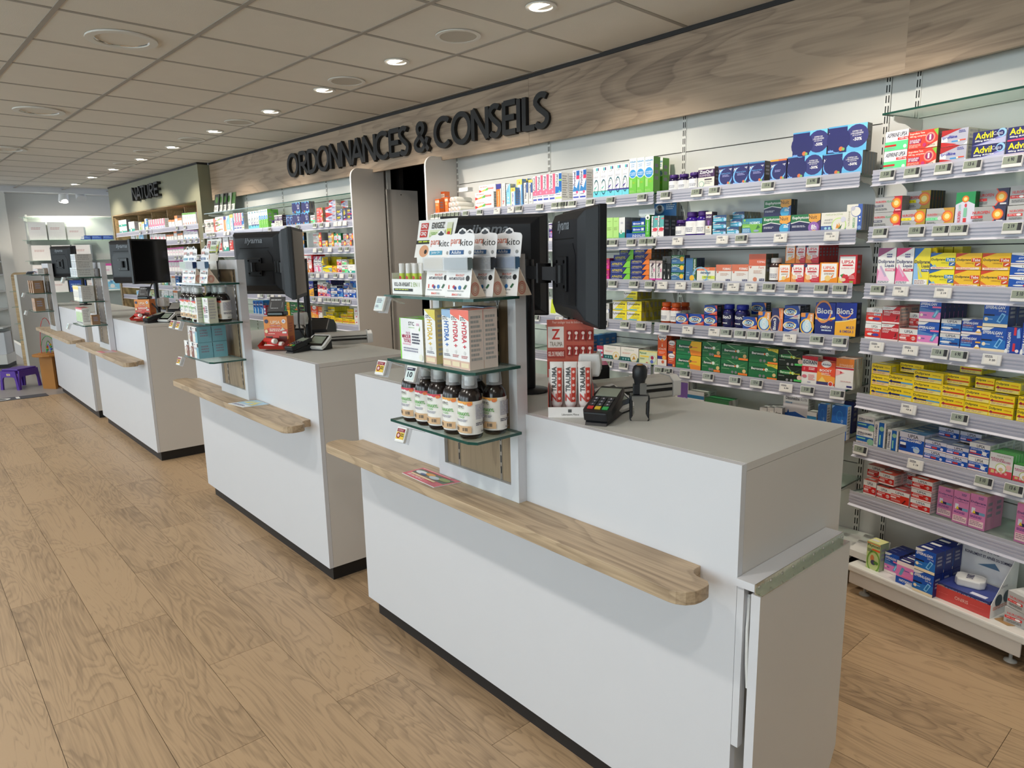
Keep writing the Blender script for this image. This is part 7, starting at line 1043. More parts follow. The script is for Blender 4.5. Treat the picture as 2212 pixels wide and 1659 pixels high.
# ---------------------------------------------------------------- monitors
def monitor(L, R, z0, z1, label, back=True, lift=0):
    L, R = Vector((*L, 0)), Vector((*R, 0))
    if not back: L, R = R, L
    a = math.atan2(R.y - L.y, R.x - L.x); w = (R - L).length; h = z1 - z0
    t = thing('monitor', label, 'monitor', (L.x, L.y, z0), a)
    bz = MB().box(0, w, 0, .022, 0, h, 'black_plastic').mesh('bezel', .003); obj('bezel', bz, t)
    obj('screen', MB().box(.014, w - .014, .0221, .0235, .018, h - .014, 'screen_glass'), t)
    sh = MB(); i1, i2 = .004, .05
    def q(i, y, zb, zt): return [(i, y, zb), (w - i, y, zb), (w - i, y, zt), (i, y, zt)]
    v = q(i1, -.001, .004, h - .004) + q(.022, -.03, .02, h - .012) + q(i2, -.046, .05, h - .035)
    fs = [(8, 9, 10, 11)]
    for b in (0, 4):
        for k in range(4): fs.append((b + k, b + (k + 1) % 4, b + 4 + (k + 1) % 4, b + 4 + k))
    sh.raw(v, fs, 'black_shell'); s = obj('back_shell', sh, t, bevel=.004)
    obj('lower_recess', MB().prism([(.062, .06), (w - .062, .06), (w - .062, h * .60), (w - .09, h * .70), (.09, h * .70), (.062, h * .60)], -.0475, -.0462, 'black_plastic', 'y'), t)
    vs = MB()
    for k in range(22): vs.box(.08 + (w - .16) * k / 22, .08 + (w - .16) * (k + .6) / 22, -.0475, -.0462, h * .735, h * .745, 'slot_dark')
    vv = obj('vent_slots', vs, t); vv['kind'] = 'stuff'
    lg = MB(); paint(lg, 'I .33 .79 .67 .9 8d949c iiyama', w, h, lambda u, v, e: (u, -.0472 - e, v), 'matte_print', .0004); obj('logo', lg, t)
    obj('mount_plate', MB().box(w / 2 - .05, w / 2 + .05, -.056, -.048, h / 2 - .07, h / 2 + .03, 'black_plastic').mesh('mount_plate', .003), t)
    for dx in (-.04, .04):
        for dz in (-.055, .015): obj('screw', MB().lathe([(.005, -.0585), (.005, -.056)], w / 2 + dx, 0, 8, 'black_gloss', axis='y').xf(Matrix.Translation((0, 0, h / 2 + dz))), t)
    M = Matrix.Translation((L.x, L.y, z0)) @ Matrix.Rotation(a, 4, 'Z')
    return t, (M @ Vector((w / 2, -.056, h / 2 - .02)))
def arm(base, ends, label):
    t = thing('monitor_mount', label, 'monitor arm', base); B = Vector(base)
    top = max(e.z for e in ends) - B.z
    obj('foot_plate', MB().lathe([(.06, 0), (.06, .01), (.02, .014)], n=20, m='black_plastic'), t)
    obj('pole', MB().lathe([(.017, .01), (.017, top + .04)], n=14, m='black_plastic'), t)
    for e in ends:
        p = e - B; k = Vector((0, 0, p.z)); d = (Vector((p.x, p.y, p.z)) - k); mid = k + d * .5
        b = MB().bar(k, p, .026, .04, 'black_plastic'); b.lathe([(.024, -.03), (.024, .03)], mid.x, mid.y, 12, 'black_plastic', z=mid.z)
        a_ = obj('swing_arm', b, t)
        obj('tilt_head', MB().lathe([(.018, -.025), (.018, .025)], p.x, p.y, 12, 'black_plastic', z=p.z), a_)
def cable(name, pts, label, r=.0035):
    P = [Vector(p) for p in pts]; out = []
    for i in range(len(P) - 1):
        a, b, c, d = P[max(i - 1, 0)], P[i], P[i + 1], P[min(i + 2, len(P) - 1)]
        for k in range(6):
            u = k / 6; out.append(.5 * ((2 * b) + (c - a) * u + (2 * a - 5 * b + 4 * c - d) * u * u + (3 * b - a - 3 * c + d) * u ** 3))
    out.append(P[-1]); tag(obj(name, MB().tube(out, r, 'black_plastic', 6)), label, 'cable')
m1, e1 = monitor((-2.0, 1.445), (-1.704, 1.671), 1.292, 1.632, 'black monitor seen from behind, closest till, facing the staff')
m2, e2 = monitor((-1.57, 1.606), (-1.245, 1.41), 1.296, 1.625, 'black monitor turned edge on beside closest till screen')
arm((-1.70, 1.58, 1.0405), [e1 + Vector((0.02, .0, 0)), e2], 'black double monitor arm on the closest till')
cable('monitor_cable', [(-1.40, 1.50, 1.38), (-1.42, 1.48, 1.27), (-1.47, 1.49, 1.2), (-1.52, 1.53, 1.10), (-1.56, 1.58, 1.045)], 'black cable drooping below the edge on monitor, closest till')
cable('monitor_cable', [(-1.46, 1.53, 1.36), (-1.47, 1.52, 1.25), (-1.48, 1.55, 1.12), (-1.5, 1.6, 1.045)], 'straighter black cable behind the red tube display', .003)
m3, e3 = monitor((-4.07, 1.50), (-3.73, 1.655), 1.305, 1.65, 'black monitor seen from behind, second till, facing the staff')
m4, e4 = monitor((-3.14, 1.40), (-3.45, 1.60), 1.31, 1.645, 'black monitor showing dim screen sideways, second till', False)
arm((-3.62, 1.70, 1.0405), [e3, e4], 'black double monitor arm on the second till')
cable('monitor_cable', [(-3.33, 1.52, 1.34), (-3.34, 1.52, 1.24), (-3.30, 1.50, 1.16), (-3.36, 1.56, 1.09), (-3.5, 1.62, 1.06), (-3.6, 1.68, 1.05)], 'black looped cable hanging from second till screen', .005)
m5, e5 = monitor((-6.45, 1.38), (-6.12, 1.54), 1.33, 1.672, 'black monitor seen from behind, third till')
m6, e6 = monitor((-5.99, 1.40), (-6.12, 1.70), 1.33, 1.672, 'black monitor turned towards the passage, third till', False)
arm((-6.28, 1.64, 1.0405), [e5, e6], 'black double monitor arm on the third till')
cable('monitor_cable', [(-6.0, 1.55, 1.35), (-5.98, 1.5, 1.22), (-5.93, 1.55, 1.12), (-6.03, 1.6, 1.06), (-6.2, 1.63, 1.05)], 'black cable loop under the third till screens', .005)
m7, e7 = monitor((-9.05, 1.36), (-8.73, 1.52), 1.34, 1.68, 'black monitor seen from behind, fourth till')
arm((-8.95, 1.60, 1.0405), [e7], 'black monitor arm on the fourth till')

# ---------------------------------------------------------------- things on the counters
TOP = 1.0402
def tube_display(loc, rz):
    t = thing('tube_display', 'red and white tube display carton with icon header, closest till', 'display box', loc, rz)
    w, d, h = .128, .095, .03
    red = lin('b8473c'); b = MB().box(0, w, 0, .0012, 0, h, 'card', lin('efeae8')).box(0, w, .03, d, 0, .012, 'card', red).box(0, .0012, .0012, d, 0, .09, 'card', red).box(w - .0012, w, .0012, d, 0, .09, 'card', red).box(.0012, w - .0012, .0012, .03, 0, .0012, 'card', red).box(.0012, w - .0012, .06, .0612, .012, .13, 'card', lin('d9d2ce'))
    paint(b, 'C .48 .66 .12 333;R .44 .5 .52 .8 555;T .3 .2 .68 .4 444 Laboratoire Mint-e;C .9 .5 .12 d66;C .95 .3 .1 d66;C .86 .25 .08 e99', w, h, lambda u, v, e: (u, -e, v), 'card', .0004); obj('tray', b, t)
    hd = MB().box(-.004, w + .004, d - .002, d, .10, .27, 'card', lin('c4604f'))
    q = 'R 0 0 1 .28 b04a3e;R .02 .52 .36 .88 f0e6e0;B .1 .66 .28 .84 c8372d Z;T .06 .54 .33 .62 765 TRAUMA;R 0 .34 .38 .48 a83a30;B .02 .37 .36 .45 f6dcd4 GEL DE PREMIERE;T .12 .92 .98 .98 f4d8cc Pour soulager tous les bobos de la famille !;R .1 .1 .36 .24 f0e6e0;L .42 .06 .95 .22 2 e9b8a8'
    for r in range(2):
        for c in range(4): q += ';R %.3f %.3f %.3f %.3f a02c26;C %.3f %.3f .035 f4dcd4;P %.3f,%.3f,%.3f,%.3f,%.3f,%.3f f4dcd4' % (.42 + .145 * c, .64 - .26 * r, .535 + .145 * c, .82 - .26 * r, .48 + .145 * c, .77 - .26 * r, .45 + .145 * c, .66 - .26 * r, .5 + .145 * c, .66 - .26 * r, .49 + .145 * c, .75 - .26 * r)
    paint(hd, q, w + .008, .17, lambda u, v, e: (u - .004, d - .002 - e, .10 + v), 'card', .0005); obj('header_card', hd, t)
    M0 = Matrix.Translation(loc) @ Matrix.Rotation(rz, 4, 'Z')
    tb = MB(); n = 16; vs = []
    for z, rx, ry in ((.012, .0125, .0125), (.02, .0165, .0165), (.06, .018, .0125), (.135, .0195, .0012), (.142, .0195, .0012)):
        for i in range(n): vs.append((rx * math.cos(2 * PI * i / n), ry * math.sin(2 * PI * i / n), z))
    tb.raw(vs, [(j * n + i, j * n + (i + 1) % n, (j + 1) * n + (i + 1) % n, (j + 1) * n + i) for j in range(4) for i in range(n)], 'card', lin('efe9e6'), True); tb.raw(vs[-n:], [tuple(range(n))], 'card', lin('efe9e6')); tbm = tb.mesh('tube_body')
    cap = MB().lathe([(.0125, 0), (.0125, .0125)], n=14, m='white_plastic').mesh('cap')
    lb = MB(); paint(lb, 'R .56 .02 .95 .95 cf4a3c;W .08 .3 .5 .98 444 TRAUMA;W .05 .03 .52 .26 c8372d Z;C .76 .12 .12 f4d0c8;C .76 .3 .12 f4d0c8;C .76 .48 .12 f4d0c8;C .76 .66 .12 f4d0c8;C .76 .84 .12 f4d0c8', .033, .105, lambda u, v, e: (u - .0165, -(.0168 - .0138 * (v / .105)) * math.sqrt(max(.02, 1 - ((u - .0165) / .0185) ** 2)) - .0006 - e, .025 + v), 'card', .0004); lbm = lb.mesh('label')
    for i in range(3):
        p = M0 @ Vector((.024 + .04 * i, .042, .0125)); q = thing('gel_tube', 'white and red gel tube, %s of three in the display' % ('closest to tower', 'middle', 'closest to barcode reader')[i], 'tube', p, rz + (.1 if i == 2 else -.05), 'gel tubes in red display'); obj('tube_body', tbm, q); obj('cap', cap, q); obj('label', lbm, q)
tube_display((-1.383, 1.352, TOP), math.radians(44))
def terminal(loc, rz, label, s=1):
    t = thing('card_terminal', label, 'card reader', loc, rz); R = Matrix.Translation((0, 0, .012)) @ Matrix.Rotation(math.radians(14), 4, 'X') @ Matrix.Scale(s, 4)
    obj('stand', MB().prism([(0, 0), (.16 * s, 0), (.16 * s, .035 * s), (.01, .012)], -.03 * s, .03 * s, 'black_plastic', 'x'), t)
    b = MB().prism([(-.032, 0), (.032, 0), (.04, .02), (.04, .12), (.034, .175), (-.034, .175), (-.04, .12), (-.04, .02)], 0, .026, 'black_plastic').xf(R); obj('terminal_body', b, t, bevel=.004)
    obj('screen', MB().box(-.031, .031, .105, .158, .0262, .0272, 'lcd').xf(R), t)
    for r in range(4):
        for c in range(3): obj('key', MB().box(-.029 + .021 * c, -.013 + .021 * c, .022 + .0185 * r, .036 + .0185 * r, .0262, .029, 'card', lin(('c33', 'db3', '3a5')[c] if r == 0 else '33353a')).xf(R), t)
    kt = MB()
    for r in range(3):
        for c in range(3): paint(kt, 'B 0 0 1 1 dde %d' % (3 * (2 - r) + c + 1), .005, .007, (lambda c, r: lambda u, v, e: (-.0235 + .021 * c + u, .044 + .0185 * r + v, .0292 + e))(c, r), 'matte_print')
    obj('key_digits', kt.xf(R), t)
terminal((-1.222, 1.372, TOP), math.radians(24), 'black card payment terminal with coloured keys, closest till')
terminal((-3.285, 1.43, TOP), math.radians(20), 'black card payment terminal by orange dispenser, second till', .8)
terminal((-5.78, 1.41, TOP), math.radians(20), 'black card payment terminal, third till', .9)
def reader(loc, rz, label):
    t = thing('barcode_reader', label, 'scanner', loc, rz)
    obj('foot', MB().lathe([(.045, 0), (.045, .008), (.02, .014)], n=20, m='black_plastic'), t)
    obj('gooseneck', MB().tube([(0, 0, .01), (0, .03, .04), (.0, .035, .08), (.0, .01, .10)], .007, 'steel'), t)
    o = [(-.03, -.032), (.03, -.032), (.034, 0), (.03, .036), (-.03, .036), (-.034, 0)]
    obj('head', MB().prism(o, -.032, .036, 'white_plastic', 'y').xf(Matrix.Translation((0, 0, .135))), t, bevel=.007)
    lb = MB(); paint(lb, 'R 0 0 1 1 eeeae0;L .2 .1 .8 .9 8 333', .014, .03, lambda u, v, e: (.0345 + e, -.004 + u, .12 + v), 'matte_print', .0004); obj('sticker', lb, t)
    pr = MB(); paint(pr, 'R 0 0 .5 1 b4d09a;R .5 0 1 1 e0806a', .04, .03, lambda u, v, e: (-.02 + u, -.015 + v, .1715 + e), 'matte_print', .0004); obj('top_sticker', pr, t)
reader((-1.372, 1.515, TOP), math.radians(38), 'white cube barcode reader on bent neck, closest till')
reader((-3.62, 1.66, TOP), math.radians(38), 'white cube barcode reader on bent neck, second till')
reader((-6.05, 1.62, TOP), math.radians(38), 'white cube barcode reader on bent neck, third till')
def pad(loc, rz, label):
    t = thing('health_card_reader', label, 'card reader', loc, rz); R = Matrix.Rotation(math.radians(34), 4, 'X')
    obj('body', MB().prism([(-.052, 0), (.052, 0), (.06, .02), (.06, .085), (.05, .1), (-.05, .1), (-.06, .085), (-.06, .02)], 0, .016, 'white_plastic').xf(R), t, (0, 0, .004), bevel=.003)
    obj('foot', MB().prism([(.0, 0), (.09, 0), (.085, .05), (.0, .004)], -.045, .045, 'black_plastic', 'x'), t)
    obj('face_frame', MB().box(-.047, .047, .012, .09, .0162, .0175, 'black_gloss').xf(R), t, (0, 0, .004)); obj('screen', MB().box(-.038, .038, .028, .082, .0176, .0184, 'lcd').xf(R), t, (0, 0, .004))
pad((-1.262, 1.545, TOP), math.radians(100), 'white tilted health card reader seen from the side, closest till')
pad((-3.29, 1.565, TOP), math.radians(26), 'white framed health card reader with bright screen, second till')
pad((-5.73, 1.52, TOP), math.radians(26), 'white framed health card reader, third till')
def docscan(loc, rz, label):
    t = thing('document_scanner', label, 'scanner', loc, rz); L, d, h = .30, .10, .062
    o = [(0, 0), (d, 0), (d, h * .8), (d * .75, h), (d * .2, h), (0, h * .75)]
    obj('body', MB().prism(o, 0, L - .03, 'grey_plastic', 'x').mesh('body', .003), t); obj('end_cap', MB().prism([(-.004, 0), (d + .002, 0), (d + .002, h * .85), (d * .75, h + .004), (d * .2, h + .004), (-.004, h * .8)], L - .03, L, 'white_plastic', 'x').mesh('end_cap', .004), t)
    obj('feed_slot', MB().box(.02, L - .034, -.003, -.0005, .020, .030, 'black_gloss'), t); obj('feed_slot', MB().box(.02, L - .034, -.003, -.0005, .04, .044, 'black_gloss'), t)
    obj('button', MB().lathe([(.006, 0), (.006, .002)], L - .015, d * .5, 10, 'black_gloss', z=h + .004), t)
docscan((-1.40, 1.585, TOP), math.radians(70), 'flat white document scanner lying across the closest till')
docscan((-3.45, 1.655, TOP), math.radians(68), 'flat white document scanner lying across the second till')
docscan((-5.93, 1.66, TOP), math.radians(68), 'flat white document scanner on the third till')
def printer(loc, rz, label):
    t = thing('receipt_printer', label, 'printer', loc, rz)
    obj('body', MB().prism([(0, 0), (.24, 0), (.24, .07), (.19, .10), (.08, .115), (.0, .06)], 0, .2, 'black_plastic', 'x').mesh('body', .006), t); obj('lid', MB().prism([(.085, .1155), (.19, .1015), (.19, .105), (.085, .119)], .02, .18, 'black_gloss', 'x'), t); obj('paper_cover', MB().prism([(.01, .068), (.075, .113), (.075, .116), (.006, .07)], .02, .1, 'grey_plastic', 'x'), t)
printer((-1.62, 1.77, TOP), math.radians(40), 'black receipt printer behind barcode reader, closest till') if False else None
t = thing('receipt_printer', 'small black box printer behind the barcode reader, closest till', 'printer', (-1.565, 1.70, TOP), math.radians(46)); obj('body', MB().box(0, .085, 0, .1, 0, .085, 'black_plastic').mesh('body', .004), t); obj('lid', MB().box(.004, .081, .006, .094, .0855, .089, 'black_gloss'), t)
printer((-3.78, 1.67, TOP), math.radians(50), 'black domed receipt printer behind the scanner, second till')
printer((-6.22, 1.68, TOP), math.radians(50), 'black domed receipt printer, third till')
# self-inking stamp
t = thing('ink_stamp', 'black and steel self inking stamp standing on the closest till', 'stamp', (-1.185, 1.512, TOP), math.radians(42))
obj('foot_frame', MB().box(-.026, .026, -.019, .019, 0, .007, 'black_plastic').box(-.026, -.019, -.019, .019, .007, .062, 'black_plastic').box(.019, .026, -.019, .019, .007, .062, 'black_plastic').box(-.026, .026, -.019, .019, .062, .072, 'black_plastic').mesh('foot_frame', .002), t)
obj('steel_plate', MB().prism([(-.02, .0), (.02, 0), (.024, .006), (.015, .022), (.015, .05), (.022, .06), (.022, .07), (-.022, .07), (-.022, .06), (-.015, .05), (-.015, .022), (-.024, .006)], -.0215, -.0195, 'steel', 'y'), t)
obj('slide', MB().box(-.018, .018, -.012, .012, .0725, .10, 'black_plastic').mesh('slide', .002), t); obj('slide_plate', MB().box(-.0, .018, -.0145, -.0122, .073, .105, 'steel'), t)
obj('handle', MB().lathe([(.014, .1), (.016, .112), (.02, .12), (.0205, .14), (.017, .15), (.013, .153)], n=16, m='black_plastic'), t); obj('cap_window', MB().lathe([(.009, .1535), (.008, .156)], n=12, m='orange_wood'), t)
def dispenser(loc, rz, label):
    t = thing('tube_dispenser', label, 'display box', loc, rz); w, d, h = .13, .1, .17; og = lin('e08a32'); rd = lin('cf4438')
    b = MB().box(0, w, .03, d, .0, h, 'card', cs=[og, lin('d9782c'), og, og, lin('e59a4a'), og]); b.box(.006, w - .006, .0285, .03, .012, .07, 'card', lin('5a1d18'))
    paint(b, 'R 0 .42 1 .62 cf4438;E .5 .62 .42 .06 cf4438;R 0 .62 1 .63 e08a32;B .3 .78 .7 .88 f8dcc0 UPSA;R .26 .71 .74 .755 c0392f;T .28 .715 .72 .75 f8e0d0 VITAMINE C + ENERGIE;C .12 .86 .08 2c3060;C .86 .86 .08 f2f2f2;R .82 .83 .86 .89 3a4a9a;R .88 .83 .9 .89 c44;L .24 .54 .8 .64 2 f8e0d0;C .1 .56 .07 ead9a8;P .66,.56,.8,.68,.9,.6 d9cfc4;R .78 .5 .96 .555 efefe6;L .18 .46 .5 .5 1 f8d0c0;R .36 .36 .64 .43 cf4438;L .15 .02 .85 .06 1 cf4438', w, h, lambda u, v, e: (u, .03 - e, v), 'card', .0005)
    paint(b, 'L .2 .5 .8 .8 4 c0562c;R .2 .1 .8 .4 c4552e', d - .03, h, lambda u, v, e: (w + e, .03 + u, v), 'card', .0004); obj('carton', b, t)
    obj('tray', MB().raw([(0, -.03, .012), (w, -.03, .012), (w, .029, .002), (0, .029, .002), (-.004, -.04, .03), (w + .004, -.04, .03), (-.002, .029, .06), (w + .002, .029, .06)], [(0, 1, 2, 3), (0, 4, 5, 1), (1, 5, 7, 2), (3, 6, 4, 0), (3, 2, 1, 0), (1, 5, 4, 0), (2, 7, 5, 1), (0, 4, 6, 3)], 'card', rd), t)
    M0 = Matrix.Translation(loc) @ Matrix.Rotation(rz, 4, 'Z')
    for i, (x, y, z, a, c) in enumerate(((.02, -.012, .021, 8, 'f0ddd4'), (.03, .008, .034, -14, 'd8372f'), (.012, .012, .052, -30, 'd8372f'))):
        q = thing('vitamin_tube', '%s vitamin tube lying in the orange dispenser tray, %s' % (('pale', 'red', 'upper red')[i], label.split(', ')[-1]), 'tube', M0 @ Vector((x, y, z)), rz + math.radians(a), 'vitamin tubes in orange dispensers')
        tm_ = MB().lathe([(.0, 0), (.0125, .0), (.0125, .08)], n=14, m='card', c=lin(c), axis='x', cap=False); tm_.raw([], [], 'card'); obj('tube_body', tm_, q); obj('cap', MB().lathe([(.0135, .078), (.0135, .095), (.011, .097)], n=14, m='card', c=lin('f2ece6'), axis='x'), q)
dispenser((-3.50, 1.385, TOP), math.radians(38), 'orange vitamin dispenser carton with open tray, second till')
dispenser((-6.02, 1.385, TOP), math.radians(38), 'orange vitamin dispenser carton with open tray, third till')
def cardstand(loc, rz, label):
    t = thing('notice_holder', label, 'notice', loc, rz); obj('base', MB().box(0, .09, -.01, .05, 0, .022, 'black_gloss').mesh('base', .006), t)
    p = MB(); p.raw([(0, 0, .02), (.09, 0, .02), (.086, .035, .095), (.004, .035, .095), (0, .006, .02), (.09, .006, .02), (.086, .041, .095), (.004, .041, .095)], [(0, 1, 2, 3), (7, 6, 5, 4), (1, 5, 6, 2), (3, 7, 4, 0), (2, 6, 7, 3)], 'black_plastic')
    paint(p, 'L .12 .72 .85 .84 1 cccccc;R .14 .3 .16 .66 bbb;R .84 .3 .86 .66 bbb;L .16 .2 .86 .28 1 bbb', .09, .078, lambda u, v, e: (u, v * .45 - e, .02 + v * .96), 'matte_print', .0006); obj('panel', p, t)
cardstand((-3.535, 1.44, TOP + .1705), math.radians(40), 'small black notice with white writing on orange dispenser, second till')
cardstand((-6.05, 1.44, TOP + .1705), math.radians(40), 'small black notice on orange dispenser, third till')

# ---------------------------------------------------------------- base shelf of the angled bay: anti-snoring display
P0 = BA.pt(.46, .335, .1355)
t = thing('cardboard_display', 'red fronted cardboard display with sloping sides on the base tray', 'display box', P0, AA); w, d = .205, .17
b = MB().box(0, w, 0, .0012, 0, .052, 'card', lin('cf4a48')); b.box(0, w, .0012, d, 0, .001, 'card', lin('ddd'))
paint(b, 'T .38 .4 .62 .66 f0c8c0 ONIRIS;L .08 .5 .34 .53 1 e88;L .66 .5 .92 .53 1 e88', w, .052, lambda u, v, e: (u, -e, v), 'card', .0004); obj('tray', b, t)
for x in (0, w - .0015):
    s_ = MB().prism([(0.0015, 0), (d, 0), (d, .21), (d - .02, .21), (.0015, .052)], x, x + .0015, 'card', 'x', lin('e4e4e6'))
    if x: paint(s_, 'C .3 .3 .14 345;C .62 .32 .14 345;T .35 .52 .6 .58 889 Oniris;L .1 .12 .85 .2 2 d98', d, .2, lambda u, v, e: (w + e, u, v), 'card', .0004)
    obj('side_flap', s_, t)
h_ = MB().box(.0016, w - .0016, d, d + .0015, .0, .24, 'card', lin('e2e3e8')); paint(h_, 'R .2 .93 .85 .95 a3344a;T .3 .74 .66 .82 335 ONIRIS;B .05 .64 .9 .7 335 RONFLEMENT ET APNÉE DU SOMMEIL;P .3,.5,.6,.6,.7,.5 579;R .8 .85 .92 .88 556', w, .24, lambda u, v, e: (u, d - e, v), 'card', .0005); obj('header_card', h_, t)
place_pack_o = MB().box(0, .19, 0, .145, 0, .06, 'card', cs=[lin('e8e8ea'), lin('33407f'), lin('ddd'), lin('ddd'), lin('3a468c'), lin('ddd')])
paint(place_pack_o, 'P 0,.5,.3,.42,.6,.3,1,.2,1,1,0,1 33407f;B .05 .74 .98 .88 dde RONFLEMENT ET APNÉE DU SOMMEIL;T .3 .52 .55 .7 dde ONIRIS;C .08 .55 .3 caa58c;L .35 .08 .9 .24 2 99a', .19, .06, lambda u, v, e: (u, -e, v), 'card', .0004); paint(place_pack_o, 'B .05 .82 .6 .95 dde SOMMEIL;R .6 .05 .9 .2 dde', .19, .145, lambda u, v, e: (u, v, .06 + e), 'card', .0004)
tag(obj('medicine_box', place_pack_o, None, BA.pt(.467, .328, .1372) + Vector((0, 0, .0)), AA), 'wide navy and white anti snoring box inside red cardboard display', 'box')
t = thing('plastic_case', 'white rounded plastic case resting on the navy box in display', 'case', BA.pt(.51, .30, .1975), AA + .35)
obj('case_body', MB().prism([(.01, 0), (.085, 0), (.1, .02), (.1, .06), (.085, .075), (.01, .075), (0, .06), (0, .02)], 0, .032, 'white_plastic').mesh('case_body', .006), t)
lb = MB(); paint(lb, 'W .35 .2 .6 .8 446 ONIRIS', .1, .075, lambda u, v, e: (u, v, .0322 + e), 'matte_print', .0004); obj('logo', lb, t)
for i, (s, d_, z, k) in enumerate(((.70, .31, .1355, 0), (.70, .30, .198, 1))):
    place_pack('nsilv', BA.pt(s, d_, z), AA - .25 * k, .12, .06, .07, '%s silver painkiller box leaning at the end of the base tray' % ('lower', 'upper')[i], 'silver boxes at the base tray end')
tag(obj('cardboard_offcut', MB().prism([(0, 0), (.05, -.01), (.08, .03), (.05, .06), (.01, .04)], 0, .002, 'card', c=lin('b08a5c')), None, BA.pt(.675, .32, .1354), AA), 'small brown cardboard offcut on base tray beside the display', 'cardboard')
# paper tubes heaped on the top doorway shelf
tm_ = MB().lathe([(.0, .0), (.017, 0), (.019, .01), (.0195, .13), (.016, .15)], n=14, m='card', c=lin('f0ece6'), axis='y', cap=False); tme = MB().lathe([(.013, -.001), (.013, .0)], n=12, m='card', c=lin('cdb8ae'), axis='y').mesh('end_cap'); tmm = tm_.mesh('tube_body')
k = 0
for r, n in enumerate((4, 3, 2)):
    for c in range(n):
        P = BC.pt(-4.235 + .041 * c + .0205 * r, .222, 1.8262 + .0355 * r); t = thing('ointment_tube', 'white ointment tube in the heap, %s layer, %s along' % (('bottom', 'middle', 'top')[r], ORD[c]), 'tube', P, .0, 'heap of white ointment tubes'); obj('tube_body', tmm, t); obj('end_cap', tme, t)
# inhaler display header with face print, second shelf
t = thing('display_header', 'blue display card with man in profile behind inhaler boxes', 'display card', BC.pt(-2.50, .06, 1.571)); hd = MB().box(0, .15, 0, .002, 0, .195, 'card', lin('2f78b8')); paint(hd, 'E .25 .82 .2 .13 c9d6e0;E .27 .83 .09 .08 6a5448;E .25 .88 .1 .05 2a2420;L .55 .78 .95 .94 3 cfe2f0', .15, .195, lambda u, v, e: (u, -e, v), 'card', .0004); obj('card', hd, t)
t = thing('inhaler_display', 'low blue display tray with white crest holding inhaler boxes', 'display box', BC.pt(-2.565, .226, 1.571)); ty = MB().box(0, .15, 0, .0012, 0, .03, 'card', lin('1c5fb0')).box(0, .15, .0012, .09, 0, .001, 'card', lin('1c5fb0')).box(0, .0012, .0012, .09, 0, .05, 'card', lin('2468b4')); paint(ty, 'B .3 .25 .9 .75 dde INHALER', .15, .03, lambda u, v, e: (u, -e, v), 'card', .0004); obj('tray', ty, t)
cr_ = MB().prism([(.02, .13), (.04, .115), (.11, .115), (.13, .13), (.13, .16), (.02, .16)], .085, .087, 'card', 'y', lin('eef0f2')).box(.03, .12, .0855, .0865, .0, .115, 'card', lin('2a6ac0')); paint(cr_, 'P .42,.6,.58,.6,.5,.3 246050', .15, .16, lambda u, v, e: (u, .0845 - e, v), 'card', .0004) if False else None; obj('crest_card', cr_, t)
# leaflets / magazines leaning on the long bare shelf
for i, c in enumerate(('33383a', '8a8f86', '2c2e30', 'b7b9b2', '5a7a4c')):
    mg = MB().box(0, .13, 0, .004, 0, .21, 'card', lin(c)); paint(mg, 'R .05 .05 .95 .4 e8e8e4;E .5 .68 .3 .18 4a7a3c;L .1 .12 .8 .3 3 777', .13, .21, lambda u, v, e: (u, -e, v), 'card', .0004)
    t = thing('magazine', 'green and white health magazine leaning above far bay, %s in the row' % ORD[i], 'magazine', BD.pt(-5.08 + .085 * i, .19 - .012 * i, 2.0405), AD, 'magazines above the far bay'); o = obj('cover', mg, t); o.rotation_euler = (math.radians(-9), 0, 0)

# ================================================================ FAR END OF THE SHOP
AF = math.radians(70)
BF = Bay(-13.12, .55, AF)      # gondola against the end, faces the photographer
def fu(px): return px
t = thing('gondola', 'white far gondola of baby food and nappies at the shop end', 'shelf unit', BF.pt(-1.2, 0, 0), AF)
obj('back_board', MB().box(0, 1.98, 0, .03, 0, 1.95, 'white_panel'), t); obj('base', MB().box(0, 1.98, -.42, 0, .06, .2, 'white_metal'), t); obj('kick_board', MB().box(0, 1.98, -.38, 0, 0, .06, 'plinth_black'), t); obj('lower_door', MB().box(.01, .98, -.36, -.01, .2, .52, 'white_laminate').mesh('lower_door', .003), t); obj('lower_door', MB().box(1.0, 1.97, -.36, -.01, .2, .52, 'white_laminate').mesh('lower_door', .003), t)
GZ = [.60, .86, 1.12, 1.36, 1.55, 1.73]
for z in GZ: obj('shelf_board', MB().box(0, 1.98, -.40, -.005, z - .02, z, 'white_metal'), t)
obj('top_glass', MB().box(0, 1.98, -.42, -.005, 1.99, 2.0, 'glass'), t)
g = 'stock on the far gondola'
def frow(key, z, w, h, n, s0, nz, lab, d=.36, dep=.09):
    for a in range(nz):
        for i in range(n): place_pack(key, BF.pt(s0 + (w + .004) * i, d, z + h * a + .0005), AF, w, h - .001, dep, '%s, %s along, %s%s' % (lab, ORD[min(i, 20)], tier(a, nz) + ('tier, ' if nz > 1 else ''), 'far gondola'), g)
frow('blueorange', 1.73, .155, .19, 12, -1.15, 1, 'blue and orange baby cereal box')
for i in range(3): frow(('tinyel', 'tinpur', 'tinpur')[i], 1.55, .105, .075, 6, -1.15 + .65 * i, 2, ('violet and yellow fruit tub', 'violet and red fruit tub', 'violet and red fruit tub beyond')[i])
frow('tinnavy', 1.36, .15, .08, 12, -1.15, 2, 'navy and amber baby meal pack'); frow('whiteteal', 1.12, .12, .16, 8, -1.15, 1, 'white and teal care box'); frow('redpack', .86, .2, .17, 6, -1.15, 1, 'red powder milk pack, large'); frow('bluepack', .60, .14, .15, 7, -1.15, 1, 'blue pouch of baby wipes'); frow('blackpack', .60, .1, .12, 6, -.1, 1, 'black bottle with white cap')
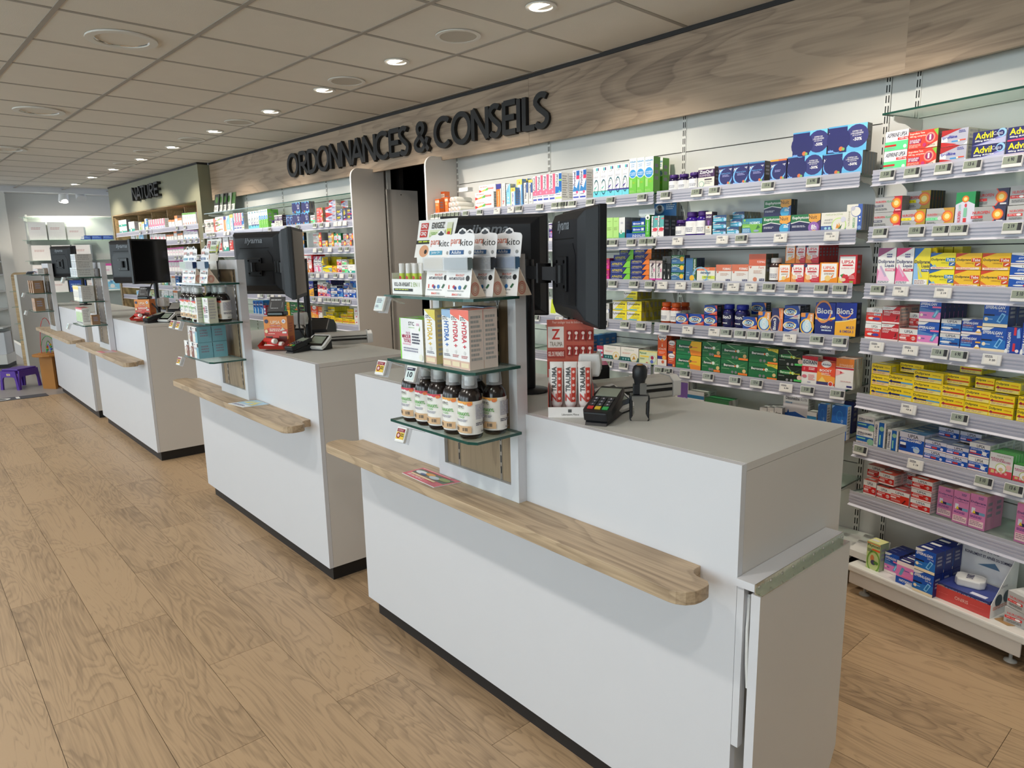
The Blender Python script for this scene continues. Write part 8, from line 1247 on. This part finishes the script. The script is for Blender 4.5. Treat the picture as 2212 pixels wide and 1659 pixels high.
# oak ended display rack beyond the toy table
t = thing('oak_rack', 'oak ended display rack with rounded corner beyond the toy table', 'shelf unit', (-12.45, 1.33, 0), math.radians(62)); o = [(0, 0), (.42, 0), (.42, 1.38), (.06, 1.38)] + [(.06 - .06 * math.sin(a * PI / 12), 1.32 + .06 * math.cos(a * PI / 12)) for a in range(1, 7)]
obj('side_board', MB().prism(o, 0, .03, 'oak_light', 'y'), t); obj('back_board', MB().box(.40, .43, -.9, 0, 0, 1.36, 'white_panel'), t)
for z in (.42, .66, .9, 1.12): q = obj('glass_shelf', MB().box(.06, .4, -.26, -.002, z - .01, z, 'glass'), t); obj('bracket', MB().box(.08, .38, -.03, -.002, z - .04, z - .011, 'steel'), q)
for i in range(0): place_pack('bigwhite', (-12.2 + .03 * i, 1.56 + .02 * i, .1 + .28 * i), math.radians(62), .3, .26, .1, 'large white carton in the oak ended rack, %s up' % ORD[i], 'white cartons in oak rack')
# glass shelving on the end wall
BE = Bay(-14.9, 1.9, math.radians(72)); t = thing('wall_shelving', 'glass wall shelving with white cartons at the shop end', 'shelf unit', BE.pt(0, 0, 0), BE.a); obj('back_board', MB().box(0, 1.7, .0, .02, .2, 2.32, 'white_panel'), t)
for z in (.7, 1.0, 1.28, 1.55, 1.9, 2.28):
    obj('glass_shelf', MB().box(0, 1.7, -.36, -.002, z - .01, z, 'glass'), t)
    for x in (.03, 1.4): obj('bracket', MB().box(x, x + .02, -.3, -.001, z - .06, z - .011, 'white_metal'), t)
for x in (.02, 1.4): obj('shelf_upright', MB().box(x, x + .03, -.008, -.001, .2, 2.34, 'white_metal'), t)
for i in range(3): place_pack('bigwhite', BE.pt(.1 + .28 * i, .3, 1.9005), BE.a, .26, (.30, .30, .22)[i], .2, 'tall white carton on the end wall shelving, %s along' % ORD[i], 'cartons on end wall')
for i in range(3): place_pack('bigwhite', BE.pt(.1 + .3 * i, .3, 1.5505), BE.a, .28, .26, .2, 'white carton on second glass shelf of end wall, %s along' % ORD[i], 'cartons on end wall')
for i in range(5): place_pack(('bigwhite', 'bluestack', 'bluestack', 'pinkwhite', 'skyblue')[i], BE.pt(.08 + .31 * i, .3, 1.2805), BE.a, .28, .2, .2, 'end wall pack on middle glass shelf, %s along' % ORD[i], 'cartons on end wall')
for i in range(6): place_pack(('skyblue', 'bigwhite', 'bluestack', 'bigwhite', 'skyblue', 'bigwhite')[i], BE.pt(.05 + .27 * i, .3, 1.0005), BE.a, .25, .2, .2, 'end wall pack on lower glass shelf, %s along' % ORD[i], 'cartons on end wall')
for i in range(3): place_pack('bluestack', BE.pt(.85 + .17 * i, .3, 1.9005), BE.a, .16, .07, .2, 'flat blue and white pack on end wall, %s along' % ORD[i], 'cartons on end wall')
# purple step stool
t = thing('step_stool', 'purple plastic step stool on the grey floor', 'stool', (-10.36, 1.05, 0), math.radians(40)); a, b, hh = .13, .17, .25
obj('seat', MB().prism([(-a + .02, -b + .03), (a - .02, -b + .03), (a - .02, b - .03), (-a + .02, b - .03)], hh - .02, hh, 'purple_plastic').mesh('seat', .008), t)
def arch(w, h, leg, r=.03): return [(-w, 0), (-w + leg, 0), (-w + leg + .008, h * .5)] + [(-w + leg + .012 + r - r * math.cos(k * PI / 8), h * .55 + r * math.sin(k * PI / 8)) for k in range(5)] + [(w - leg - .012 - r + r * math.sin(k * PI / 8), h * .55 + r * math.cos(k * PI / 8)) for k in range(5)] + [(w - leg - .008, h * .5), (w - leg, 0), (w, 0), (w - .03, h), (-w + .03, h)]
for y in (-b, b - .02): obj('leg_side', MB().prism(arch(a, hh - .02, .035), y, y + .02, 'purple_plastic', 'y').xf(Matrix.Translation((0, 0, 0))), t)
for x in (-a, a - .02): obj('leg_side', MB().prism(arch(b, hh - .02, .035), x, x + .02, 'purple_plastic', 'x'), t)
lb = MB(); paint(lb, 'R 0 0 1 1 d8c8a8;R .2 .3 .8 .7 a86', .05, .025, lambda u, v, e: (-.02 + u, -b - .0002 - e, .175 + v), 'matte_print', .0004); obj('sticker', lb, t)
# toy table with bead maze
t = thing('toy_table', 'small orange wood toy table beside the fourth till', 'table', (-10.02, 1.34, 0), math.radians(35)); obj('top', MB().prism([(.18 * math.cos(k * PI / 8), .18 * math.sin(k * PI / 8)) for k in range(16)], .40, .425, 'orange_wood').mesh('top', .006), t); obj('leg', MB().box(-.09, .1, -.07, -.04, 0, .40, 'orange_wood'), t); obj('leg', MB().box(-.09, .1, .05, .08, 0, .40, 'orange_wood'), t)
bmz = thing('bead_maze', 'bead maze toy with coloured wire loops on the toy table', 'toy', (-10.02, 1.34, .4255), math.radians(35)); obj('base', MB().lathe([(.12, 0), (.12, .012)], n=20, m='orange_wood'), bmz)
for i, (c, w_, h2, ang) in enumerate((('3a9a4a', .1, .2, 10), ('c33a3a', .08, .42, 60), ('3a9a4a', .06, .14, 110), ('3a5ac0', .07, .1, 150))):
    pts = [(math.cos(math.radians(ang)) * w_ * math.cos(PI * k / 14), math.sin(math.radians(ang)) * w_ * math.cos(PI * k / 14), .012 + h2 * math.sin(PI * k / 14)) for k in range(15)]
    wv = obj('wire_loop', MB().tube(pts, .004, 'card', 6, lin(c)), bmz)
    for j in range(3): p = pts[1 + j]; obj('bead', MB().lathe([(.001, -.014), (.011, -.008), (.014, 0), (.011, .008), (.001, .014)], p[0], p[1], 10, 'card', lin(('db3', 'c33', '36b', '3a5')[(i + j) % 4]), z=p[2] + .004), wv)
